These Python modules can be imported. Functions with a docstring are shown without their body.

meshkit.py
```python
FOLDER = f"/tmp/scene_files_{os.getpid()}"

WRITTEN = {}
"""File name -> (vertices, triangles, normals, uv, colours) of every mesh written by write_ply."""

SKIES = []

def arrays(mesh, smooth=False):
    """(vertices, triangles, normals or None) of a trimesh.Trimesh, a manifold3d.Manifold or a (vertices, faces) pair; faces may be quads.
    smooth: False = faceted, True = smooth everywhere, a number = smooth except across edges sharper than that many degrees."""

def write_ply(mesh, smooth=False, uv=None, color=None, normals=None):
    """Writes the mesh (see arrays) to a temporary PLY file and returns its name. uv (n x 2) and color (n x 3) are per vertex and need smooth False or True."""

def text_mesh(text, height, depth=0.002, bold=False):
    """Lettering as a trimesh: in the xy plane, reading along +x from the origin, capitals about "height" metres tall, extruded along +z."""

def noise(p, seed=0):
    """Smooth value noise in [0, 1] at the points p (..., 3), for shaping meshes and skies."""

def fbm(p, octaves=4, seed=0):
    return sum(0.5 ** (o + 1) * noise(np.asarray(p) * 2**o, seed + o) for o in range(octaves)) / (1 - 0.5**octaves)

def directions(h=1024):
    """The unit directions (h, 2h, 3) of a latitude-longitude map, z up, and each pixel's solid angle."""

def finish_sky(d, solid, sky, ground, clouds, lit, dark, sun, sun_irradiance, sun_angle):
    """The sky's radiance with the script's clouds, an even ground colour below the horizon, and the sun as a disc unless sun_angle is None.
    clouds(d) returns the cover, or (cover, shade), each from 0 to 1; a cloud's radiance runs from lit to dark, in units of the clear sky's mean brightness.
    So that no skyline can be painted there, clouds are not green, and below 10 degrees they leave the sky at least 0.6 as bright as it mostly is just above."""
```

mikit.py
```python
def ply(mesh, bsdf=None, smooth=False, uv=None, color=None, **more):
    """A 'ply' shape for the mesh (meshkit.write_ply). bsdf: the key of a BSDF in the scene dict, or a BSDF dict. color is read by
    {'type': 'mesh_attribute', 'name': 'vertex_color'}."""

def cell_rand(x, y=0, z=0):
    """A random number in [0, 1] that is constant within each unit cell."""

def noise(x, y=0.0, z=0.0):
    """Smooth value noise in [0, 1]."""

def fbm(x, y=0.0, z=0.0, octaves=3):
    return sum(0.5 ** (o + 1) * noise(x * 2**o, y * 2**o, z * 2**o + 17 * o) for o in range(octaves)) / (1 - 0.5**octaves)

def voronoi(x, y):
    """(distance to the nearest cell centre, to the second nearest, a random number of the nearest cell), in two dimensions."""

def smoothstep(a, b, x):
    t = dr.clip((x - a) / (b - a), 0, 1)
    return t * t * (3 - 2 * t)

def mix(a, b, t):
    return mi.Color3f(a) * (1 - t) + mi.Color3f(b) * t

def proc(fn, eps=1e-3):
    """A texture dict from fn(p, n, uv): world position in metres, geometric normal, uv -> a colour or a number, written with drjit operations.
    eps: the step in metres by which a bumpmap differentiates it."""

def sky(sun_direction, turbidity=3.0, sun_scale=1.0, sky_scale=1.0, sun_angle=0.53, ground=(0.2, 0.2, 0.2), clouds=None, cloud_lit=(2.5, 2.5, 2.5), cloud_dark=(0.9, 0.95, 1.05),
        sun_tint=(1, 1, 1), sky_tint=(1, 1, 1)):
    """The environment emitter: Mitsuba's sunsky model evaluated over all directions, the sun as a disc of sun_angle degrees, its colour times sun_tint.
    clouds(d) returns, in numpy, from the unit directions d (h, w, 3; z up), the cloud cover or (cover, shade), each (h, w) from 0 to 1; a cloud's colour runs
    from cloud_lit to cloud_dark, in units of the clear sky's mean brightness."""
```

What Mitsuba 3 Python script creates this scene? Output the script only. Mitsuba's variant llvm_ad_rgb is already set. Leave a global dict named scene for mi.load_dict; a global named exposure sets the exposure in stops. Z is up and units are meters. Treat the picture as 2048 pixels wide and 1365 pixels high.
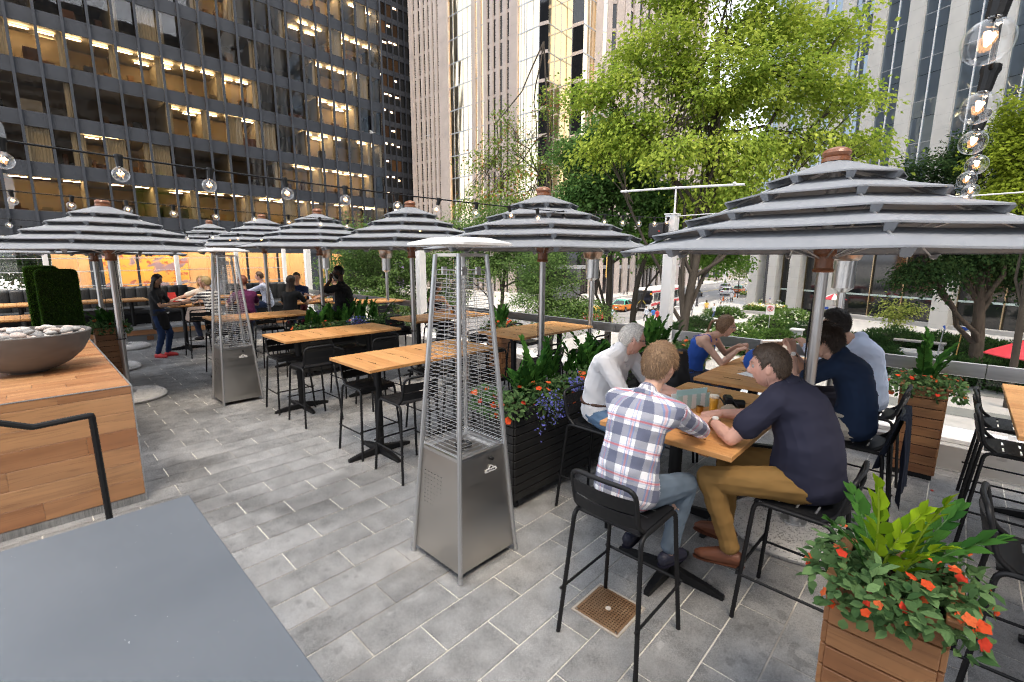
import math, random
import numpy as np, trimesh, manifold3d as m3
import drjit as dr, mitsuba as mi
import mikit, meshkit
from mikit import proc, noise, fbm, voronoi, cell_rand, smoothstep, mix
from shapely.geometry import Polygon, box as sbox

# ---------------------------------------------------------------- camera, sky, exposure
# x runs along the long tile joints (away to the right), y along the short ones (away to the left), z up, terrace floor at 0
T = mi.ScalarTransform4f
CAM = np.array([0.0, 0.0, 2.1])
FWD = np.array([0.71266816, 0.67992844, -0.17263085])
UP = np.array([0.12112, 0.12302, 0.98497])
scene, labels = {}, {}
scene['camera'] = {'type': 'perspective', 'fov': 95.29, 'fov_axis': 'x', 'near_clip': 0.05, 'far_clip': 2000.0,
                   'to_world': T().look_at(origin=CAM.tolist(), target=(CAM + FWD).tolist(), up=UP.tolist())}
exposure = 3.5
def cloud_cover(d):
    n = meshkit.fbm(d * 3.0 + 5.0, 4, 3)
    return np.ones(d.shape[:2]), np.clip((n - 0.45) * 2.2, 0, 1) * 0.8
scene['sky'] = mikit.sky((-0.25, -0.45, 0.86), turbidity=4, sun_scale=0.22, sun_angle=25, sky_scale=1.0,
                         clouds=cloud_cover, cloud_lit=(1.50, 1.57, 1.70), cloud_dark=(0.93, 0.99, 1.10))
scene['sky']['sampling_weight'] = 30.0

# ---------------------------------------------------------------- mesh helpers
PI = math.pi
def nrm(v): return v / np.maximum(np.linalg.norm(v, axis=-1, keepdims=True), 1e-9)
rng = np.random.default_rng(7)
RND = random.Random(11)
def A(*v): return np.array(v, float)
def vf(m):
    if isinstance(m, tuple): return m
    if hasattr(m, 'to_mesh'):
        q = m.to_mesh(); return np.asarray(q.vert_properties[:, :3], float), np.asarray(q.tri_verts, int)
    return np.asarray(m.vertices, float), np.asarray(m.faces, int)
def cat(*ms):
    ms = [vf(m) for m in (ms[0] if len(ms) == 1 and isinstance(ms[0], list) else ms)]
    n = np.cumsum([0] + [len(m[0]) for m in ms])
    return np.vstack([m[0] for m in ms]), np.vstack([m[1] + k for m, k in zip(ms, n)])
def move(m, t=(0, 0, 0), rz=0.0, s=1.0, R=None):
    v, f = vf(m); v = v * s
    if R is not None: v = v @ np.asarray(R).T
    if rz:
        c, si = math.cos(rz), math.sin(rz); v = v @ np.array([[c, si, 0], [-si, c, 0], [0, 0, 1]])
    return v + np.asarray(t, float), f
BF = np.array([[0, 2, 1], [0, 3, 2], [4, 5, 6], [4, 6, 7], [0, 1, 5], [0, 5, 4], [1, 2, 6], [1, 6, 5], [2, 3, 7], [2, 7, 6], [3, 0, 4], [3, 4, 7]])
def bx(lo, hi):
    (a, b, c), (d, e, g) = lo, hi
    return np.array([[a, b, c], [d, b, c], [d, e, c], [a, e, c], [a, b, g], [d, b, g], [d, e, g], [a, e, g]], float), BF
def hull(pts):
    m = trimesh.convex.convex_hull(np.asarray(pts, float)); return np.asarray(m.vertices), np.asarray(m.faces)
def cb(lo, hi, b=0.004):
    lo, hi = np.minimum(lo, hi).astype(float), np.maximum(lo, hi).astype(float); b = min(b, 0.45 * (hi - lo).min())
    p = []
    for i in range(8):
        c = np.array([hi[k] if i >> k & 1 else lo[k] for k in range(3)]); s = np.array([-1 if i >> k & 1 else 1 for k in range(3)])
        for k in range(3):
            q = c + s * b; q[k] = c[k]; p.append(q)
    return hull(p)
def frame(d):
    d = d / np.linalg.norm(d); a = A(0, 0, 1) if abs(d[2]) < 0.9 else A(1, 0, 0)
    x = np.cross(a, d); x /= np.linalg.norm(x); return x, np.cross(d, x)
def tube(P, r, n=8, closed=False, caps=True):
    P = np.asarray(P, float); k = len(P); r = np.broadcast_to(np.asarray(r, float), (k,))
    if closed: D = np.roll(P, -1, 0) - np.roll(P, 1, 0)
    else: D = np.gradient(P, axis=0)
    D = D / np.maximum(np.linalg.norm(D, axis=1, keepdims=True), 1e-12)
    x, y = frame(D[0]); V = []
    a = np.arange(n) * 2 * PI / n
    for i in range(k):
        x = x - D[i] * (x @ D[i]); x /= np.linalg.norm(x); y = np.cross(D[i], x)
        V.append(P[i] + r[i] * (np.cos(a)[:, None] * x + np.sin(a)[:, None] * y))
    V = np.vstack(V); F = []
    j = np.arange(n); j2 = (j + 1) % n
    for i in range(k if closed else k - 1):
        o, q = i * n, ((i + 1) % k) * n
        F += [np.stack([o + j, o + j2, q + j2], 1), np.stack([o + j, q + j2, q + j], 1)]
    if caps and not closed:
        V = np.vstack([V, P[0], P[-1]]); e = k * n
        F += [np.stack([j2, j, j * 0 + e], 1), np.stack([(k - 1) * n + j, (k - 1) * n + j2, j * 0 + e + 1], 1)]
    return V, np.vstack(F)
def arc(P, rad, n=5, closed=False):
    """polyline with its corners rounded"""
    P = [A(*p) for p in P]; out = []; m = len(P)
    for i in range(m):
        if not closed and i in (0, m - 1): out.append(P[i]); continue
        a, b, c = P[i - 1], P[i], P[(i + 1) % m]
        u, v = (a - b) / np.linalg.norm(a - b), (c - b) / np.linalg.norm(c - b)
        q = min(rad, 0.49 * np.linalg.norm(a - b), 0.49 * np.linalg.norm(c - b))
        for t in np.linspace(0, 1, n):
            out.append((1 - t) ** 2 * (b + u * q) + 2 * t * (1 - t) * b + t * t * (b + v * q))
    return np.array(out)
def lathe(prof, n=24, c=(0, 0, 0)):
    prof = np.asarray(prof, float); a = np.arange(n) * 2 * PI / n; k = len(prof)
    V = np.vstack([np.stack([p[0] * np.cos(a), p[0] * np.sin(a), np.full(n, p[1])], 1) for p in prof]) + np.asarray(c, float)
    j = np.arange(n); j2 = (j + 1) % n; F = []
    for i in range(k - 1):
        o, q = i * n, (i + 1) * n; F += [np.stack([o + j, o + j2, q + j2], 1), np.stack([o + j, q + j2, q + j], 1)]
    return V, np.vstack(F)
def prism(poly, h, z=0.0):
    poly = poly if isinstance(poly, Polygon) else Polygon(poly)
    m = trimesh.creation.extrude_polygon(poly, h, engine='earcut'); return np.asarray(m.vertices) + [0, 0, z], np.asarray(m.faces)
def quad(a, b, c, d): return np.array([a, b, c, d], float), np.array([[0, 1, 2], [0, 2, 3]])
def grid_quad(a, b, c, d, n=4, bulge=0.0, nrm=None):
    a, b, c, d = map(np.asarray, (a, b, c, d)); u, v = np.meshgrid(np.linspace(0, 1, n), np.linspace(0, 1, n), indexing='ij')
    u, v = u.reshape(-1, 1), v.reshape(-1, 1); P = (a * (1 - u) + b * u) * (1 - v) + (d * (1 - u) + c * u) * v
    if bulge: P = P + np.asarray(nrm) * bulge * (1 - (2 * u - 1) ** 2) * (1 - (2 * v - 1) ** 2)
    i = np.arange(n * n).reshape(n, n); p, q, r, s = i[:-1, :-1].ravel(), i[1:, :-1].ravel(), i[1:, 1:].ravel(), i[:-1, 1:].ravel()
    return P, np.vstack([np.stack([p, q, r], 1), np.stack([p, r, s], 1)])
def sphere(c, r, sub=2):
    m = trimesh.creation.icosphere(sub); return np.asarray(m.vertices) * np.asarray(r, float) + np.asarray(c, float), np.asarray(m.faces)
def rot(axis, a):
    return np.asarray(trimesh.transformations.rotation_matrix(a, axis))[:3, :3]
# ---------------------------------------------------------------- scene helpers
_used = set()
def num(name):
    k, i = name, 0
    while k in _used: i += 1; k = f'{name}_{i:03d}'
    _used.add(k); return k
def thing(name, label, cat_, group=None):
    k = num(name); labels[k] = {'label': label, 'category': cat_}
    if group: labels[k]['group'] = group
    return k
UC = {'m_vc', 'm_vc_matte', 'm_vc_gloss', 'm_vc_metal', 'm_leaf', 'm_petal', 'm_zleaf', 'm_paint'}     # these read the piece's colour from its uv
def ply(mesh, bsdf, smooth=False, col=None, uv=None, **kw):
    v, f = vf(mesh)
    if (col is not None or uv is not None) and smooth not in (True, False):
        q = trimesh.graph.smooth_shade(trimesh.Trimesh(v, f, process=False), angle=math.radians(smooth), facet_minarea=None)
        v, f = np.asarray(q.vertices), np.asarray(q.faces); smooth = True
    if col is not None:
        col = np.broadcast_to(np.asarray(col(v) if callable(col) else col, float), (len(v), 3))
        if bsdf in UC:
            c = np.clip(col, 0, 1); uv = np.stack([np.round(c[:, 1] * 511) * 2 + 0.25 + c[:, 0], c[:, 2]], 1); col = None
    if callable(uv): uv = uv(v)
    elif uv is not None: uv = np.broadcast_to(np.asarray(uv, float), (len(v), 2))
    return mikit.ply((v, f), bsdf, smooth=smooth, uv=uv, color=col, **kw)
def put(key, mesh, bsdf, smooth=False, **kw):
    scene[key] = ply(mesh, bsdf, smooth, **kw); _used.add(key); return key
def part(parent, name, mesh, bsdf, smooth=False, **kw):
    return put(num(parent + '__' + name), mesh, bsdf, smooth, **kw)
def struct(name, mesh, bsdf, smooth=False, label=None, **kw):
    k = put(num(name), mesh, bsdf, smooth, **kw); labels[k] = {'kind': 'structure'}
    if label: labels[k]['label'] = label
    return k
def one(name, label, cat_, mesh, bsdf, smooth=False, group=None, **kw):
    k = thing(name, label, cat_, group); put(k, mesh, bsdf, smooth, **kw); return k
def copy_of(root, to_world, label, group=None, name=None):
    """a copy of a thing with its parts (built round the origin) under the next number"""
    k = thing(name or root, label, labels[root]['category'], group or labels[root].get('group'))
    for c in [c for c in list(scene) if c == root or c.startswith(root + '__')]:
        scene[k + c[len(root):]] = {**scene[c], 'to_world': to_world}; _used.add(k + c[len(root):])
        if c in labels and c != root: labels[k + c[len(root):]] = dict(labels[c])
    return k
def emitter(c, w=0.05): return {'type': 'area', 'radiance': rgb(*c), 'sampling_weight': w}
def place(x, y, z=0.0, rz=0.0, s=1.0):
    return T().translate([x, y, z]).rotate([0, 0, 1], math.degrees(rz)).scale(s)
def set_place(root, tw):
    for c in [c for c in list(scene) if c == root or c.startswith(root + '__')]: scene[c]['to_world'] = tw
# ---------------------------------------------------------------- materials
def rgb(*c): return {'type': 'rgb', 'value': list(c[0]) if len(c) == 1 else list(c)}
VA = {'type': 'mesh_attribute', 'name': 'vertex_color'}
def piece_colour(p, n, uv): g = dr.floor(uv.x / 2); return mi.Color3f(uv.x - 2 * g - 0.25, g / 511.0, uv.y)
VC = proc(piece_colour)
def mat(name, base, rough=0.6, **kw):
    d = {'type': 'principled', 'base_color': base if isinstance(base, dict) else rgb(base), 'roughness': rough, 'specular': kw.pop('specular', 0.5), **kw}
    scene[name] = {'type': 'twosided', 'bsdf': d}
def bumped(name, inner, fn, eps=1e-3, scale=1.0):
    scene[name] = {'type': 'twosided', 'bsdf': {'type': 'bumpmap', 'arbitrary': proc(fn, eps), 'scale': scale, 'bsdf': inner}}
mat('m_vc', VC, 0.6); mat('m_vc_matte', VC, 0.9, specular=0.2); mat('m_vc_gloss', VC, 0.25); mat('m_vc_metal', VC, 0.3, metallic=1.0)
scene['m_skin'] = {'type': 'twosided', 'bsdf': {'type': 'principled', 'base_color': VA, 'roughness': 0.5, 'specular': 0.35, 'sheen': 0.15}}
def cloth_bump(p, n, uv): return 0.0014 * fbm(p.x * 26 + p.z * 9, p.y * 26 - p.z * 7, p.z * 22, 3) + 0.0003 * noise(p.x * 500, p.y * 500, p.z * 500)
mat('m_eye', VA, 0.2)
bumped('m_cloth', {'type': 'principled', 'base_color': VA, 'roughness': 0.85, 'specular': 0.2, 'sheen': 0.3}, cloth_bump, 2e-3, 1.0)
mat('m_black', (0.009, 0.0095, 0.011), 0.46, specular=0.32)
mat('m_steel', (0.62, 0.62, 0.62), 0.28, metallic=1.0)
mat('m_white', (0.8, 0.8, 0.8), 0.45)
mat('m_alu', (0.55, 0.56, 0.57), 0.42, metallic=0.85)
scene['m_pane'] = {'type': 'thindielectric', 'int_ior': 1.5}
scene['m_bronze'] = {'type': 'thindielectric', 'int_ior': 1.6, 'specular_transmittance': rgb(0.52, 0.46, 0.38)}
scene['m_glass'] = {'type': 'dielectric', 'int_ior': 1.5}
scene['m_leaf'] = {'type': 'principledthin', 'base_color': VC, 'roughness': 0.45, 'diff_trans': 0.75, 'spec_trans': 0.0, 'eta': 1.4}
def stone_fn(p, n, uv):
    t = cell_rand(uv.x * 997 + 3, uv.y * 991, 2)
    g = fbm(p.x * 9 + uv.x * 50, p.y * 9 + uv.y * 70, p.z * 9, 4); s = noise(p.x * 330, p.y * 330, 5); s2 = noise(p.x * 120, p.y * 120, 8)
    vein = smoothstep(0.78, 0.9, fbm(p.x * 5 + uv.x * 90 + 2.5 * fbm(p.x * 6, p.y * 6, 3), p.y * 13, 4, 3))
    grime = smoothstep(0.42, 0.72, fbm(p.x * 1.3 + 4, p.y * 1.3, 9, 4))
    b = (0.245 + 0.06 * (t - 0.5) + 0.17 * (g - 0.5) + 0.15 * (s - 0.5) + 0.05 * (s2 - 0.5) + 0.09 * vein) * (1 - 0.40 * grime) * (1 - 0.22 * smoothstep(0.80, 0.84, noise(p.x * 19, p.y * 19, 6)) * smoothstep(0.5, 0.7, fbm(p.x * 2.2, p.y * 2.2, 4, 2)))
    return mi.Color3f(b * 0.99, b * 1.0, b * 1.01)
scene['m_paver'] = {'type': 'twosided', 'bsdf': {'type': 'principled', 'base_color': proc(stone_fn), 'roughness': 0.62, 'specular': 0.4}}
mat('m_grout', proc(lambda p, n, uv: mi.Color3f(0.66, 0.63, 0.58) * (1 - 0.55 * smoothstep(0.45, 0.75, fbm(p.x * 2.1 + 7, p.y * 2.1, 3, 3)))), 0.9)
def wood(c0, c1, c2, spread):
    def fn(p, n, uv):   # uv.x metres along the grain + a random offset per board, uv.y metres across + its own
        t = cell_rand(dr.floor(uv.x / 16), dr.floor(uv.y / 16), 4)
        w = fbm(uv.x * 1.6, uv.y * 16, 1, 3)
        g = fbm(uv.x * 5 + 3 * w, uv.y * 130 + 9 * w, 2, 3)
        ring = 0.5 + 0.5 * dr.sin((uv.y * 60 + 14 * w))
        c = mix(c0, c1, dr.clip(0.15 + 0.75 * t * spread + 0.35 * (w - 0.5), 0, 1))
        return mix(c, c2, dr.clip(0.45 * ring * smoothstep(0.35, 0.7, w) + 0.5 * smoothstep(0.5, 0.85, g), 0, 1) * 0.6)
    return fn
mat('m_teak', proc(wood((0.60, 0.32, 0.125), (0.47, 0.22, 0.075), (0.33, 0.14, 0.045), 1.0)), 0.45)
mat('m_teak_dark', proc(wood((0.36, 0.155, 0.055), (0.20, 0.08, 0.03), (0.10, 0.04, 0.016), 1.2)), 0.5)
mat('m_plank', proc(wood((0.56, 0.31, 0.15), (0.34, 0.15, 0.065), (0.19, 0.085, 0.04), 1.35)), 0.30, specular=0.7)
WUV = [0]
def wuv(ax, ay):
    """uv of a board whose grain runs along axis ax; each call takes a new random cell"""
    WUV[0] += 1; k = WUV[0]; ox, oy = (k * 7 % 61) * 16.0 + 8, (k * 13 % 53) * 16.0 + 8
    return lambda v: np.stack([v[:, ax] - v[:, ax].mean() + ox, v[:, ay] + v[:, [i for i in range(3) if i not in (ax, ay)][0]] - v[:, ay].mean() - v[:, [i for i in range(3) if i not in (ax, ay)][0]].mean() + oy], 1)
# ================================================================ SETTING
G = -4.4
mat('m_concrete', proc(lambda p, n, uv: mi.Color3f(1, 0.985, 0.95) * (0.40 + 0.14 * (fbm(p.x * 0.6, p.y * 0.6, p.z, 4) - 0.5) + 0.05 * (noise(p.x * 9, p.y * 9, p.z * 9) - 0.5))), 0.85)
mat('m_asphalt', proc(lambda p, n, uv: mi.Color3f(1, 1, 1.02) * (0.20 + 0.09 * (fbm(p.x * 0.35, p.y * 1.1, 2, 4) - 0.5) + 0.03 * (noise(p.x * 14, p.y * 14, 1) - 0.5))), 0.85)
mat('m_lawn', proc(lambda p, n, uv: mix((0.05, 0.12, 0.025), (0.10, 0.2, 0.04), fbm(p.x * 1.5, p.y * 1.5, 0, 3))), 0.9)
struct('ground', quad((-700, -700, G - 0.01), (900, -700, G - 0.01), (900, 900, G - 0.01), (-700, 900, G - 0.01)), 'm_concrete')
# the street runs along direction SD; far kerb through FK
SD = A(0.992, 0.122, 0); SN = A(-0.122, 0.992, 0); FK = A(61.4, 41.6, 0)
def st(s, o, z=0.0): return FK + SD * s + SN * o + A(0, 0, G + z)     # s along the street, o from the far kerb (negative = towards us)
struct('road', quad(st(-120, -15), st(330, -15), st(330, 0), st(-120, 0)), 'm_asphalt')
for i, (o0, o1) in enumerate(((0, 40), (-26, -15))):
    v = cat(hull([st(s, o, z) for s in (-120, 330) for o in (o0, o1) for z in (-0.05, 0.13)]))
    struct('pavement', v, 'm_concrete')
lm = thing('road_marking', 'yellow and white lane lines painted on the asphalt street', 'road marking')
labels[lm]['kind'] = 'structure'; labels[lm].pop('category')
def paint(name, quads, c): part(lm, name, cat([quad(*q) for q in quads]), 'm_vc', col=c)
def lane(s0, s1, o, w): return (st(s0, o - w, 0.006), st(s1, o - w, 0.006), st(s1, o + w, 0.006), st(s0, o + w, 0.006))
paint('centre_line', [lane(-60, -4, -7.5, 0.08), lane(12, 200, -7.5, 0.08)], (0.75, 0.55, 0.12))
paint('lane_dash', [lane(a, a + 3, o, 0.06) for a in range(14, 120, 9) for o in (-3.8, -11.2)], (0.75, 0.75, 0.73))
paint('crosswalk_bar', [lane(a, a + 3.0, -0.9 - 1.5 * k, 0.3) for a in (-1, 8) for k in range(10)], (0.78, 0.78, 0.76))
# ---- terrace slab, floor tiles
FX, FY0, FY1 = 6.3, -3.4, 15.0
struct('terrace_slab', cat(bx((-6, -6, G), (6.95, 21.2, -0.03)), bx((-6, -6, -0.03), (FX, 21.2, -0.006))), 'm_grout')
tiles = []
P_Y, Y0, LX = 0.2553, 0.495, 0.5935
for k in range(-15, 57):
    y0 = Y0 + P_Y * k; off = 1.068 if k % 2 == 0 else 0.771
    for m in range(-9, 10):
        x0 = off + LX * m; x1 = x0 + LX
        if x0 < -3.5 or x0 > FX - 0.05: continue
        x1 = min(x1, FX)
        c = A(x0 + LX / 2, y0 + P_Y / 2, 0) - CAM; dep = c @ FWD
        if dep < 0.5: continue
        side = abs((c[0] * 0.691 - c[1] * 0.723) / dep)
        seen = side < 1.15 and y0 > -1.6 and -0.02 < (dep > 0) and not (x0 < 0.5 and 4.9 < y0 < 9.6) and not (x0 < 0.38 and y0 < 2.4)
        if abs(x0 - 2.2) < 0.3 and 1.1 < y0 < 1.5: pass
        tiles.append((0 if seen else 1, dep, x0, x1, y0, y0 + P_Y, k, m))
tiles.sort()
DR = (2.08, 2.40, 1.15, 1.475)            # the drain
g = 0.0042
floor = struct('floor', bx((-3.5, -3.4, -0.005), (FX, 15.2, -0.0045)), 'm_grout')
rest = []; nt = 0
TT = random.Random(3)
for q, (s_, d_, xa, xb, ya, yb, k, m) in enumerate(tiles):
    top = TT.uniform(0.0, 0.0012); poly = sbox(xa + g, ya + g, xb - g, yb - g)
    if xa < DR[1] and xb > DR[0] and ya < DR[3] and yb > DR[2]: poly = poly.difference(sbox(DR[0] - 0.004, DR[2] - 0.004, DR[1] + 0.004, DR[3] + 0.004))
    for pg in getattr(poly, 'geoms', [poly]):
        if pg.is_empty or pg.area < 1e-4: continue
        h = 0.005 + top
        msh = cb((pg.bounds[0], pg.bounds[1], -0.004), (pg.bounds[2], pg.bounds[3], top), 0.0016) if abs(pg.area - pg.envelope.area) < 1e-6 else prism(pg, h, -0.004)
        uvv = (cell := ((q * 37 % 101) / 101.0, (q * 53 % 103) / 103.0))
        if nt < 298 and s_ == 0: part(floor, 'tile', msh, 'm_paver', uv=uvv); nt += 1
        else: rest.append((msh, uvv))
mm = cat([r[0] for r in rest]); uu = np.vstack([np.tile(r[1], (len(r[0][0]), 1)) for r in rest])
kf = part(floor, 'far_tile', mm, 'm_paver', uv=uu); labels[kf] = {'kind': 'stuff'}
# ---- low concrete edge, white sill, glass and steel band of the balustrade
bal = thing('glass_balustrade', 'clear glass balustrade with brushed steel top band along the terrace edge', 'balustrade')
mat('m_band', proc(lambda p, n, uv: mi.Color3f(1, 1, 1.01) * (0.52 + 0.16 * (fbm(p.x * 3, p.y * 2.2, p.z * 40, 3) - 0.5))), 0.3, metallic=1.0)
mat('m_upstand', proc(lambda p, n, uv: mi.Color3f(1, 0.99, 0.97) * (0.36 + 0.2 * (fbm(p.x * 4, p.y * 1.5, p.z * 4, 4) - 0.5) - 0.1 * smoothstep(0.7, 0.8, fbm(p.x * 8 + 3, p.y * 6, p.z * 9, 4)))), 0.7)
part(bal, 'upstand', cb((FX + 0.012, -3.4, -0.02), (6.72, 18.5, 0.26), 0.006), 'm_upstand')
part(bal, 'floor_trim', bx((FX - 0.006, -3.4, -0.004), (FX + 0.012, 18.5, 0.012)), 'm_alu')
part(bal, 'sill', cb((6.42, -3.4, 0.262), (6.9, 18.5, 0.31), 0.006), 'm_white')
BX = 6.76
for i in range(15):
    y0 = -3.2 + i * 1.45
    part(bal, 'pane', bx((BX - 0.005, y0 + 0.012, 0.312), (BX + 0.005, y0 + 1.438, 0.945)), 'm_pane') if False else part(bal, 'pane', quad((BX, y0 + 0.012, 0.312), (BX, y0 + 1.438, 0.312), (BX, y0 + 1.438, 0.93), (BX, y0 + 0.012, 0.93)), 'm_pane')
    part(bal, 'band', cb((BX - 0.02, y0 + 0.003, 0.91), (BX + 0.02, y0 + 1.447, 1.06), 0.004), 'm_band')
    for dy in (0.3, 1.15): part(bal, 'clip', cb((BX - 0.03, y0 + dy, 0.30), (BX + 0.03, y0 + dy + 0.06, 0.37), 0.004), 'm_steel')
def white_post(x, y, h, lab, r=0.075, rz=PI / 4 * 0):
    k = thing('white_post', lab, 'post')
    part(k, 'shaft', cb((x - r, y - r, 0.0), (x + r, y + r, h), 0.006), 'm_white')
    part(k, 'cap', cb((x - r - 0.012, y - r - 0.012, h), (x + r + 0.012, y + r + 0.012, h + 0.02), 0.004), 'm_white')
    part(k, 'foot', cb((x - r - 0.05, y - r - 0.05, 0.0), (x + r + 0.05, y + r + 0.05, 0.015), 0.004), 'm_white')
    return k
white_post(6.62, 3.13, 2.74, 'white square steel post carrying the black speaker beside the balustrade')
white_post(6.6, 9.3, 2.5, 'white square steel post behind the woman in a black camisole', 0.09)
# ---- windscreen of glass behind the banquette
ws = thing('glass_windscreen', 'tall glass windscreen standing behind the grey banquette', 'windscreen')
WY = 17.3
for i, x in enumerate((0.0, 1.02, 3.38, 4.9)): pass
xs = [-4.0, -1.6, 0.52, 1.95, 3.36, 5.0, 6.5]
for a, b in zip(xs[:-1], xs[1:]): part(ws, 'pane', quad((a + 0.05, WY, 0.9), (b - 0.05, WY, 0.9), (b - 0.05, WY, 2.45), (a + 0.05, WY, 2.45)), 'm_pane')
for x in xs: part(ws, 'post', cb((x - 0.055, WY - 0.055, 0), (x + 0.055, WY + 0.055, 2.5), 0.005), 'm_white')
part(ws, 'base_wall', cb((-4.2, WY - 0.08, 0), (6.6, WY + 0.08, 0.9), 0.005), 'm_upstand')
part(ws, 'top_rail', cb((-4.2, WY - 0.06, 2.505), (6.7, WY + 0.06, 2.6), 0.005), 'm_white')
for z in (1.35, 1.75, 2.1):
    part(ws, 'reflected_cable', tube([(-4.1, WY + 0.09, z - 0.1), (6.6, WY + 0.09, z + 0.02)], 0.011, 6), 'm_alu', True)  # tubes added to stand for the pale cable reflections in the glass
white_post(7.15, 16.9, 2.5, 'white square post at the far corner of the windscreen', 0.09)
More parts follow.
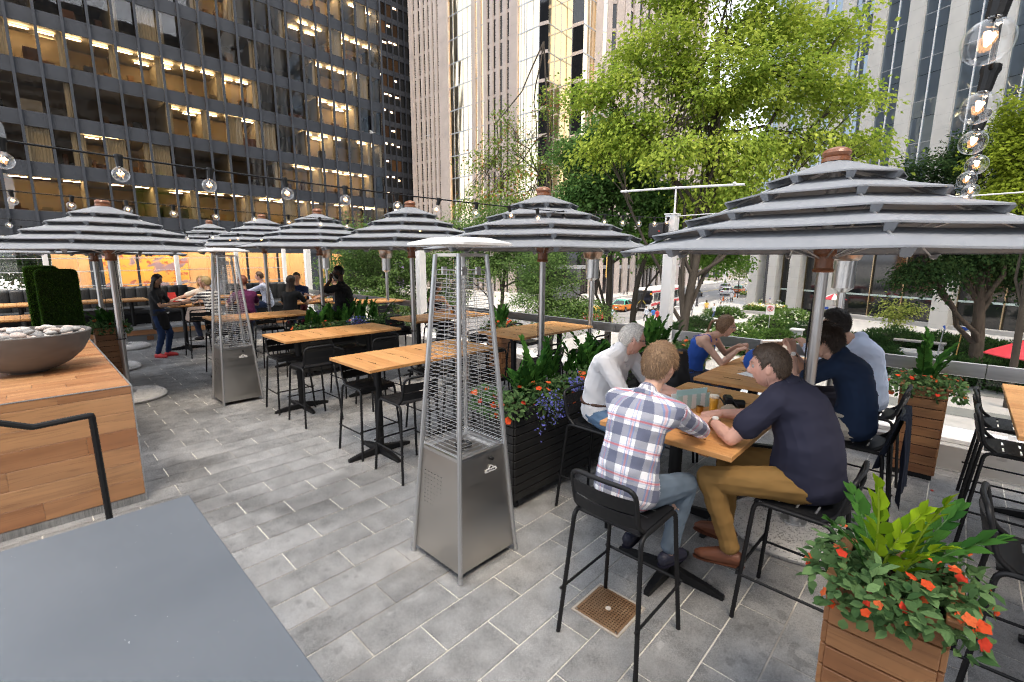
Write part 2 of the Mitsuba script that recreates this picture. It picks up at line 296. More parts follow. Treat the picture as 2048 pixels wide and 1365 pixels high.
# ---- banquette along the back
bq = thing('banquette', 'long dark grey banquette with vertical channels along the windscreen', 'banquette')
mat('m_vinyl', (0.045, 0.048, 0.052), 0.45, sheen=0.3)
BY = 16.35
part(bq, 'plinth', cb((-3.8, 14.75, 0.0), (6.3, 17.2, 0.17), 0.004), 'm_vc', col=(0.17, 0.175, 0.18))
part(bq, 'platform', cb((-3.8, 14.7, 0.30), (6.3, 17.2, 0.36), 0.004), 'm_vc', col=(0.30, 0.31, 0.32))
for i in range(8): part(bq, 'plank', cb((-3.8 + i * 1.26, 14.72, 0.172), (-3.8 + (i + 1) * 1.26 - 0.004, 14.76, 0.298), 0.003), 'm_plank', uv=wuv(0, 2))
for x0, x1 in ((-3.8, 3.35), (4.35, 6.1)):
    part(bq, 'seat_base', cb((x0, 15.55, 0.36), (x1, 16.25, 0.62), 0.01), 'm_black')
    part(bq, 'seat', cb((x0, 15.45, 0.62), (x1, 16.3, 0.78), 0.05), 'm_vinyl', 40)
    n = int(round((x1 - x0) / 0.235)); w = (x1 - x0) / n
    for i in range(n):
        a = np.linspace(0, PI, 9); xx = x0 + w * i + w / 2 - np.cos(a) * w / 2 * 0.98; yy = BY - 0.045 * np.sin(a) - 0.05
        pr = [np.stack([xx, yy + 0.12 * (1 - t), np.full(9, z)], 1) for z, t in ((0.76, 0.0), (1.0, 0.5), (1.24, 0.95), (1.30, 0.75), (1.315, 0.2), (1.31, -0.6))]
        V = np.vstack(pr); F = []
        for r_ in range(5):
            for c_ in range(8): o = r_ * 9 + c_; F += [[o, o + 1, o + 10], [o, o + 10, o + 9]]
        part(bq, 'channel', (V, np.array(F)), 'm_vinyl', True)
    part(bq, 'back_shell', cb((x0, BY + 0.10, 0.36), (x1, BY + 0.3, 1.3), 0.02), 'm_vinyl')
    part(bq, 'back_end', cat(cb((x1 - 0.002, 15.6, 0.36), (x1 + 0.09, BY + 0.3, 1.05), 0.03), hull(np.vstack([tube([(x1, y, 1.05), (x1 + 0.088, y, 1.05)], 0.2, 16)[0] + A(0, 0, 0) for y in (15.85, BY + 0.08)]))), 'm_vinyl', 40)
for x in (1.05, 2.05): part(bq, 'step_light', cat(cb((x, 14.735, 0.03), (x + 0.14, 14.75, 0.14), 0.003)), 'm_vc', col=(0.20, 0.09, 0.04))
# ---- fire bowl plinth
pl = thing('fire_plinth', 'long plinth clad in orange wood planks under the stone bowl', 'plinth')
PX, PYN, PYF, PZ = 0.54, 4.93, 9.3, 1.04
part(pl, 'core', bx((-3.0, PYN + 0.012, 0.0), (PX - 0.012, PYF - 0.012, PZ - 0.012)), 'm_vc', col=(0.3, 0.28, 0.26))
part(pl, 'skirting', cb((-3.0, PYN + 0.004, 0.0), (PX - 0.004, PYN + 0.02, 0.066), 0.002), 'm_paver', uv=(0.3, 0.4))
tr = random.Random(5)
for r in range(7):
    z0, z1 = 0.07 + 0.15 * r, min(0.07 + 0.15 * (r + 1), PZ - 0.006)
    if z1 - z0 < 0.03: continue
    x = PX - 0.004 - [0.62, 1.2, 0.78, 0.32, 1.2, 0.9, 0.45][r]; xe = PX - 0.006
    while xe > -2.4:
        part(pl, 'plank', cb((max(x, -2.4), PYN, z0 + 0.0015), (xe - 0.0015, PYN + 0.013, z1 - 0.0015), 0.0012), 'm_plank', uv=wuv(0, 2)); xe, x = x, x - 1.2
    ye = PYN + 0.006; y = ye + tr.uniform(0.3, 1.2)
    while ye < PYF:
        part(pl, 'plank', cb((PX - 0.013, ye + 0.0015, z0 + 0.0015), (PX - 0.001, min(y, PYF) - 0.0015, z1 - 0.0015), 0.0012), 'm_plank', uv=wuv(1, 2)); ye, y = y, y + 1.2
y = PYN + 0.008; r = 0
while y < PYF - 0.05:
    y1 = min(y + 0.15, PYF); xe = PX - 0.008; x = PX - [0.85, 0.72, 0.38, 0.58, 0.3, 1.0, 0.5][r % 7]
    while xe > -2.4:
        part(pl, 'top_plank', cb((max(x, -2.4) + 0.0015, y + 0.0015, PZ - 0.013), (xe - 0.0015, y1 - 0.0015, PZ), 0.0012), 'm_plank', uv=wuv(0, 1)); xe, x = x, x - 1.2
    y, r = y1, r + 1
part(pl, 'edge_trim', cat(bx((-2.4, PYN - 0.003, PZ - 0.004), (PX, PYN + 0.007, PZ + 0.003)), bx((PX - 0.007, PYN + 0.0075, PZ - 0.004), (PX + 0.003, PYF, PZ + 0.003)), bx((PX - 0.006, PYN - 0.003, 0.0), (PX + 0.003, PYN + 0.006, PZ - 0.0045))), 'm_alu')
# ---- bowl with stones
mat('m_bowl', proc(lambda p, n, uv: mi.Color3f(1.0, 0.93, 0.9) * (0.115 + 0.05 * (fbm(p.x * 7, p.y * 7, p.z * 14, 4) - 0.5) + 0.05 * smoothstep(0.6, 0.75, fbm(p.x * 4 + 3, p.y * 4, p.z * 9, 3)))), 0.55)
BC = A(-0.035, 6.2, PZ); BR = 0.47
bw = thing('fire_bowl', 'dark grey concrete bowl filled with pale river stones', 'bowl')
prof = [(0.03, 0.0), (0.13, 0.0), (0.14, 0.012), (0.2, 0.03), (0.3, 0.085), (0.39, 0.17), (0.445, 0.27), (0.468, 0.355), (0.47, 0.365), (0.465, 0.372), (0.445, 0.372), (0.44, 0.365), (0.435, 0.33), (0.02, 0.315)]
put(bw, lathe(prof, 56, BC), 'm_bowl', 35)
sr = random.Random(21)
st_ = 0
spots = []
for ring, n in ((0.39, 19), (0.29, 14), (0.19, 9), (0.08, 5)):
    for i in range(n):
        a = 2 * PI * (i + sr.uniform(-.2, .2)) / n + ring * 9; spots.append((ring + sr.uniform(-.02, .02), a, 0.335))
for i in range(24): spots.append((0.36 * math.sqrt(sr.random()), sr.uniform(0, 2 * PI), 0.375))
for r_, a, z in spots:
    L = sr.uniform(0.045, 0.072); s = (L, L * sr.uniform(.6, .85), L * sr.uniform(.3, .42)); t = sr.random()
    v, f = sphere((0, 0, 0), 1, 2); v = np.sign(v) * np.abs(v) ** 0.95 * s
    v = v * (1 + 0.12 * (meshkit.noise(v * 18 + 40 * t) - .5))[:, None]
    v, f = move((v, f), R=rot((sr.uniform(-1, 1), sr.uniform(-1, 1), 0.01), sr.uniform(0, .35)) @ rot((0, 0, 1), sr.uniform(0, 6)))
    c = np.array([0.62, 0.6, 0.57]) * t + np.array([0.13, 0.13, 0.135]) * (1 - t) if sr.random() < .75 else np.array([.5, .42, .38])
    one('river_stone', 'smooth rounded river stone lying in the dark concrete bowl', 'stone', (v + BC + [r_ * math.cos(a), r_ * math.sin(a), z], f), 'm_vc', True, 'river stones heaped in the bowl', col=c)
# ---- host counter in the near corner and the handrail
hc = thing('host_counter', 'dark grey slab topped counter in the near corner', 'counter')
mat('m_slab', proc(lambda p, n, uv: mix((0.105, 0.122, 0.145), (0.135, 0.152, 0.176), fbm(p.x * 3, p.y * 3, 1, 4)) + mi.Color3f(0.22, 0.22, 0.22) * smoothstep(0.86, 0.9, noise(p.x * 45, p.y * 45, 3)) * smoothstep(0.9, 0.95, noise(p.x * 140, p.y * 140, 7))), 0.38, specular=0.4)
part(hc, 'top', cb((-2.5, -1.5, 1.03), (0.40, 2.345, 1.07), 0.003), 'm_slab')
part(hc, 'body', bx((-2.45, -1.45, 0.0), (0.34, 2.28, 1.029)), 'm_vc', col=(0.03, 0.032, 0.035))
hr_ = thing('handrail', 'black square handrail bending down in front of the plank plinth', 'handrail')
path = arc([(-0.9, 4.62, 1.3), (-0.065, 4.62, 0.912), (0.25, 4.62, 0.925), (0.262, 4.62, 0.0)], 0.012, 3)
part(hr_, 'rail', tube(path, 0.022, 8), 'm_black', 40)
part(hr_, 'foot_plate', cb((0.2, 4.56, 0.0), (0.32, 4.68, 0.012), 0.003), 'm_black')
# ---- drain
dn = thing('floor_drain', 'square rusty brown perforated drain grate under the front stool', 'drain grate')
part(dn, 'frame', prism(sbox(DR[0], DR[2], DR[1], DR[3]).difference(sbox(DR[0] + .014, DR[2] + .014, DR[1] - .014, DR[3] - .014)), 0.008, -0.0035), 'm_vc', col=(0.42, 0.38, 0.33))
pg = sbox(DR[0] + .015, DR[2] + .015, DR[1] - .015, DR[3] - .015); holes = []
nh = 15
for i in range(nh):
    for j in range(nh):
        hx, hy = DR[0] + .035 + (DR[1] - DR[0] - .07) * i / (nh - 1), DR[2] + .035 + (DR[3] - DR[2] - .07) * j / (nh - 1)
        if math.hypot(hx - 2.24, hy - 1.3125) > 0.025: holes.append(sbox(hx - .0052, hy - .0052, hx + .0052, hy + .0052))
from shapely.ops import unary_union
mat('m_rust', proc(lambda p, n, uv: mix((0.20, 0.105, 0.05), (0.30, 0.19, 0.11), fbm(p.x * 14, p.y * 14, 1, 4))), 0.5, metallic=0.35)
part(dn, 'grate', prism(pg.difference(unary_union(holes)), 0.005, -0.001), 'm_rust')
part(dn, 'pit', bx((DR[0] + .015, DR[2] + .015, -0.006), (DR[1] - .015, DR[3] - .015, -0.0032)), 'm_vc', col=(0.02, 0.018, 0.015))
part(dn, 'hub', lathe([(0.0, 0.0085), (0.014, 0.0085), (0.018, 0.004)], 16, (2.24, 1.3125, 0)), 'm_vc', 30, col=(0.55, 0.5, 0.44))
for sx in (DR[0] + .026, DR[1] - .026):
    for sy in (DR[2] + .026, DR[3] - .026): part(dn, 'screw', lathe([(0.0, 0.0075), (0.005, 0.007), (0.006, 0.004)], 8, (sx, sy, 0)), 'm_steel')
# ================================================================ TOWERS
def variants(n, w, h, tilt, bulge, seed):
    """window panes in the xz plane facing -y, each slightly tilted and bulged so that reflections waver"""
    r = np.random.default_rng(seed); out = []
    for i in range(n):
        v, f = grid_quad((0, 0, 0), (w, 0, 0), (w, 0, h), (0, 0, h), 5, r.uniform(-bulge, bulge), (0, -1, 0))
        v[:, 1] += (v[:, 0] - w / 2) * r.uniform(-tilt, tilt) + (v[:, 2] - h / 2) * r.uniform(-tilt, tilt)
        out.append((v, f))
    return out
# ---- black steel and glass office tower across the street
TY, TX1, BAYW, NB, FL, Z0 = 51.5, 31.75, 1.512, 24, 3.6, 5.57     # facade plane, right end, bay, bays, floor pitch, first sill
dt = thing('dark_office_tower', 'black steel office tower with lit office windows filling the upper left', 'office tower')
mat('m_darksteel', proc(lambda p, n, uv: mi.Color3f(0.030, 0.035, 0.046) * (0.8 + 0.5 * fbm(p.x * 0.8, p.y * 0.8, p.z * 0.8, 3))), 0.5, specular=0.5)
XL = TX1 - NB * BAYW
NR = 8
pv = [ply(v, 'm_bronze', True) for v in variants(10, BAYW - 0.12, 2.5, 0.010, 0.012, 5)]
spd = ply(cb((0.05, -0.0, 0.0), (BAYW - 0.05, 0.06, FL - 2.52), 0.01), 'm_darksteel')
mul = ply(cat(cb((-0.045, -0.28, 0.0), (0.045, 0.0, NR * FL + 3.2), 0.006), cb((-0.09, -0.30, 0.0), (0.09, -0.27, NR * FL + 3.2), 0.006)), 'm_darksteel')
for i in range(NB + 1): scene[num(dt + '__mullion')] = {**mul, 'to_world': T().translate([XL + i * BAYW, TY, Z0 - 2.1])}
tr = random.Random(12)
for r in range(NR + 1):
    for i in range(NB):
        x, z = XL + i * BAYW, Z0 + r * FL
        scene[num(dt + '__spandrel')] = {**spd, 'to_world': T().translate([x, TY + 0.02, z - (FL - 2.52) - 0.005])}
        if r < NR: scene[num(dt + '__window')] = {**tr.choice(pv), 'to_world': T().translate([x + 0.06, TY + 0.10, z + 0.01])}
DEP = 6.5
# interiors: floors, ceilings, back walls, partitions, furniture, curtains, ceiling lights
fl, wl, fu, cu = [], [], [], []
lit = {}
for r in range(NR):
    z = Z0 + r * FL
    fl.append(bx((XL, TY + 0.3, z - 0.9), (TX1, TY + DEP + 3, z - 0.72)))
    i = 0
    while i < NB:
        n = tr.choice((2, 3, 3, 4)); n = min(n, NB - i); x0, x1 = XL + i * BAYW, XL + (i + n) * BAYW
        wl.append(('p', bx((x1 - 0.06, TY + 0.35, z - 0.72), (x1 + 0.06, TY + DEP, z + 2.58))))
        on = tr.random() < (0.72 if r < 1 or i > 9 else 0.5); d = tr.uniform(2.6, DEP - 0.2)
        wl.append(('b', bx((x0 + 0.06, TY + d, z - 0.72), (x1 - 0.06, TY + d + 0.1, z + 2.58))))
        for k in range(n):
            xa = x0 + k * BAYW
            q = tr.random()
            if q < 0.5:
                h = tr.uniform(0.3, 1.0); w = tr.uniform(0.6, 1.3); y = TY + tr.uniform(0.4, 0.9)
                fu.append((bx((xa + 0.1, y, z - 0.7), (xa + 0.1 + w, y + 0.45, z - 0.7 + 0.75 + h * tr.choice((0, .4, 1)))), tr.choice(((0.16, 0.07, 0.035), (0.06, 0.05, 0.045), (0.22, 0.12, 0.06), (0.3, 0.29, 0.27), (0.05, 0.05, 0.055)))))
            if q > 0.25:
                for s in range(tr.randint(1, 3)):
                    xx, yy = xa + tr.uniform(0.1, 1.1), TY + tr.uniform(1, d - 0.5); hh = tr.uniform(0.8, 1.9)
                    fu.append((bx((xx, yy, z - 0.7), (xx + tr.uniform(0.2, 1.0), yy + 0.4, z - 0.7 + hh)), tr.choice(((0.03, 0.03, 0.035), (0.10, 0.045, 0.02), (0.2, 0.18, 0.15), (0.35, 0.2, 0.09)))))
            if on and tr.random() < 0.8:
                for s in range(tr.choice((1, 1, 2))):
                    xx, yy = xa + tr.uniform(0.05, 0.4), TY + 1.0 + s * 1.6 + tr.uniform(0, .6)
                    lit.setdefault(r, []).append((xx, yy, z + 2.50))
        if tr.random() < 0.65:
            xa = x1 - 0.42; cu.append((xa, x1 - 0.1, z))
        if tr.random() < 0.3: cu.append((x0 + 0.1, x0 + 0.42, z))
        if tr.random() < 0.22:
            k = tr.randrange(n); cu.append((x0 + k * BAYW + 0.1, x0 + (k + 1) * BAYW - 0.1, z))
        i += n
part(dt, 'floor_slab', cat(fl), 'm_vc', col=(0.36, 0.33, 0.27))
part(dt, 'back_wall', cat([m for k, m in wl if k == 'b']), 'm_vc', col=(0.34, 0.27, 0.18))
part(dt, 'partition', cat([m for k, m in wl if k == 'p']), 'm_vc', col=(0.40, 0.36, 0.27))
fm = cat([m for m, c in fu]); k = part(dt, 'furniture', fm, 'm_vc', col=np.repeat([c for m, c in fu], 8, 0)); labels[k] = {'kind': 'stuff'}
def drape(x0, x1, z, y, h):
    n = max(4, int((x1 - x0) / 0.05)); xx = np.linspace(x0, x1, n); yy = y + 0.04 * np.sin(np.arange(n) * 1.7)
    V = np.vstack([np.stack([xx, yy, np.full(n, z)], 1), np.stack([xx, yy, np.full(n, z + h)], 1)]); o = np.arange(n - 1)
    return V, np.vstack([np.stack([o, o + 1, o + n + 1], 1), np.stack([o, o + n + 1, o + n], 1)])
for a, b, z in cu: part(dt, 'curtain', drape(a, b, z, TY + 0.3, 2.5), 'm_vc', True, col=(0.55, 0.53, 0.45))
for r in lit:
    for (x, y, z) in lit[r]:
        k = part(dt, 'ceiling_light', bx((x, y, z), (x + 1.0, y + 0.2, z + 0.05)), 'm_white')
        scene[k]['emitter'] = emitter((3.4, 2.6, 1.5), 0.08)
# upper storeys, body, soffit and lobby
part(dt, 'roof_mass', cat(bx((XL, TY + 0.02, Z0 + NR * FL + 2.2), (TX1, TY + 30, 62)), bx((XL, TY + DEP + 3.0, Z0 - 1.0), (TX1, TY + 30, Z0 + NR * FL + 2.2)), bx((TX1 - 0.1, TY + 0.3, Z0 - 1.0), (TX1, TY + DEP + 3, Z0 + NR * FL + 2.2))), 'm_darksteel')
for i in range(1, NB): part(dt, 'upper_mullion', bx((XL + i * BAYW - 0.08, TY - 0.25, Z0 + NR * FL + 2.0), (XL + i * BAYW + 0.08, TY + 0.0, 62)), 'm_darksteel')
part(dt, 'fascia', bx((XL, TY + 0.03, 2.6), (TX1, TY + 0.6, Z0 - 1.05)), 'm_darksteel')
part(dt, 'soffit', bx((XL, TY + 0.6, Z0 - 1.4), (TX1, TY + 12, Z0 - 1.1)), 'm_vc', col=(0.6, 0.55, 0.45))
for i in range(0, NB + 1, 6): part(dt, 'column', cb((XL + i * BAYW - 0.4, TY + 0.2, G), (XL + i * BAYW + 0.4, TY + 1.0, Z0 - 1.1), 0.03), 'm_darksteel')
LY = TY + 2.5
for i in range(1, 12): part(dt, 'lobby_mullion', cb((XL + i * 3.02 - 0.09, LY - 0.1, G), (XL + i * 3.02 + 0.09, LY + 0.1, 4.0), 0.01), 'm_darksteel')
for i in range(12): part(dt, 'lobby_pane', quad((XL + i * 3.02 + .1, LY, G + .1), (XL + (i + 1) * 3.02 - .1, LY, G + .1), (XL + (i + 1) * 3.02 - .1, LY, 4.0), (XL + i * 3.02 + .1, LY, 4.0)), 'm_pane')
mat('m_lobbywood', proc(wood((0.72, 0.42, 0.19), (0.60, 0.31, 0.13), (0.45, 0.22, 0.09), 0.8)), 0.5)
for i in range(16):
    x0 = 2.2 + i * 1.75
    part(dt, 'lobby_panel', cb((x0 + 0.01, LY + 6.0, G), (x0 + 1.74, LY + 6.2, 4.0), 0.01), 'm_lobbywood', uv=wuv(2, 0))
part(dt, 'lobby_floor', bx((XL, LY, G), (TX1, LY + 9, G + 0.05)), 'm_concrete')
for i in range(9):
    k = part(dt, 'lobby_light', bx((1.5 + i * 3.2, LY + 2.2, 3.85), (3.6 + i * 3.2, LY + 4.2, 3.95)), 'm_white'); scene[k]['emitter'] = emitter((1.25, 1.1, 0.85), 0.8)
art = thing('lobby_mural', 'large orange and violet abstract mural on the lobby wall behind the windscreen', 'mural')
def mural_fn(p, n, uv):
    a = fbm(p.x * 0.7, p.z * 0.9, 3, 4); b = fbm(p.x * 2.5 + 3, p.z * 2.5, 5, 3); w = fbm(p.x * 0.5 + 9, p.z * 1.3 - p.x * 0.5, 1, 3)
    c = mix((0.72, 0.30, 0.04), (0.85, 0.42, 0.08), a)
    c = mix(c, (0.30, 0.20, 0.25), smoothstep(0.55, 0.62, w)); c = mix(c, (0.45, 0.12, 0.05), smoothstep(0.6, 0.7, b))
    stroke = 1 - smoothstep(0.03, 0.07, dr.abs(dr.sin(p.x * 0.9 + p.z * 0.8 + 2 * a)))
    c = mix(c, (0.85, 0.5, 0.1), stroke); s2 = 1 - smoothstep(0.03, 0.08, dr.abs(dr.sin(p.x * 0.55 - p.z * 1.3 + 2 * b)))
    return mix(c, (0.18, 0.13, 0.16), s2 * 0.7)
mat('m_mural', proc(mural_fn), 0.6)
put(art, cb((5.3, LY + 5.9, -1.6), (12.6, LY + 5.98, 2.6), 0.01), 'm_mural')
struct('park_lawn', quad((-60, LY + 10, G + 0.02), (1.5, LY + 10, G + 0.02), (1.5, 130, G + 0.02), (-60, 130, G + 0.02)), 'm_lawn')
# ---- the second black tower behind it
d2 = thing('rear_dark_tower', 'narrow strip of another black tower with small orange lights between the black and beige towers', 'office tower')
RY, RX0, RX1 = 100.0, 48.0, 72.8
part(d2, 'body', bx((RX0, RY + 0.2, G), (RX1, RY + 24, 95)), 'm_vc_gloss', col=(0.012, 0.013, 0.016))
m_, s_ = [], []
for i in range(17): part(d2, 'mullion', bx((RX0 + i * 1.54 - 0.1, RY - 0.25, 3), (RX0 + i * 1.54 + 0.1, RY + 0.1, 95)), 'm_darksteel')
for r in range(24): part(d2, 'spandrel', bx((RX0, RY, 3 + r * 3.66), (RX1, RY + 0.19, 4.1 + r * 3.66)), 'm_darksteel')
for r in range(2, 20):
    for i in range(5, 12):
        if tr.random() < 0.55:
            z = 3 + r * 3.66 + 2.6 + tr.uniform(0, .7); x = RX0 + i * 1.54 + tr.uniform(.2, .6)
            k = part(d2, 'window_light', bx((x, RY + 0.1, z), (x + tr.uniform(.4, .9), RY + 0.19, z + 0.28)), 'm_white'); scene[k]['emitter'] = emitter((1.6, 1.0, 0.55), 0.0)
        else: part(d2, 'window', bx((RX0 + i * 1.54 + 0.15, RY + 0.1, 4.15 + r * 3.66), (RX0 + (i + 1) * 1.54 - 0.15, RY + 0.19, 6.6 + r * 3.66)), 'm_vc_gloss', col=np.array([0.05, 0.026, 0.012]) * tr.uniform(0.1, 1.6))
# ---- beige granite tower with gold glass
t2 = thing('beige_granite_tower', 'tall pinkish beige stone tower with narrow piers and folded gold glass', 'office tower')
mat('m_granite', proc(lambda p, n, uv: mi.Color3f(0.56, 0.485, 0.445) * (0.92 + 0.2 * (fbm(p.x * 0.5, p.y * 0.5, p.z * 0.5, 3) - 0.5)) * (1 - 0.12 * (1 - smoothstep(0.0, 0.03, dr.abs(p.z / 1.48 - dr.round(p.z / 1.48)))))), 0.7)
mat('m_gold', (0.95, 0.80, 0.56), 0.07, metallic=1.0)
mat('m_darkglass', (0.012, 0.013, 0.015), 0.05, specular=0.8)
FP, ZB, ZT2 = 4.45, 5.6, 96.0
X2 = 66.0
P2 = lambda y: A(X2, y, 0)
segs = []     # (plan point a, plan point b, kind)
ys = [94.66, 93.16, 92.45, 91.4, 90.53, 89.55, 88.82, 87.98, 87.31, 86.32, 85.78, 84.81, 84.28, 81.15]
kinds = ['pier', 'grey'] * 6 + ['pier']
for a, b, k in zip(ys[:-1], ys[1:], kinds): segs.append((P2(a), P2(b), k))
g0 = np.linspace(81.15, 74.01, 6)
for a, b in zip(g0[:-1], g0[1:]): segs.append((P2(a), P2(b), 'gold'))
ys = [74.01, 73.09, 72.27, 71.51, 70.62, 69.66, 68.88, 68.02, 67.26, 66.35, 65.52, 64.51, 63.82, 61.86, 61.16, 60.4, 59.84]
kinds = ['pier', 'gold', 'pier', 'gold', 'pier', 'dark', 'pier', 'dark', 'pier', 'dark', 'pier', 'dark', 'pier', 'gold', 'gold', 'gold']
for a, b, k in zip(ys[:-1], ys[1:], kinds): segs.append((P2(a), P2(b), k))
zz = [(66, 59.84), (66.05, 56.94), (66.4, 55.29), (70.14, 55.51), (70.34, 53.23), (70.5, 51.01), (74.27, 51.18), (75.14, 50.28), (75.62, 49.77), (76.19, 49.17), (76.67, 48.67), (77.83, 47.9)]
zk = ['gold', 'dark', 'gold', 'gold', 'dark', 'gold', 'pier', 'gold', 'pier', 'dark', 'pier']
for a, b, k in zip(zz[:-1], zz[1:], zk):
    a, b = A(*a, 0), A(*b, 0)
    if k == 'gold' and np.linalg.norm(b - a) > 2.4: m = (a + b) / 2; segs += [(a, m, k), (m, b, k)]
    else: segs.append((a, b, k))
x = 77.83
e = A(77.83, 47.9, 0)
for i in range(12):    # the face along the street
    q = e + A(1.9, 0.12, 0); segs.append((e, q, 'pier')); e = q; q = e + A(1.5, 0.1, 0); segs.append((e, q, 'dark')); e = q
nrows = 17; cnt = {'gold': 0, 'grey': 0, 'dark': 0}
more = []
for a, b, k in segs:
    d = b - a; L = np.linalg.norm(d); d = d / L; nv = A(d[1], -d[0], 0)     # outward: towards us
    if nv @ (A(0, 0, 0) - a) < 0: nv = -nv
    def slab(z0, z1, o0, o1, i0=0.0, i1=0.0):
        return hull([p + nv * o + A(0, 0, z) for p in (a + d * i0, b - d * i1) for o in (o0, o1) for z in (z0, z1)])
    if k == 'pier':
        part(t2, 'pier', slab(G, ZT2, -0.3, 0.32), 'm_granite'); continue
    part(t2, 'street_window', slab(G + 0.4, 0.4, -0.2, 0.02), 'm_darkglass'); part(t2, 'street_lintel', slab(0.41, 1.1, -0.2, 0.08), 'm_alu'); part(t2, 'mezzanine_window', slab(1.11, ZB - 0.3, -0.2, 0.02), 'm_darkglass')
    for r in range(nrows + 4):
        z0 = ZB + r * FP - 0.22
        if r < nrows: part(t2, 'spandrel' if k != 'gold' else 'transom', slab(z0, z0 + (0.55 if k != 'gold' else 0.2), -0.2, 0.1 if k != 'gold' else 0.06), 'm_granite' if k != 'gold' else 'm_alu')
        lo, hi = z0 + (0.55 if k != 'gold' else 0.2), z0 + FP
        v, f = grid_quad(a + A(0, 0, lo), b + A(0, 0, lo), b + A(0, 0, hi), a + A(0, 0, hi), 4, tr.uniform(-.02, .02), nv)
        v = v + nv * (((v - a) @ d - L / 2) * tr.uniform(-.016, .016) + (v[:, 2] - (lo + hi) / 2) * tr.uniform(-.012, .012))[:, None]
        if nv @ np.cross(v[f[0, 1]] - v[f[0, 0]], v[f[0, 2]] - v[f[0, 0]]) < 0: f = f[:, ::-1]
        bs = {'gold': 'm_gold', 'dark': 'm_darkglass', 'grey': 'm_darkglass'}[k]
        if r < 11 and cnt[k] < 290: part(t2, {'gold': 'gold_window', 'dark': 'window', 'grey': 'window'}[k], (v, f), bs, True); cnt[k] += 1
        else: more.append((k, (v, f)))
    if k == 'gold': part(t2, 'mullion', hull([p + nv * o + A(0, 0, z) for p in (b - d * 0.05, b + d * 0.05) for o in (-0.05, 0.09) for z in (ZB, ZT2)]), 'm_alu')
for kk, bs in (('gold', 'm_gold'), ('dark', 'm_darkglass'), ('grey', 'm_darkglass')):
    ms = [m for k, m in more if k == kk]
    if ms: labels[part(t2, 'high_window', cat(ms), bs, True)] = {'kind': 'stuff'}
core = Polygon([(66.4, 94), (66.4, 60.2), (71, 56), (75, 51.5), (78.2, 48.8), (119, 50.5), (119, 94)])
part(t2, 'core', prism(core, ZT2 - G, G), 'm_vc', col=(0.3, 0.26, 0.23))
# podium with shop fronts under it
for i in range(7):
    c = st(16 + i * 6.2, 8.0); part(t2, 'podium_column', move(cb((-0.9, -0.9, 0), (0.9, 0.9, 7.6), 0.03), c, 0.12), 'm_granite')
    if i < 6:
        a = st(16 + i * 6.2 + 0.95, 9.0); b = st(16 + (i + 1) * 6.2 - 0.95, 9.0)
        part(t2, 'shop_window', quad(a + A(0, 0, .3), b + A(0, 0, .3), b + A(0, 0, 4.4), a + A(0, 0, 4.4)), 'm_darkglass')
        part(t2, 'shop_transom', hull([p + SN * o + A(0, 0, z) for p in (a, b) for o in (-.15, .1) for z in (4.4, 5.0)]), 'm_alu')
        part(t2, 'shop_lintel', hull([p + SN * o + A(0, 0, z) for p in (a, b) for o in (-.3, .1) for z in (5.0, 7.6)]), 'm_granite')
part(t2, 'podium_roof', hull([st(s, o, z) for s in (14, 56) for o in (6.8, 30) for z in (7.6, 9.0)]), 'm_granite')
part(t2, 'podium_back', hull([st(s, o, z) for s in (15, 56) for o in (9.3, 12) for z in (0, 7.6)]), 'm_vc', col=(0.12, 0.11, 0.1))
# ---- right tower of concrete piers and blue glass
t3 = thing('right_glass_tower', 'grey concrete tower with tall blue glass strips at upper right', 'office tower')
mat('m_pier', proc(lambda p, n, uv: mi.Color3f(0.58, 0.57, 0.54) * (0.9 + 0.25 * (fbm(p.x * 0.7, p.y * 0.7, p.z * 0.35, 4) - 0.5)) * (1 - 0.2 * (1 - smoothstep(0.0, 0.02, dr.abs(p.z / 1.34 - dr.round(p.z / 1.34)))))), 0.75)
mat('m_blueglass', (0.26, 0.32, 0.38), 0.03, specular=0.8, metallic=0.75)
O3 = A(62.0, 0.0, 0); D3 = A(0.444, 0.896, 0); N3 = A(-0.896, 0.444, 0)
def q3(t, o, z): return O3 + D3 * t + N3 * o + A(0, 0, z)
def h3(t0, t1, o0, o1, z0, z1): return hull([q3(t, o, z) for t in (t0, t1) for o in (o0, o1) for z in (z0, z1)])
PR, ROW = 3.6, 4.03
nb3 = range(-11, 7); zt = 70.0; zs = 4.6
more = []
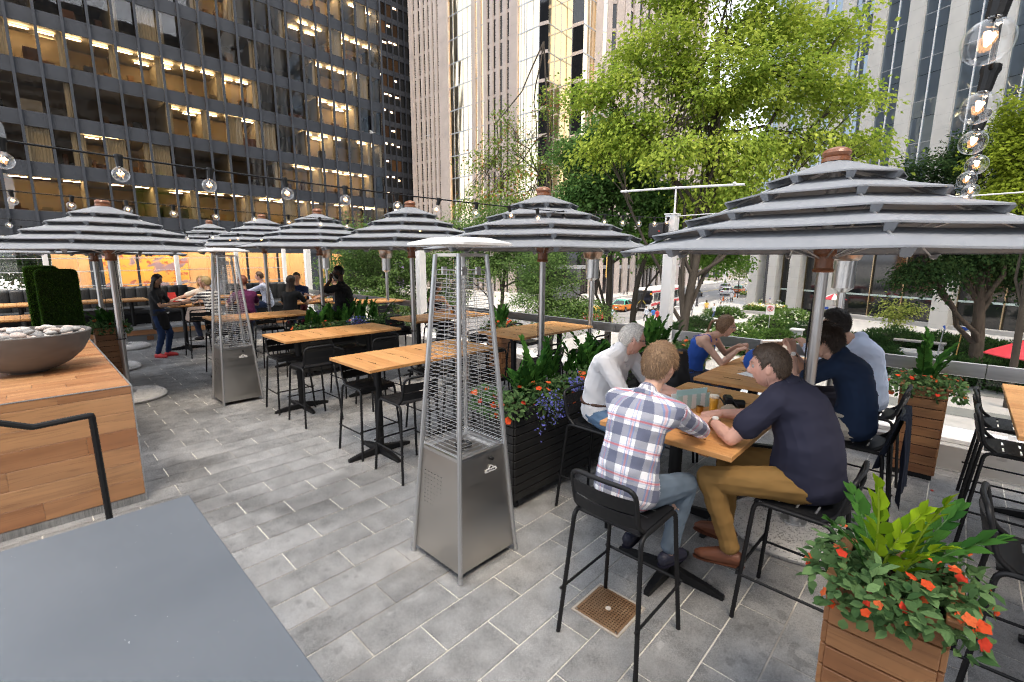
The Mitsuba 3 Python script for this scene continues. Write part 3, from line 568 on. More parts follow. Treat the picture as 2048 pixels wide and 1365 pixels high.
for i in nb3:
    tc = 10.72 + (i - 3) * PR + 3.6 * 0
    part(t3, 'pier', h3(tc - 0.7, tc + 0.7, -0.4, 0.28, zs, zt), 'm_pier')
    for r in range(16):
        for j, (u0, u1) in enumerate(((0.72, 1.78), (1.82, 2.88))):
            for zz0, zz1 in ((ROW * r + 5.85 - 4.03, ROW * r + 8.27 - 4.03), (ROW * r + 8.32 - 4.03, ROW * r + 9.83 - 4.03)):
                if zz1 < zs: continue
                a, b = q3(tc + u0, 0, 0), q3(tc + u1, 0, 0)
                v, f = grid_quad(a + A(0, 0, zz0), b + A(0, 0, zz0), b + A(0, 0, zz1), a + A(0, 0, zz1), 5, tr.uniform(-.02, .02), N3)
                v = v + N3 * ((v - (a + b) / 2) @ D3 * tr.uniform(-.014, .014) + (v[:, 2] - zz0) * tr.uniform(-.010, .010))[:, None]
                f = f if N3 @ np.cross(v[f[0, 1]] - v[f[0, 0]], v[f[0, 2]] - v[f[0, 0]]) > 0 else f[:, ::-1]
                if 0 <= i < 7 and 0 < r < 7 and cnt.setdefault('t3', 0) < 296: part(t3, 'window', (v, f), 'm_blueglass', True); cnt['t3'] += 1
                else: more.append((v, f))
        if r: part(t3, 'transom', h3(tc + 0.7, tc + 2.9, -0.05, 0.05, ROW * r + 9.83 - 4.03, ROW * r + 9.88 - 4.03), 'm_alu') if 0 <= i < 7 and r < 8 else None
    part(t3, 'mullion', h3(tc + 1.77, tc + 1.83, -0.05, 0.12, zs, zt), 'm_white')
labels[part(t3, 'distant_window', cat(more), 'm_blueglass', True)] = {'kind': 'stuff'}
t3a, t3b = 10.72 - 14 * PR - 0.7, 10.72 + 3 * PR + 3
part(t3, 'core', h3(t3a, t3b, -30, -0.42, zs, zt), 'm_vc', col=(0.06, 0.065, 0.07))
part(t3, 'soffit', h3(t3a, t3b + 0.5, -9, 0.5, 3.3, zs), 'm_pier')
for t in (23.6, 20.6, 17.2, 12.2, 1.0): part(t3, 'stone_column', h3(t - 0.75, t + 0.75, -1.0, 0.7, G, 3.3), 'm_pier')
for t0, t1 in ((1.8, 5.0), (5.1, 8.3), (8.4, 11.4), (-3.2, 0.2), (-6.5, -3.3), (13.0, 16.4), (18.0, 19.8)):
    part(t3, 'lobby_window', (lambda a, b: quad(a + A(0, 0, G + .4), b + A(0, 0, G + .4), b + A(0, 0, -1.75), a + A(0, 0, -1.75)))(q3(t0, -.5, 0), q3(t1, -.5, 0)), 'm_darkglass')
    part(t3, 'lobby_window', (lambda a, b: quad(a + A(0, 0, -1.55), b + A(0, 0, -1.55), b + A(0, 0, 3.3), a + A(0, 0, 3.3)))(q3(t0, -.5, 0), q3(t1, -.5, 0)), 'm_darkglass')
    part(t3, 'lobby_transom', h3(t0, t1, -.55, -.4, -1.75, -1.55), 'm_vc', col=(0.45, 0.55, 0.52))
    part(t3, 'lobby_frame', h3(t1, t1 + .1, -.55, -.3, G, 3.3), 'm_vc_metal', col=(0.62, 0.5, 0.33))
part(t3, 'lobby_step', h3(t3a, 13, -.6, 0.4, G, G + 0.4), 'm_concrete')
part(t3, 'lobby_wall', h3(t3a, t3b, -1.4, -1.2, G, 3.3), 'm_vc', col=(0.05, 0.055, 0.055))
# ---- towers on our own side, behind the viewer, that show in the windows opposite
for nm, lab, x0, x1, y0, h, c in (('office_slab', 'dark ribbed tower mirrored in the left windows', -62, -9, -52, 92, (.10, .095, .09)), ('office_slab', 'lower ribbed block mirrored between two towers', 0, 44, -58, 60, (.16, .15, .14)), ('office_slab', 'tall ribbed tower mirrored in the right windows', 46, 96, -62, 98, (.12, .12, .125))):
    k = thing(nm, lab, 'building'); part(k, 'wall', bx((x0, y0 - 20, G), (x1, y0, h)), 'm_vc_gloss', col=(.02, .022, .026))
    part(k, 'spandrel', cat([bx((x0, y0, z), (x1, y0 + .3, z + 1.3)) for z in np.arange(1, h - 2, 3.8)]), 'm_vc', col=c); labels[k + '__spandrel'] = {'kind': 'stuff'}
    part(k, 'rib', cat([bx((x, y0, G), (x + .5, y0 + .5, h)) for x in np.arange(x0, x1, 3.0)]), 'm_vc', col=np.array(c) * .8); labels[k + '__rib'] = {'kind': 'stuff'}
# ---- buildings closing the street
def far_block(name, lab, s0, s1, o0, o1, h, c, win, fh=3.8, bw=3.0):
    k = thing(name, lab, 'building'); z0 = 0
    part(k, 'wall', hull([st(s, o, z) for s in (s0, s1) for o in (o0, o1) for z in (0, h)]), 'm_vc', col=c)
    # windows on the end facing us and on the side along the street
    for r in range(int(min(h, 26) // fh)):
        n = int((o1 - o0) // bw)
        for i in range(n):
            o = o0 + (i + .2) * bw
            part(k, 'window', hull([st(s, q, z) for s in (s0 - .06, s0) for q in (o, o + bw * .6) for z in (r * fh + 1.2, r * fh + fh - .5)]), 'm_vc_gloss', col=win)
    return k
far_block('brick_building', 'reddish brown building closing the far end of the street', 150, 190, -14, -40, 30, (0.3, 0.2, 0.16), (0.05, 0.05, 0.06), bw=-3.0)
far_block('pale_office_block', 'pale stone office block far down the street', 92, 130, 2, 40, 42, (0.42, 0.39, 0.36), (0.07, 0.08, 0.1))
far_block('grey_office_block', 'dark grey office block beyond the pale one down the street', 175, 240, 2, 60, 55, (0.2, 0.2, 0.21), (0.05, 0.06, 0.08))
far_block('far_street_block', 'grey building just visible at the very end of the street', 260, 300, -40, 2, 40, (0.33, 0.32, 0.31), (0.1, 0.11, 0.12))
# ================================================================ FURNITURE
# ---- bar stool (built once facing +x, then copied)
def build_stool():
    k = thing('bar_stool', '', 'bar stool', 'black metal bar stools')
    R_ = 0.0125
    for s in (-1, 1):
        part(k, 'side_frame', tube(arc([(0.245, 0.245 * s, 0), (0.195, 0.2 * s, 0.748), (-0.185, 0.2 * s, 0.748), (-0.25, 0.245 * s, 0)], 0.05, 5), R_, 9), 'm_black', 40)
    part(k, 'back_frame', tube(arc([(-0.13, -0.188, 0.752), (-0.195, -0.188, 0.80), (-0.245, -0.188, 1.015), (-0.262, 0, 1.018), (-0.245, 0.188, 1.015), (-0.195, 0.188, 0.80), (-0.13, 0.188, 0.752)], 0.06, 5), R_, 9), 'm_black', 40)
    def slat(z0, z1):
        y = np.linspace(-0.183, 0.183, 9); V = []
        for z in (z0, z1):
            x = -0.20 - (z - 0.8) * 0.225 - 0.028 * (1 - (y / 0.183) ** 2)
            V += [np.stack([x, y, np.full(9, z)], 1), np.stack([x - 0.004, y, np.full(9, z)], 1)]
        V = np.vstack(V); a, b, c, d = 0, 9, 18, 27; F = []
        for i in range(8):
            for p, q in ((a, c), (d, b), (b, a), (c, d)): F += [[p + i, p + i + 1, q + i + 1], [p + i, q + i + 1, q + i]]
        return V, np.array(F)
    for z0, z1 in ((0.80, 0.872), (0.882, 0.962)): part(k, 'back_slat', slat(z0, z1), 'm_black')
    hs = [sbox(x - 0.006, -0.14, x + 0.006, -0.03) for x in (-0.09, 0.0, 0.09)] + [sbox(x - 0.006, 0.03, x + 0.006, 0.14) for x in (-0.09, 0.0, 0.09)]
    part(k, 'seat', cat(prism(sbox(-0.19, -0.192, 0.19, 0.192).difference(unary_union(hs)), 0.005, 0.757), tube([(0.19, -0.19, 0.75), (0.19, 0.19, 0.75)], 0.012, 8), bx((0.196, -0.19, 0.715), (0.20, 0.19, 0.75))), 'm_black')
    for s in (-1, 1): part(k, 'side_bar', tube([(0.25, 0.232 * s, 0.285), (-0.255, 0.232 * s, 0.285)], 0.008, 7), 'm_black', True)
    part(k, 'foot_rest', tube([(0.237, -0.25, 0.315), (0.237, 0.25, 0.315)], 0.009, 7), 'm_black', True)
    return k
ST = [ # x, y, heading in quarter turns of 90 degrees (0 faces +x, 1 +y, 3 -y), label
 (2.14, 1.18, 0, 'black metal bar stool under the man in the plaid shirt, over the drain'),
 (2.94, 0.50, 1, 'black metal bar stool under the man in the navy polo shirt'),
 (3.22, 2.05, 3, 'black metal bar stool under the grey haired man beside the black planter'),
 (4.30, 0.44, 1, 'black metal bar stool under the man in the navy t-shirt, a jacket on its back'),
 (5.22, 0.46, 1, 'black metal bar stool under the man in the pale blue shirt'),
 (4.95, 2.02, 3, 'black metal bar stool under the woman in the blue patterned top'),
 (4.42, 2.05, 3, 'black metal bar stool with a dark grey backpack on its seat'),
 (2.50, 3.80, 1, 'empty black bar stool before the middle table, closest to the tall heater'),
 (3.32, 3.80, 1, 'black bar stool seen through the wire grille of the tall heater'),
 (2.50, 4.56, 3, 'empty black bar stool tucked under the middle table\'s far side near its open end'),
 (3.40, 4.60, 3, 'black bar stool behind the middle table, only curved back and seat showing'),
 (2.48, 5.93, 1, 'empty black bar stool in front of the rear left table, seen from behind'),
 (3.42, 5.93, 1, 'second black bar stool in front of the rear left table, further right'),
 (2.46, 6.70, 3, 'empty black bar stool behind the rear left table, beside the small heater'),
 (3.45, 6.78, 3, 'black bar stool beyond the rear left table in front of the low planter'),
 (4.80, 5.10, 3, 'black bar stool at the far side of the table by the balustrade'),
 (5.72, 5.15, 3, 'black bar stool at the far side of the balustrade table, next to the flower pot'),
 (4.72, 3.95, 1, 'black bar stool whose seat shows below the balustrade table beside its post'),
 (5.75, 3.92, 1, 'black bar stool with curved back rising behind the planter leaves'),
 (4.85, 6.2, 1, 'black bar stool in front of the camisole woman\'s table'),
 (4.85, 7.5, 3, 'black bar stool with a black cloth bag on its seat behind the rear umbrella post'),
 (5.75, 7.55, 3, 'black bar stool under the woman in the black camisole'),
 (5.85, 6.2, 1, 'black bar stool between the camisole woman\'s table and the flower pot'),
 (6.1, 9.9, 3, 'lone black bar stool with slatted back by the rear balustrade table'),
 (2.45, 9.72, 3, 'black bar stool behind the long table left of the small heater'),
 (3.35, 8.75, 1, 'black bar stool with slatted back just left of the low black planter'),
 (3.3, 9.75, 3, 'black bar stool on the far side of the long table behind the small heater'),
 (2.55, 11.75, 1, 'black bar stool beneath the tan tote bag beside the waitress'),
 (3.35, 12.0, 1, 'black bar stool under the guest in the striped shirt'),
 (3.9, 11.0, 2, 'black bar stool under the woman with long brown hair'),
 (3.05, 10.9, 1, 'black bar stool behind the small heater under the person in plum'),
 (5.55, -0.46, 3, 'black bar stool at the right edge, farthest of the two at the cut off table'),
 (4.85, -0.46, 3, 'black bar stool at the right edge, nearer of the two at the cut off table'),
 (3.05, -0.46, 3, 'black bar stool in the lower right corner beside the cedar planter'),
]
stool0 = None
for x, y, q, lab in ST:
    tw = place(x, y, 0, q * PI / 2 + 0.02 * math.sin(9 * x + 5 * y))
    if stool0 is None: stool0 = build_stool(); labels[stool0]['label'] = lab; first_tw = tw
    else: copy_of(stool0, tw, lab)
set_place(stool0, first_tw)
# ---- tables
def build_table():
    k = thing('bar_table', '', 'table', 'wood topped bar tables')
    L, W, z = 1.72, 0.84, 1.05; n = 9; w = L / n
    for i in range(n):
        x0 = -L / 2 + i * w; tight = i % 2
        part(k, 'board', cb((x0 + (0.0022 if tight else 0.001), -W / 2, z - 0.032), (x0 + w - (0.001 if tight else 0.0022), W / 2, z + 0.0008 * (i % 3)), 0.003), 'm_teak', uv=wuv(1, 0))
    for i in range(1, n, 2):
        for y0 in (-0.22, 0.06):
            for dx in (0.0,): part(k, 'slot', bx((-L / 2 + i * w - 0.004, y0, z + 0.001), (-L / 2 + i * w + 0.004, y0 + 0.16, z + 0.0022)), 'm_vc_matte', col=(0.03, 0.015, 0.008))
    for y in (-0.25, 0.25): part(k, 'rail', cb((-L / 2 + 0.06, y - 0.03, z - 0.06), (L / 2 - 0.06, y + 0.03, z - 0.033), 0.003), 'm_teak_dark', uv=wuv(0, 1))
    for x in (-0.54, 0.54):
        part(k, 'column', cat(tube([(x, 0, 0.04), (x, 0, 1.0)], 0.042, 12), cb((x - 0.14, -0.14, 0.985), (x + 0.14, 0.14, 0.9895 + 0.0), 0.002)), 'm_black', 40)
        for a in range(4):
            d = A(math.cos(a * PI / 2), math.sin(a * PI / 2), 0); e = A(-d[1], d[0], 0); c = A(x, 0, 0)
            pts = [c + d * r + e * s * ww + A(0, 0, zz) for r, ww, zt_ in ((0.02, 0.03, 0.085), (0.28, 0.024, 0.05), (0.37, 0.018, 0.03)) for s in (-1, 1) for zz in (0.008 if r < 0.36 else 0.0, zt_)]
            part(k, 'base_arm', hull(pts), 'm_black', 30)
    return k
TB = [(3.05, 4.38, 0, 'middle wood topped bar table with planked top between the two pyramid heaters'),
      (3.24, 1.20, 0.81, 'wood bar table in front, shared by the plaid shirt and navy polo men'),
      (5.00, 1.24, 0, 'wood bar table by the balustrade where the woman with glasses eats'),
      (3.10, 6.55, 0, 'rear left wood bar table beyond the middle one, empty, in front of the low planter'),
      (5.42, 4.62, 0, 'empty wood bar table beside the balustrade and the centre umbrella post'),
      (5.42, 7.0, 0, 'wood bar table of the woman in the black camisole'),
      (3.05, 9.42, 0, 'long wood bar table half hidden by the small pyramid heater'),
      (6.0, 10.75, 0, 'empty wood bar table near the rear balustrade behind the standing man'),
      (3.05, 12.85, 0, 'wood bar table crowded with food where the waitress stands'),
      (5.2, 11.7, 0, 'wood bar table with beers where four guests sit at the back'),
      (1.35, 15.2, 0, 'dark wood table in front of the banquette behind the waitress'),
      (-0.6, 15.2, 0, 'wood table at the left end of the banquette behind the hedge panels'),
      (-0.55, 11.9, 0, 'dark wood table cut off by the left edge in front of the hedge panels'),
      (3.9, 14.9, 0, 'small wood table with a beer glass at the banquette corner'),
      (4.98, -0.79, 0, 'wood bar table cut off by the right edge'),
      (3.1, -0.85, 0, 'wood bar table out at the lower right corner')]
table0 = None
for x, y, q, lab in TB:
    tw = place(x, y) if not q else T().translate([x, y, 0]).scale([q, 1, 1])
    if table0 is None: table0 = build_table(); labels[table0]['label'] = lab; first_tw = tw
    else: copy_of(table0, tw, lab)
set_place(table0, first_tw)
# ---- umbrellas
mat('m_canvas', proc(lambda p, n, uv: mi.Color3f(0.20, 0.212, 0.232) * (0.97 + 0.1 * (fbm(p.x * 3, p.y * 3, p.z * 3, 3) - 0.5) + 0.05 * (noise(p.x * 240, p.y * 240, p.z * 240) - 0.5))), 0.8, sheen=0.3)
mat('m_turned', proc(lambda p, n, uv: mix((0.20, 0.075, 0.035), (0.27, 0.11, 0.055), fbm(p.x * 20, p.y * 20, p.z * 60, 3))), 0.3, clearcoat=0.5)
mat('m_pebbled', proc(lambda p, n, uv: mi.Color3f(1, 0.99, 0.97) * (0.62 - 0.34 * smoothstep(0.6, 0.78, noise(p.x * 130, p.y * 130, p.z * 130)) - 0.1 * fbm(p.x * 8, p.y * 8, 1, 3))), 0.85)
PROF = [(0.075, 2.765), (0.41, 2.655), (0.674, 2.525), (0.945, 2.40), (1.18, 2.292), (1.42, 2.17)]
def build_umbrella(dz, rz, x, y, lab):
    k = thing('patio_umbrella', lab, 'umbrella', 'tiered grey umbrellas on the terrace')
    a = np.arange(8) * PI / 4
    for i in range(5):
        r1, z1 = PROF[i + 1]; r0, z0 = PROF[i]
        if i: r0 -= 0.17; z0 -= 0.020
        rows = []
        for u in np.linspace(0, 1, 4): rows.append((r0 + (r1 - r0) * u, z0 + (z1 - z0) * u - 0.003 * math.sin(PI * u)))
        rows += [(r1 + 0.004, z1 - 0.009)]
        V = []; m = 6
        for r, z in rows:
            for s in range(8):
                A0, A1 = A(math.cos(a[s]), math.sin(a[s])), A(math.cos(a[(s + 1) % 8]), math.sin(a[(s + 1) % 8]))
                for t in np.linspace(0, 1, m, endpoint=False):
                    q = (A0 * (1 - t) + A1 * t) * r; V.append([q[0], q[1], z - 0.005 * math.sin(PI * t) * (r / 1.4)])
        V = np.array(V); N = 8 * m; j = np.arange(N); j2 = (j + 1) % N; F = []
        for b in range(len(rows) - 1): o, p = b * N, (b + 1) * N; F += [np.stack([o + j, p + j, p + j2], 1), np.stack([o + j, p + j2, o + j2], 1)]
        V2 = V - A(0, 0, 0.002)
        part(k, 'canopy_tier', cat((V, np.vstack(F)), (V2, np.vstack(F)[:, ::-1])), 'm_canvas', 25)
        if i < 5:   # pockets under the rib ends
            pk = None
            for s in range(8):
                d = A(math.cos(a[s]), math.sin(a[s]), 0); e = A(-d[1], d[0], 0)
                part(k, 'rib_pocket', hull([d * (r1 - 0.0) + e * 0.028 + A(0, 0, z1 - .010), d * r1 - e * 0.028 + A(0, 0, z1 - .010), d * (r1 - .03) + e * .02 + A(0, 0, z1 - .052), d * (r1 - .03) - e * .02 + A(0, 0, z1 - .052), d * (r1 - .11) + A(0, 0, z1 - .02), d * (r1 - .11) + A(0, 0, z1 - .03)]), 'm_canvas')
    for s in range(8):
        d = A(math.cos(a[s]), math.sin(a[s]), 0)
        part(k, 'rib', cat(tube([d * (r - .03) + A(0, 0, z - .05) for r, z in PROF], 0.008, 6), tube([d * 0.06 + A(0, 0, 2.12), d * 0.80 + A(0, 0, 2.40)], 0.007, 6)), 'm_alu', True)
    part(k, 'pole', tube([(0, 0, 0.1), (0, 0, 2.74)], 0.0375, 16), 'm_pole', 40)
    part(k, 'hub', lathe([(0.0, 2.02), (0.062, 2.02), (0.068, 2.03), (0.062, 2.045), (0.058, 2.05), (0.058, 2.13), (0.07, 2.15), (0.07, 2.18), (0.0, 2.18)], 20), 'm_turned', 30)
    part(k, 'finial', lathe([(0.085, 2.765), (0.085, 2.79), (0.07, 2.795), (0.082, 2.805), (0.088, 2.82), (0.078, 2.84), (0.05, 2.855), (0.02, 2.862), (0.0, 2.866)], 24), 'm_turned', 30)
    cv = [(0.039 * math.cos(t * 3), 0.039 * math.sin(t * 3), 2.05 - t * 1.15) for t in np.linspace(0, 1, 14)]
    part(k, 'cord', cat(tube([A(*c) * A(1.25, 1.25, 1) for c in cv], 0.004, 5), tube([(0.052 * math.cos(q), 0.052 * math.sin(q), 0.9) for q in np.linspace(0, 6.28, 14)], 0.007, 5), tube([(0.06, 0.02, 2.05), (0.075, 0.03, 1.4), (0.06, 0.02, 0.92)], 0.004, 5)), 'm_black', True)
    part(k, 'flange', cat(lathe([(0.0, 0.112), (0.09, 0.112), (0.092, 0.108), (0.09, 0.10)], 24), *[lathe([(0.0, 0.122), (0.009, 0.12), (0.011, 0.11)], 8, (0.068 * math.cos(t), 0.068 * math.sin(t), 0)) for t in (0.5, 2.07, 3.64, 5.2)]), 'm_alu', 30)
    part(k, 'base_disc', lathe([(0.0, 0.10), (0.34, 0.10), (0.42, 0.09), (0.455, 0.065), (0.465, 0.035), (0.45, 0.008), (0.43, 0.0)], 48), 'm_pebbled', 40)
    return k
mat('m_pole', (0.50, 0.50, 0.50), 0.36, metallic=0.9)
UM = [(3.95, 0.72, 0.0, PI / 8, 'nearest tiered grey umbrella over the diners on the right'),
      (4.36, 3.66, 0.055, 0, 'tiered grey umbrella in the middle, right behind the tall heater'),
      (4.36, 6.38, 0.10, 0.0, 'tiered grey umbrella over the camisole woman\'s table, left of the middle one'),
      (4.12, 9.15, 0.14, PI / 8, 'tiered grey umbrella behind the small heater, fourth from the right'),
      (4.15, 12.2, 0.20, 0, 'small looking far tiered umbrella behind the small heater\'s hood'),
      (0.93, 8.85, 0.03, PI / 8, 'large tiered grey umbrella on the left in front of the black tower'),
      (0.98, 11.4, 0.0, 0, 'tiered grey umbrella mostly hidden behind the large left one, its pole leftmost'),
      (1.53, 13.9, 0.0, 0.2, 'farthest left tiered umbrella hidden behind the large one, pole beside the waitress'),
      (3.9, 15.6, 0.22, 0.1, 'tiered umbrella just peeping out at the back near the windscreen')]
u0 = None
for x, y, dz, rz, lab in UM:
    if u0 is None: u0 = build_umbrella(dz, rz, x, y, lab); first_tw = place(x, y, dz, rz)
    else:
        k = copy_of(u0, place(x, y, 0.0, rz), lab)
        if dz: # the farther poles are a little longer
            for c in [c for c in scene if c.startswith(k + '__')]:
                if not any(w in c for w in ('base_disc', 'flange')): scene[c]['to_world'] = T().translate([x, y, 0]).rotate([0, 0, 1], math.degrees(rz)).scale([1, 1, (2.2 + dz) / 2.2])
set_place(u0, first_tw)
# ---- pyramid heaters
def brushed(p, n, uv): return 0.16 + 0.22 * fbm(p.x * 2, p.y * 2, p.z * 60, 3) + 0.10 * fbm(p.x * 5, p.y * 5, p.z * 5, 2)
scene['m_brushed'] = {'type': 'twosided', 'bsdf': {'type': 'bumpmap', 'arbitrary': proc(lambda p, n, uv: 0.004 * fbm(p.x * 1.6, p.y * 1.6, p.z * 2.6, 2), 4e-3), 'scale': 1.0,
                      'bsdf': {'type': 'principled', 'base_color': rgb(0.52, 0.495, 0.46), 'metallic': 1.0, 'roughness': proc(brushed)}}}
def build_heater(lab):
    k = thing('pyramid_heater', lab, 'patio heater', 'pyramid patio heaters')
    HB, HT, zb, zt = 0.262, 0.118, 0.05, 2.13
    def w(z): return HB + (HT - HB) * z / zt
    for sx in (-1, 1):
        for sy in (-1, 1):
            part(k, 'leg', cat(tube([(sx * w(0), sy * w(0), 0.012), (sx * w(zt), sy * w(zt), zt)], 0.0155, 10), lathe([(0.0, 0.0), (0.022, 0.0), (0.022, 0.012), (0.017, 0.02), (0.017, 0.05)], 12, (sx * w(0), sy * w(0), 0))), 'm_alu', 40)
    BT = 0.80
    for q in range(4):
        Rm = rot((0, 0, 1), q * PI / 2); a, b = w(zb) - 0.006, w(BT) - 0.006
        pts = np.array([[a, -a + .006, zb], [a, a - .006, zb], [b, b - .006, BT], [b, -b + .006, BT]])
        v, f = grid_quad(*pts, 12, 0.004, (1, 0, 0)); v = np.vstack([v, v - A(0.004, 0, 0)]); f = np.vstack([f, f[:, ::-1] + len(v) // 2])
        part(k, 'panel', (v @ Rm.T, f), 'm_brushed', True)
        t0, t1 = w(BT) - 0.012, w(BT) - 0.055
        part(k, 'rim', move(hull([(w(BT) - .002, s * (w(BT) - .002), BT + h) for s in (-1, 1) for h in (0, .022)] + [(t1, s * t1, BT + h) for s in (-1, 1) for h in (0.0, .012)]), R=Rm), 'm_steel')
        gr = []
        for i in range(44):
            z = 0.845 + i * 0.0275
            if z > 2.02: break
            if i > 22 and i % 2 == 0: pass
            gr.append(tube([(w(z) - 0.004, -w(z) + .014, z), (w(z) - 0.004, w(z) - .014, z)], 0.0019, 5, caps=False))
        for s in (0,): gr.append(tube([(w(.84) - .007, s * w(.84), .84), (w(2.02) - .007, s * w(2.02), 2.02)], 0.0017, 5, caps=False))
        fr = [(w(.835) - .006, -w(.835) + .016, .835), (w(.835) - .006, w(.835) - .016, .835), (w(2.03) - .006, w(2.03) - .016, 2.03), (w(2.03) - .006, -w(2.03) + .016, 2.03)]
        gr.append(tube(arc(fr, .02, 4, True), 0.003, 6, True))
        part(k, 'wire_guard', move(cat(gr), R=Rm), 'm_steel', True)
    sl = []
    for i in range(6):
        for j in range(9):   # vent louvres on the face towards the counter
            z = 0.42 + j * 0.028; x = -(w(z)) + .006 - 0.0025; y = -0.03 + i * 0.022 * 1.6
            sl.append(cb((x - .001, y, z), (x + .002, y + .02, z + .006), 0.0015))
    part(k, 'vent', cat(sl), 'm_vc', col=(0.02, 0.02, 0.02))
    part(k, 'deck', bx((-w(BT) + .05, -w(BT) + .05, BT - .004), (w(BT) - .05, w(BT) - .05, BT)), 'm_brushed')
    part(k, 'burner', lathe([(0.055, BT + .005), (0.062, BT + .02), (0.05, BT + .03), (0.045, BT + .02)], 20), 'm_black', 30)
    part(k, 'glass_tube', lathe([(0.05, BT + .03), (0.05, 2.10)], 24), 'm_pane', True)
    part(k, 'top_plate', bx((-w(2.0) + .01, -w(2.0) + .01, 2.115), (w(2.0) - .01, w(2.0) - .01, 2.135)), 'm_brushed')
    part(k, 'bracket', cat(*[cb((s * .06 - .02, t * .1 - .008, 2.0), (s * .06 + .02, t * .1 + .008, 2.05), .002) for s in (-1, 1) for t in (-1, 1)]), 'm_steel')
    hd = 0.235; c_ = 0.75
    oct_ = lambda h, z: [(h * a, h * b, z) for a, b in ((1, c_), (c_, 1), (-c_, 1), (-1, c_), (-1, -c_), (-c_, -1), (c_, -1), (1, -c_))]
    hd = 0.272
    v = np.array(oct_(hd, 2.185) + oct_(hd, 2.20) + oct_(hd * .56, 2.234) + oct_(hd * .54, 2.228) + oct_(hd * .985, 2.186)); f = []
    for b in range(4):
        for s in range(8): o, p = b * 8 + s, b * 8 + (s + 1) % 8; f += [[o, p, p + 8], [o, p + 8, o + 8]]
    f += [[16, 16 + s, 17 + s] for s in range(1, 7)] + [[24, 25 + s, 24 + s] for s in range(1, 7)]
    part(k, 'hood', (v, np.array(f)), 'm_hood')
    part(k, 'knob', move(lathe([(0.0, 0.03), (0.011, 0.03), (0.013, 0.0)], 14), (0.0 + .06, -w(.76) + .005, .762), R=rot((1, 0, 0), PI / 2)), 'm_black', 30)
    # badge: a small crest over a name bar
    bz = 0.665; y = -w(bz) + .006 - .0055
    part(k, 'badge', cat(move(prism(Polygon([(-.05, 0), (.05, 0), (.055, .008), (.05, .024), (.025, .027), (.02, .04), (0, .05), (-.02, .04), (-.025, .027), (-.05, .024), (-.055, .008)]), .002), (0.06, y + .0015, bz), R=rot((1, 0, 0), PI / 2 + .02))), 'm_vc', col=(0.75, 0.75, 0.75))
    tm = meshkit.text_mesh('NAPOLEON', 0.0105, 0.0012, True); v, f = vf(tm); v = v - A((v[:, 0].max() + v[:, 0].min()) / 2, 0, 0)
    part(k, 'badge_letter', move((v, f), (0.06, y - .0008, bz + .008), R=rot((1, 0, 0), PI / 2 + .02)), 'm_vc', col=(0.03, 0.03, 0.03))
    part(k, 'badge_crown', move(prism(Polygon([(-.012, .028), (.012, .028), (.009, .036), (0, .043), (-.009, .036)]), .0012), (0.06, y - .0008, bz), R=rot((1, 0, 0), PI / 2 + .02)), 'm_vc', col=(0.03, 0.03, 0.03))
    return k
mat('m_hood', (0.82, 0.82, 0.81), 0.35, metallic=0.15)
h0 = build_heater('tall stainless pyramid patio heater standing in the centre foreground')
copy_of(h0, place(2.06, 7.66, 0, 0), 'smaller looking stainless pyramid patio heater further back on the left')
set_place(h0, place(2.015, 2.39, 0, 0))
# ---- mushroom heaters by the balustrade
def build_mush(lab):
    k = thing('mushroom_heater', lab, 'patio heater', 'round patio heaters along the balustrade')
    part(k, 'pole', tube([(0, 0, .05), (0, 0, 1.8)], 0.04, 14), 'm_steel', 40)
    part(k, 'base', lathe([(0, .1), (.05, .1), (.2, .07), (.23, .03), (.23, 0)], 28), 'm_steel', 30)
    part(k, 'collar', lathe([(.04, 1.76), (.09, 1.80), (.105, 1.81), (.105, 2.1), (.09, 2.12)], 24), 'm_steel', 30)
    part(k, 'emitter_bowl', lathe([(.10, 2.10), (.135, 2.12), (.155, 2.18), (.165, 2.26), (.17, 2.35), (.16, 2.36)], 28), 'm_copper', 40)
    part(k, 'reflector', lathe([(0, 2.46), (.2, 2.45), (.40, 2.40), (.405, 2.385), (.39, 2.388), (.2, 2.43), (0, 2.44)], 32), 'm_steel', 30)
    return k
mat('m_copper', proc(lambda p, n, uv: mix((0.55, 0.50, 0.46), (0.50, 0.32, 0.22), smoothstep(0.3, 0.7, fbm(p.x * 6, p.y * 6, p.z * 12, 3)))), 0.32, metallic=1.0)
m0 = build_mush('round stainless patio heater beside the balustrade table in the middle')
for x, y, lab in ((6.35, 10.4, 'round stainless patio heater behind the rear balustrade table'), (6.3, 13.6, 'round stainless patio heater left of the standing man in black'), (6.2, 0.93, 'round stainless patio heater behind the nearest umbrella pole')):
    copy_of(m0, place(x, y), lab)
set_place(m0, place(6.42, 4.34))
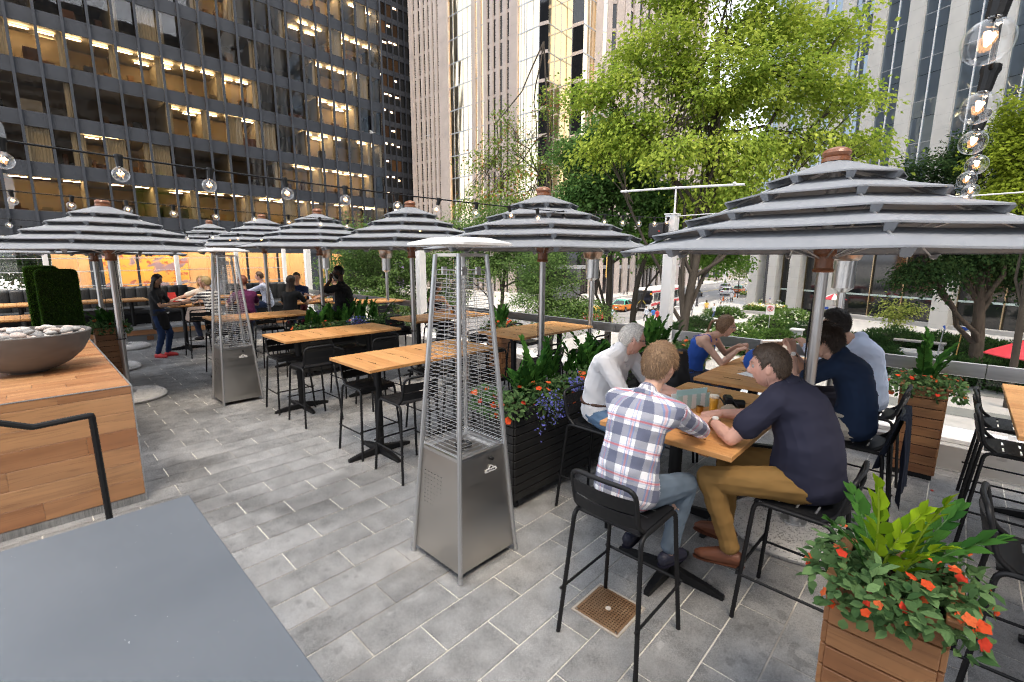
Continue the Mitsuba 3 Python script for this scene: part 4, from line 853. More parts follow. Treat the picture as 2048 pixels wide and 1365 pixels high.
# ---- planters
def slat_planter(name, lab, x, y, w, d, h, n, bs, z0=0.0, foot=0.05, taper=0.0, top=True):
    k = thing(name, lab, 'planter'); ph = (h - foot) / n
    part(k, 'core', bx((-w / 2 + .016, -d / 2 + .016, z0), (w / 2 - .016, d / 2 - .016, h - .05)), 'm_black')
    for i in range(n):
        a, b = foot + i * ph + z0 * 0 + .004, foot + (i + 1) * ph - .004; s = 1 - taper * (1 - i / n)
        for ax in (0, 1):
            for sg in (-1, 1):
                if ax == 0: m = cb((-w / 2 * s, sg * d / 2 * s - .009, a), (w / 2 * s, sg * d / 2 * s + .009, b), .0025)
                else: m = cb((sg * w / 2 * s - .0085, -d / 2 * s + .0092, a), (sg * w / 2 * s + .0085, d / 2 * s - .0092, b), .0025)
                part(k, 'slat', m, bs, uv=wuv(0 if ax == 0 else 1, 2)) if bs != 'm_blackwood' else part(k, 'slat', m, bs)
    if top:
        for sg in (-1, 1):
            part(k, 'cap', cb((-w / 2 - .012, sg * d / 2 - .03, h), (w / 2 + .012, sg * d / 2 + .014, h + .02), .003), bs if bs == 'm_blackwood' else 'm_cedar', uv=wuv(0, 1))
            part(k, 'cap', cb((sg * w / 2 - .028, -d / 2 + .031, h), (sg * w / 2 + .012, d / 2 - .031, h + .0195), .003), bs if bs == 'm_blackwood' else 'm_cedar', uv=wuv(1, 0))
    part(k, 'soil', bx((-w / 2 + .03, -d / 2 + .03, h - .06), (w / 2 - .03, d / 2 - .03, h - .02)), 'm_vc_matte', col=(0.02, 0.014, 0.01))
    for c in [c for c in scene if c.startswith(k + '__')]: scene[c]['to_world'] = place(x, y)
    return k
mat('m_cedar', proc(wood((0.42, 0.21, 0.09), (0.24, 0.10, 0.042), (0.13, 0.055, 0.025), 1.25)), 0.5)
mat('m_blackwood', proc(lambda p, n, uv: mi.Color3f(0.0115, 0.0115, 0.0118) * (0.7 + 0.6 * fbm(p.x * 3, p.y * 3, p.z * 40, 3))), 0.5)
slat_planter('cedar_planter', 'tall cedar slat planter of orange flowers in the lower right corner', 2.09, 0.05, 0.33, 0.325, 0.955, 10, 'm_cedar', taper=0.04)
slat_planter('cedar_planter', 'tall cedar slat planter standing against the balustrade right of the diners', 6.03, 0.13, 0.34, 0.34, 0.90, 9, 'm_cedar', taper=0.05)
slat_planter('cedar_planter', 'cedar slat planter between the two tables beside the middle balustrade', 5.75, 5.75, 0.36, 0.36, 0.93, 10, 'm_cedar', taper=0.03)
slat_planter('cedar_planter', 'cedar slat planter at the end of the fire bowl plinth on the left', 0.93, 10.35, 0.36, 0.36, 0.92, 9, 'm_cedar', taper=0.03)
for nm, lab, x0, x1, y0, y1, h in (('black_planter', 'long black slatted planter with flowers right behind the tall heater', 2.63, 4.72, 2.475, 2.93, 0.89),
                                   ('black_planter', 'black slatted planter by the balustrade behind the woman in the blue top', 5.05, 6.1, 2.45, 2.9, 0.92),
                                   ('black_planter', 'low black slatted planter in front of the standing man in black', 3.25, 5.2, 8.2, 8.7, 0.84)):
    k = slat_planter(nm, lab, (x0 + x1) / 2, (y0 + y1) / 2, x1 - x0, y1 - y0, h, 11, 'm_blackwood', z0=0.1, foot=0.10, top=False)
    for sx in (x0 + .08, x1 - .08):
        for sy in (y0 + .07, y1 - .07):
            part(k, 'caster', cat(tube([(sx - .012, sy, .035), (sx + .012, sy, .035)], .035, 14), cb((sx - .02, sy - .02, .06), (sx + .02, sy + .02, .1), .003)), 'm_black', 30)
# ---- string lights
ORD = 'first second third fourth fifth sixth seventh eighth ninth tenth eleventh twelfth thirteenth fourteenth fifteenth sixteenth seventeenth eighteenth nineteenth twentieth last'.split()
def bulb_string(lab, P0, P1, sag, n, size=1.0, t0=0.0, t1=1.0):
    P0, P1 = A(*P0), A(*P1); k = thing('string_light_cable', lab, 'cable')
    f = lambda t: P0 * (1 - t) + P1 * t - A(0, 0, 4 * sag * t * (1 - t))
    put(k, tube([f(t) for t in np.linspace(0, 1, 40)], 0.0055, 6), 'm_black', True)
    for bi, t in enumerate(np.linspace(t0, t1, n)):
        c = f(t); b = thing('string_bulb', '', 'light bulb', 'bulbs: ' + lab); labels[b]['label'] = ORD[bi] + ' glowing bulb from its start on ' + lab
        R = rot((1, 0, 0), RND.uniform(-.25, .25)) @ rot((0, 1, 0), RND.uniform(-.2, .2))
        part(b, 'socket', move(lathe([(0.0, .012), (.019, .010), (.021, 0), (.017, -.012), (.015, -.045), (.014, -.05)], 10), c, R=R), 'm_black', 30)
        g = [(.013, -.045), (.014, -.055)] + [(.0375 * math.sin(a), -.088 + .0375 * math.cos(a)) for a in np.linspace(0.55, PI - 0.001, 9)]
        part(b, 'globe', move(lathe(g, 14), c, R=R), 'm_pane', True)
        e = part(b, 'filament', move(tube([(-.012, 0, -.085), (-.006, .004, -.075), (0, 0, -.092), (.006, -.004, -.075), (.012, 0, -.085)], 0.0055, 5), c, R=R), 'm_white'); scene[e]['emitter'] = emitter((1.1, 0.5, 0.17), 0.0)
    return k
bulb_string('the front cable leading to the speaker post', (-1.2, 3.2, 2.66), (6.62, 3.13, 2.70), 0.10, 19, t0=0.052, t1=0.985)
bulb_string('the second cable crossing above the left umbrella', (-1.6, 6.4, 2.74), (6.6, 9.2, 2.5) if False else (6.6, 6.4, 2.62), 0.04, 21, t0=0.0, t1=1.0)
bulb_string('the third cable low across the dark tower front', (-1.6, 9.6, 2.68), (6.6, 9.5, 2.5), 0.06, 21, t0=0.0, t1=0.98)
bulb_string('the fourth cable far back over the rear umbrellas', (-1.6, 12.8, 2.72), (6.6, 12.6, 2.6), 0.06, 20, t0=0.0, t1=1.0)
bulb_string('the cable running from the upper right corner', (0.25, 0.0, 2.57), (6.62, 0.05, 2.58), 0.01, 14, t0=0.005, t1=0.98)
one('support_wire', 'thin pale wire from the speaker post towards the right edge', 'wire', tube([(6.62, 3.13, 2.72), (6.64, -4.5, 2.78)], 0.008, 6), 'm_white', True)
bulb_string('the crossing cable receding along the left edge', (-0.28, 9.6, 2.68), (-0.25, 16.5, 2.5), 0.1, 12, t0=0.05)
# ---- speaker and aerial on the post
sp = thing('speaker_box', 'black outdoor speaker mounted on the white post above the grey haired man', 'speaker')
part(sp, 'cabinet', cb((6.42, 3.14, 2.41), (6.6, 3.40, 2.63), 0.02), 'm_black', 30)
part(sp, 'grille', cb((6.405, 3.16, 2.43), (6.42, 3.38, 2.61), 0.006), 'm_vc', col=(0.03, 0.03, 0.032))
part(sp, 'red_logo', cb((6.402, 3.2, 2.5), (6.4055, 3.23, 2.515), .001), 'm_vc', col=(0.7, 0.04, 0.03))
ae = thing('bar_sprinkler', 'thin white horizontal bar on a rod above the speaker post', 'aerial')
part(ae, 'rod', tube([(6.62, 3.1, 2.76), (6.62, 3.1, 3.12)], 0.014, 8), 'm_white', True)
part(ae, 'bar', tube([(6.6, 3.98, 3.14), (6.62, 3.1, 3.115), (6.62, 2.18, 3.07)], 0.016, 8), 'm_white', True)
for y in (3.9, 3.1, 2.3): part(ae, 'joint', sphere((6.61, y, 3.115 + (y - 3.1) * .03), 0.024, 1), 'm_white', True)
# ================================================================ PLANTS
def leaves(P, D, N, L, Wd, fold=0.15, six=False):
    """leaf blades: base points P, directions D, rough normals N, lengths L, widths Wd -> (v, f, n per leaf)"""
    P, D = np.asarray(P, float), nrm(np.asarray(D, float)); N = np.asarray(N, float); n = len(P)
    L = np.broadcast_to(L, (n,))[:, None]; Wd = np.broadcast_to(Wd, (n,))[:, None]
    S = nrm(np.cross(D, N)); N = np.cross(S, D)
    if not six:
        V = np.stack([P, P + D * L * .45 + S * Wd / 2 + N * L * fold, P + D * L - N * L * .08, P + D * L * .45 - S * Wd / 2 + N * L * fold], 1)
        F = np.array([[0, 1, 2], [0, 2, 3]]); m = 4
    else:
        V = np.stack([P, P + D * L * .3 + S * Wd * .42 + N * L * fold, P + D * L * .65 + S * Wd * .45 + N * L * fold * .9, P + D * L - N * L * .1, P + D * L * .65 - S * Wd * .45 + N * L * fold * .9, P + D * L * .3 - S * Wd * .42 + N * L * fold, P + D * L * .5], 1)
        F = np.array([[0, 1, 6], [1, 2, 6], [2, 3, 6], [3, 4, 6], [4, 5, 6], [5, 0, 6]]); m = 7
    return V.reshape(-1, 3), (F[None] + (np.arange(n) * m)[:, None, None]).reshape(-1, 3), m
def tint(n, m, c0, c1, r, pw=1.0, extra=None):
    t = r.random(n) ** pw
    c = np.asarray(c0)[None] * (1 - t)[:, None] + np.asarray(c1)[None] * t[:, None]
    c = c * r.uniform(.85, 1.15, (n, 1))
    if extra is not None: q = r.random(n) < extra[0]; c[q] = np.asarray(extra[1]) * r.uniform(.7, 1.2, (q.sum(), 1))
    return np.repeat(c, m, 0)
mat('m_bark', proc(lambda p, n, uv: mix((0.03, 0.024, 0.02), (0.085, 0.07, 0.055), fbm(p.x * 9, p.y * 9, p.z * 2.5, 4))), 0.9)
def limb(a, b, r0, r1, sag=0.0, wob=0.08, seed=0, n=7):
    a, b = A(*a), A(*b); t = np.linspace(0, 1, n)[:, None]; q = np.random.default_rng(seed)
    P = a * (1 - t) + b * t + A(0, 0, sag) * (4 * t * (1 - t)); w = q.normal(0, wob, (n, 3)); w[0] = w[-1] = 0
    return tube(P + w * np.linalg.norm(b - a) / 4, np.linspace(r0, r1, n), 8)
def tree(name, lab, trunk, lobes, nclump, per, leaf, cols, seed, r0=0.2, extra=None, spread=0.34, flat=0.45, group=None, br=22, hollow=0.35):
    """trunk: list of points up the stem; lobes: (centre, radii) of the crown; foliage = sprays of leaves on twigs through the lobes"""
    r = np.random.default_rng(seed); k = thing(name, lab, 'tree', group)
    tr_ = np.array(trunk, float); part(k, 'trunk', tube(arc(tr_, 1.0, 5), np.linspace(r0, r0 * .45, len(arc(tr_, 1.0, 5))), 12), 'm_bark', True)
    w = np.array([np.prod(l[1]) ** .75 for l in lobes]); w /= w.sum()
    C, TW = [], []
    lims = []
    for li, (c, rad) in enumerate(lobes):
        c, rad = np.array(c, float), np.array(rad, float)
        n = max(4, int(nclump * w[li])); d = nrm(r.normal(size=(n, 3))); rr = (hollow + (1 - hollow) * r.random(n)) ** .7
        pts = c + d * rad * rr[:, None]; C.append(pts)
        st0 = tr_[min(len(tr_) - 1, 1 + li % max(1, len(tr_) - 1))]
        lims.append(limb(st0, c, r0 * .42, r0 * .16, 0.15, .1, seed + li))
        for j in range(min(n, br // max(1, len(lobes)) + 2)): lims.append(limb(c * .7 + st0 * .3 + r.normal(0, .1, 3), pts[j], r0 * .13, r0 * .035, .1, .08, seed * 7 + li * 31 + j, 5))
    part(k, 'branch', cat(lims), 'm_bark', True)
    C = np.vstack(C); n = len(C); cc = np.mean([l[0] for l in lobes], 0)
    out = nrm(C - cc + A(0, 0, .3)); out[:, 2] -= .15; out = nrm(out)
    cl = np.repeat(np.arange(n), per); m = len(cl)
    side = nrm(np.cross(out, A(0, 0, 1)) + 1e-6); up = np.cross(side, out)
    a, b, c_ = r.normal(0, spread, m), r.normal(0, spread, m), r.normal(0, spread * flat, m)
    P = C[cl] + out[cl] * a[:, None] * 1.2 + side[cl] * b[:, None] + up[cl] * c_[:, None]; P[:, 2] -= 0.35 * (np.abs(a) + np.abs(b)) * .6
    D = out[cl] * .6 + side[cl] * np.sign(b)[:, None] * .7 + r.normal(0, .45, (m, 3)) + A(0, 0, -.35)
    N = A(0, 0, 1) + out[cl] * .35 + r.normal(0, .38, (m, 3))
    v, f, mm = leaves(P, D, N, leaf * r.uniform(.55, 1.35, m), leaf * r.uniform(.5, .95, m), .1)
    tone = np.repeat(r.random(n), per)        # each spray has its own age and tint
    c0, c1 = np.array(cols[0]), np.array(cols[1]); t = np.clip(tone * .7 + r.random(m) * .3, 0, 1)[:, None]
    col = (c0 * (1 - t) + c1 * t) * r.uniform(.85, 1.15, (m, 1))
    if extra: q = r.random(m) < extra[0]; col[q] = np.asarray(extra[1]) * r.uniform(.7, 1.2, (q.sum(), 1))
    part(k, 'crown', (v, f), 'm_leaf', False, col=np.repeat(col, mm, 0))
    return k
tree('maple_tree', 'big bright yellow green maple rising above the umbrellas right of centre', [(15.6, 6.7, G), (15.6, 6.75, -.1), (15.95, 6.66, 1.5), (16.6, 6.7, 3.6), (17.2, 6.8, 6.5), (17.3, 6.9, 9.5)],
     [((17.2, 6.9, 8.2), (1.9, 1.9, 1.6)), ((15.9, 8.4, 8.9), (1.5, 1.5, 1.0)), ((14.5, 9.7, 7.9), (1.2, 1.2, .7)), ((15.3, 8.9, 6.7), (1.3, 1.2, .9)), ((18.9, 5.2, 8.2), (1.6, 1.6, 1.1)), ((20.2, 3.6, 7.5), (1.2, 1.1, .45)), ((20.5, 3.0, 6.0), (1.3, .9, .35)), ((17.5, 6.0, 5.6), (1.7, 1.5, .9)), ((19.2, 4.5, 6.2), (1.3, 1.2, .5)),
      ((18.9, 5.7, 10.3), (1.6, 1.5, 1.0)), ((16.6, 8.1, 11.2), (1.6, 1.6, 1.1)), ((18.0, 6.8, 12.8), (1.9, 1.9, 1.3)), ((20.4, 4.0, 9.9), (1.1, 1.1, .5)), ((16.6, 6.6, 4.4), (1.2, 1.1, .5)), ((15.2, 7.4, 5.6), (1.1, 1.0, .6)), ((14.2, 9.2, 5.8), (.9, .9, .5))],
     640, 76, .155, ((0.20, 0.33, 0.05), (0.56, 0.64, 0.12)), 1, .17, spread=.30, br=70, hollow=.25)
tree('maple_tree', 'darker bluish green maple with forked trunk left of the bright one', [(17.25, 10.74, G), (17.25, 10.75, -.5), (17.5, 10.95, 1.9), (17.7, 11.1, 4.0), (18.0, 11.2, 6.5)],
     [((17.3, 12.0, 5.0), (1.3, 1.3, .8)), ((18.5, 11.0, 6.1), (1.4, 1.4, .9)), ((19.2, 9.9, 4.7), (1.4, 1.3, .9)), ((18.2, 11.6, 7.2), (1.2, 1.2, .8)), ((17.2, 12.6, 6.6), (1.0, .9, .6)), ((19.4, 9.4, 3.4), (1.2, 1.1, .5)), ((17.7, 11.4, 3.4), (1.2, 1.1, .45))],
     420, 80, .17, ((0.09, 0.20, 0.06), (0.22, 0.36, 0.11)), 2, .15, br=50)
tree('maple_tree', 'slim maple with forked trunk standing left of the white speaker post', [(17.95, 10.0, G), (17.95, 10.0, -.4), (18.1, 9.95, 1.3), (18.6, 9.5, 3.2), (19.3, 8.8, 5)],
     [((19.2, 8.6, 3.6), (1.2, 1.2, .7)), ((18.4, 9.4, 3.0), (1.1, 1.1, .45)), ((20.2, 7.6, 4.4), (1.3, 1.3, .7)), ((20.4, 7.6, 2.4), (1.0, 1.0, .35))],
     190, 76, .16, ((0.09, 0.21, 0.04), (0.25, 0.40, 0.08)), 3, .14, br=36)
tree('thinning_tree', 'sparse young tree with bare twigs and few orange leaves before the beige tower', [(20.7, 17.1, G), (20.8, 17.2, 2), (21.0, 17.3, 6), (21.3, 17.6, 9), (21.7, 18.4, 14)],
     [((18.7, 20.1, 7.6), (1.2, 1.2, .6)), ((19.8, 19.1, 8.4), (1.2, 1.2, .7)), ((18.9, 19.4, 5.9), (1.5, 1.5, .8)), ((20.4, 18.2, 7.0), (1.4, 1.4, .8)), ((22.0, 16.6, 7.6), (1.4, 1.4, .9)), ((19.7, 19.4, 9.6), (1.0, 1.0, .5)), ((20.1, 17.9, 4.9), (1.6, 1.6, .7)), ((17.9, 20.2, 4.9), (1.2, 1.2, .6)), ((21.6, 17.6, 10.4), (1.0, 1.0, 1.0))],
     260, 26, .16, ((0.14, 0.24, 0.05), (0.30, 0.38, 0.09)), 4, .11, extra=(.10, (0.42, 0.17, 0.07)), spread=.38, br=90)
LG = ((0.10, 0.19, 0.055), (0.22, 0.33, 0.11))
tree('honey_locust', 'feathery pale green tree with dark stem behind the camisole woman\'s table', [(14.1, 14.1, G), (14.1, 14.1, -.3), (14.3, 14.2, .9), (14.6, 14.3, 2.2), (14.8, 14.3, 3.4)],
     [((12.9, 15.7, 1.9), (1.3, 1.3, .8)), ((14.0, 14.7, 2.0), (1.3, 1.3, .6)), ((15.1, 13.6, 2.4), (1.3, 1.3, .7)), ((12.4, 16.0, .4), (1.2, 1.2, .6)), ((14.6, 14.2, 3.6), (1.5, 1.5, .7)), ((15.3, 13.1, 1.2), (.9, .9, .4)), ((13.3, 15.3, 3.3), (1.3, 1.3, .5))],
     420, 80, .10, LG, 5, .10, spread=.3, flat=.25)
tree('honey_locust', 'feathery pale green tree behind the standing man in black', [(10.3, 17.6, G), (10.3, 17.6, -1), (10.4, 17.3, .6), (10.5, 17.2, 2.6)],
     [((9.5, 18.2, 1.6), (1.2, 1.2, .8)), ((10.3, 17.1, .9), (1.2, 1.2, .7)), ((11.2, 16.4, 1.9), (1.3, 1.2, .8)), ((10.0, 17.5, 2.7), (1.4, 1.4, .7)), ((10.6, 16.5, -.2), (1.2, 1.2, .6)), ((11.4, 16.2, .3), (1.0, 1.0, .6)), ((9.2, 18.6, .3), (1.0, 1.0, .6))],
     420, 80, .10, LG, 6, .10, spread=.3, flat=.25)
tree('honey_locust', 'low feathery branches in front of the street beside the centre umbrella pole', [(13.3, 10.7, G), (13.3, 10.7, -1.0), (13.35, 10.75, .4), (13.3, 11.0, 2.0)],
     [((13.3, 10.8, 1.3), (1.0, 1.0, .45)), ((13.9, 10.1, .6), (1.0, .9, .3)), ((12.8, 11.2, .7), (.9, .9, .4)), ((13.5, 10.4, .2), (1.1, .9, .35)), ((13.2, 11.2, 2.0), (1.1, 1.1, .45)), ((14.2, 9.6, .3), (.8, .6, .25))],
     190, 66, .09, LG, 7, .09, spread=.28, flat=.22)
tree('plane_tree', 'dark green tree with a leaning trunk in front of the plaza lobby at right', [(36.4, -1.1, G), (36.4, -1.1, -2.6), (36.7, -.9, -.3), (37.1, -.7, 1.5), (37.3, -.4, 4.5)],
     [((34.9, 1.4, 1.6), (1.4, 1.4, .7)), ((37.0, -.5, 2.7), (1.7, 1.7, .9)), ((38.6, -2.4, 1.7), (1.7, 1.7, .9)), ((35.9, 1.2, 4.6), (1.8, 1.8, 1.1)), ((38.0, -.9, 5.0), (1.9, 1.9, 1.2)), ((35.7, 2.0, 6.9), (1.3, 1.3, .9)), ((37.9, .1, 8.0), (1.7, 1.7, 1.0)), ((39.5, -2.0, 7.0), (1.7, 1.7, 1.1)), ((34.4, 2.7, 4.2), (1.0, 1.0, .7)), ((40.2, -2.2, 9.3), (1.5, 1.5, 1.0)), ((40.2, -4.0, 4.0), (2, 2, 1.4))],
     560, 80, .20, ((0.022, 0.055, 0.022), (0.06, 0.10, 0.035)), 8, .33, spread=.42, br=40)
part_lean = tree('plane_tree', 'young yellow green tree at the right edge beside the hanging bulbs', [(30.2, -2.2, G), (30.2, -2.1, 0), (30.2, -1.9, 4), (30.2, -1.6, 7.5)],
     [((30.4, -1.2, 8.2), (1.0, 1.0, .8)), ((30.1, -.9, 6.8), (1.0, 1.0, .6)), ((30.3, -1.5, 5.6), (1.2, 1.2, .6)), ((30.9, -2.4, 7.2), (1.2, 1.2, 1.0)), ((29.7, -.8, 5.1), (.8, .8, .35))],
     160, 70, .18, ((0.20, 0.28, 0.03), (0.38, 0.46, 0.06)), 9, .14, spread=.36)
tree('sapling', 'slender sapling with a few pale leaves in front of the plaza lobby', [(51.4, 3.7, G), (51.4, 3.7, -3), (51.5, 3.6, -1.2)],
     [((51.2, 4.3, -1.8), (1.2, 1.0, .8)), ((51.6, 3.0, -1.7), (1.2, 1.0, .7)), ((51.4, 3.7, -2.8), (1.0, .9, .6))], 60, 18, .22, ((0.2, 0.27, 0.06), (0.36, 0.4, 0.12)), 10, .06, spread=.4)
tree('sapling', 'thin street sapling between the white cars and the stone columns', [(85, 27.5, G), (85, 27.5, -1), (85.2, 27.4, 3.5)],
     [((85, 27.5, 2.5), (1.5, 1.5, 1.8)), ((85, 27.6, 0), (1.3, 1.3, 1))], 70, 24, .26, ((0.16, 0.25, 0.06), (0.3, 0.36, 0.1)), 11, .09, spread=.5)
for i, (x, y, h) in enumerate(((-14, 66, 7), (-6, 72, 8), (1, 70, 7), (-22, 75, 8))):
    tree('park_tree', ['full green park tree seen through the lobby at the far left', 'round park tree, second from the left beyond the lobby', 'park tree beside the orange lobby wall', 'park tree hidden farthest left beyond the lobby'][i], [(x, y, G), (x, y, -1), (x, y, h - 4)],
         [((x, y, h - 4), (3.2, 3.2, 2.4)), ((x + 1.5, y, h - 2), (2.4, 2.4, 1.6)), ((x - 1.6, y - 1, h - 5), (2.2, 2.2, 1.5))], 160, 40, .4, ((0.04, 0.10, 0.03), (0.10, 0.2, 0.05)), 20 + i, .25, spread=.8)
for i, (s, o) in enumerate(((46, -17.5), (60, -17.5), (30, 2.5), (70, 2.0))):
    c = st(s, o); tree('street_tree', ['street tree on the near pavement shading the taxis', 'street tree on the near pavement by the stone columns', 'street tree outside the shop fronts', 'street tree by the dark hoarding far along the street'][i], [c, c + A(0, 0, 4), c + A(.3, .2, 7)],
         [(c + A(0, 0, 7.5), (3, 3, 1.8)), (c + A(1.5, -1, 6), (2, 2, 1)), (c + A(-1.6, 1, 6.2), (2, 2, 1))], 150, 45, .3, ((0.06, 0.14, 0.03), (0.16, 0.27, 0.06)), 30 + i, .2, spread=.6)
# ---- shrubs and flower beds in the plaza below
def shrub(name, lab, c, rad, n, leaf, cols, seed, cat_='shrub', group=None, needle=False, blossoms=None):
    r = np.random.default_rng(seed); k = thing(name, lab, cat_, group); c, rad = np.array(c, float), np.array(rad, float)
    d = nrm(r.normal(size=(n, 3))); d[:, 2] = np.abs(d[:, 2]); bumps = 1 + .35 * (meshkit.fbm(d * 2.3 + seed, 3, seed) - .5) * 2
    P = c + d * rad * (bumps * r.uniform(.78, 1.03, n))[:, None]
    D = d + r.normal(0, .5, (n, 3)) + A(0, 0, .2); N = d * .6 + A(0, 0, .8) + r.normal(0, .3, (n, 3))
    v, f, m = leaves(P, D, N, leaf * r.uniform(.7, 1.3, n), leaf * (.28 if needle else .6), .08)
    put(k, (v, f), 'm_leaf', False, col=tint(n, m, cols[0], cols[1], r))
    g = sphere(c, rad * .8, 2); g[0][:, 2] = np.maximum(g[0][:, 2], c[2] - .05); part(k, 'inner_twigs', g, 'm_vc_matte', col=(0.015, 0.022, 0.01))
    if blossoms:
        nb, cb_, size = blossoms; q = r.choice(n, nb, False)
        bv, bf, bm = leaves(np.repeat(P[q] + d[q] * .05, 3, 0), r.normal(size=(nb * 3, 3)), np.repeat(d[q], 3, 0) + A(0, 0, 1), size, size, .1)
        labels[part(k, 'blossom', (bv, bf), 'm_vc_matte', col=np.repeat(np.asarray(cb_)[r.integers(0, len(cb_), nb)], 3 * bm, 0))] = {'kind': 'stuff'}
    return k
YEW = ((0.025, 0.06, 0.022), (0.065, 0.13, 0.04)); MID = ((0.06, 0.13, 0.03), (0.14, 0.24, 0.06)); PALE = ((0.10, 0.2, 0.05), (0.22, 0.34, 0.09))
def SH(i): return ['first', 'second', 'third', 'fourth', 'fifth', 'sixth', 'seventh', 'eighth', 'ninth', 'tenth', 'eleventh'][i]
for i, (x, y, rx) in enumerate(((41.4, 4.6, 2.0), (46.8, 3.2, 2.4), (35.6, 3.4, 2.0), (46.3, .6, 2.2), (45.5, -1.5, 2.3), (35.5, -.6, 2.0), (35.1, -2.6, 2.2), (45.0, -3.8, 2.4), (41, -4.6, 2.4), (39.5, -2.6, 2.2))):
    shrub('yew_shrub', SH(i) + ' dark yew shrub in the plaza bed by the dark tree at right', (x, y, G + .1), (rx, rx, 1.15), 2600, .26, YEW, 40 + i, needle=True, group='yew shrubs in the plaza bed')
for i, (x, y, rx, cols, bl) in enumerate(((45.0, 18.0, 1.8, YEW, 0), (42.3, 13.7, 1.9, PALE, 70), (50.3, 13.0, 2.2, MID, 50), (55.5, 19.2, 2.2, MID, 40), (41.1, 10.0, 1.9, MID, 0), (35.3, 10.5, 1.6, MID, 0), (36.0, 14.6, 1.6, YEW, 0), (59.5, 13.2, 2.2, PALE, 60), (47.2, 9.2, 1.9, YEW, 0), (39.0, 17.5, 1.8, YEW, 0), (31, 12.8, 1.4, MID, 0))):
    shrub('garden_shrub', SH(i) + ' garden shrub in the bed behind the woman with glasses', (x, y, G + .1), (rx, rx, 1.0), 2000, .22, cols, 60 + i, group='garden shrubs behind the balustrade', needle=cols is YEW, blossoms=(bl, [(.8, .8, .72), (.75, .78, .6)], .22) if bl else None)
for i, (x, y, lx, ly) in enumerate(((92, 25.5, 10, 5), (75, 17.5, 9, 5), (63, 17.0, 4, 4))):
    k = thing('flower_bed', ['raised bed of yellow and white flowers beyond the lamp post', 'raised bed of white flowers and green leaves nearer the balustrade', 'small raised bed edge behind the woman with glasses'][i], 'flower bed')
    part(k, 'kerb_wall', cat(*[cb((x - lx / 2, y + s * ly / 2 - .15, G), (x + lx / 2, y + s * ly / 2 + .15, G + .5), .03) for s in (-1, 1)], *[cb((x + s * lx / 2 - .15, y - ly / 2 + .16, G), (x + s * lx / 2 + .15, y + ly / 2 - .16, G + .499), .03) for s in (-1, 1)]), 'm_concrete')
    r = np.random.default_rng(80 + i); n = 2600
    P = np.stack([x + r.uniform(-lx / 2, lx / 2, n), y + r.uniform(-ly / 2, ly / 2, n), G + .45 + .5 * r.random(n)], 1)
    v, f, m = leaves(P, r.normal(size=(n, 3)) + A(0, 0, .8), A(0, 0, 1) + r.normal(0, .4, (n, 3)), .32, .18)
    labels[part(k, 'foliage', (v, f), 'm_leaf', col=tint(n, m, *PALE, r))] = {'kind': 'stuff'}
    n = 420; P = np.stack([x + r.uniform(-lx / 2, lx / 2, n), y + r.uniform(-ly / 2, ly / 2, n), G + .95 + .15 * r.random(n)], 1)
    v, f, m = leaves(P, r.normal(size=(n, 3)), A(0, 0, 1) + r.normal(0, .3, (n, 3)), .26, .26)
    cs = np.array([(.8, .8, .74), (.78, .7, .12), (.75, .76, .6), (.7, .2, .1)])[r.choice(4, n, p=[.5, .3, .15, .05])]
    labels[part(k, 'blossom', (v, f), 'm_vc_matte', col=np.repeat(cs, m, 0))] = {'kind': 'stuff'}
# ---- clipped artificial hedge panels on the left
for i, (x0, x1, y0, y1, h) in enumerate(((.15, .60, 9.45, 9.75, 1.92), (.05, .42, 10.0, 10.3, 1.96))):
    r = np.random.default_rng(90 + i); k = thing('hedge_panel', ['front one of two upright green artificial hedge panels behind the bowl', 'rear artificial hedge panel half hidden behind the front one'][i], 'hedge panel')
    pg = Polygon([(x0, .2), (x1, .2), (x1, h), (x0, h)]).buffer(-.06).buffer(.06)
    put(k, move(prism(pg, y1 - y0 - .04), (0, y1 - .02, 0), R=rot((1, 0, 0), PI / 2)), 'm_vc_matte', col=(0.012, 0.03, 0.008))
    n = 26000; m_ = trimesh.Trimesh(*move(prism(pg, y1 - y0), (0, y1, 0), R=rot((1, 0, 0), PI / 2)), process=False)
    P, fi = trimesh.sample.sample_surface(m_, n, seed=5 + i); nn = m_.face_normals[fi]
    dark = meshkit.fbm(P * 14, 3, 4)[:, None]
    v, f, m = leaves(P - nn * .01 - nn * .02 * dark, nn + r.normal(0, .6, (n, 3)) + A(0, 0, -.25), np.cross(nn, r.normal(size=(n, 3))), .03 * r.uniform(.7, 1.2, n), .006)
    part(k, 'grass_blades', (v, f), 'm_leaf', col=np.repeat((np.array([.03, .085, .012]) + (np.array([.10, .20, .03]) - np.array([.03, .085, .012])) * r.random((n, 1)) ** 2) * (1.35 - .9 * dark), m, 0))
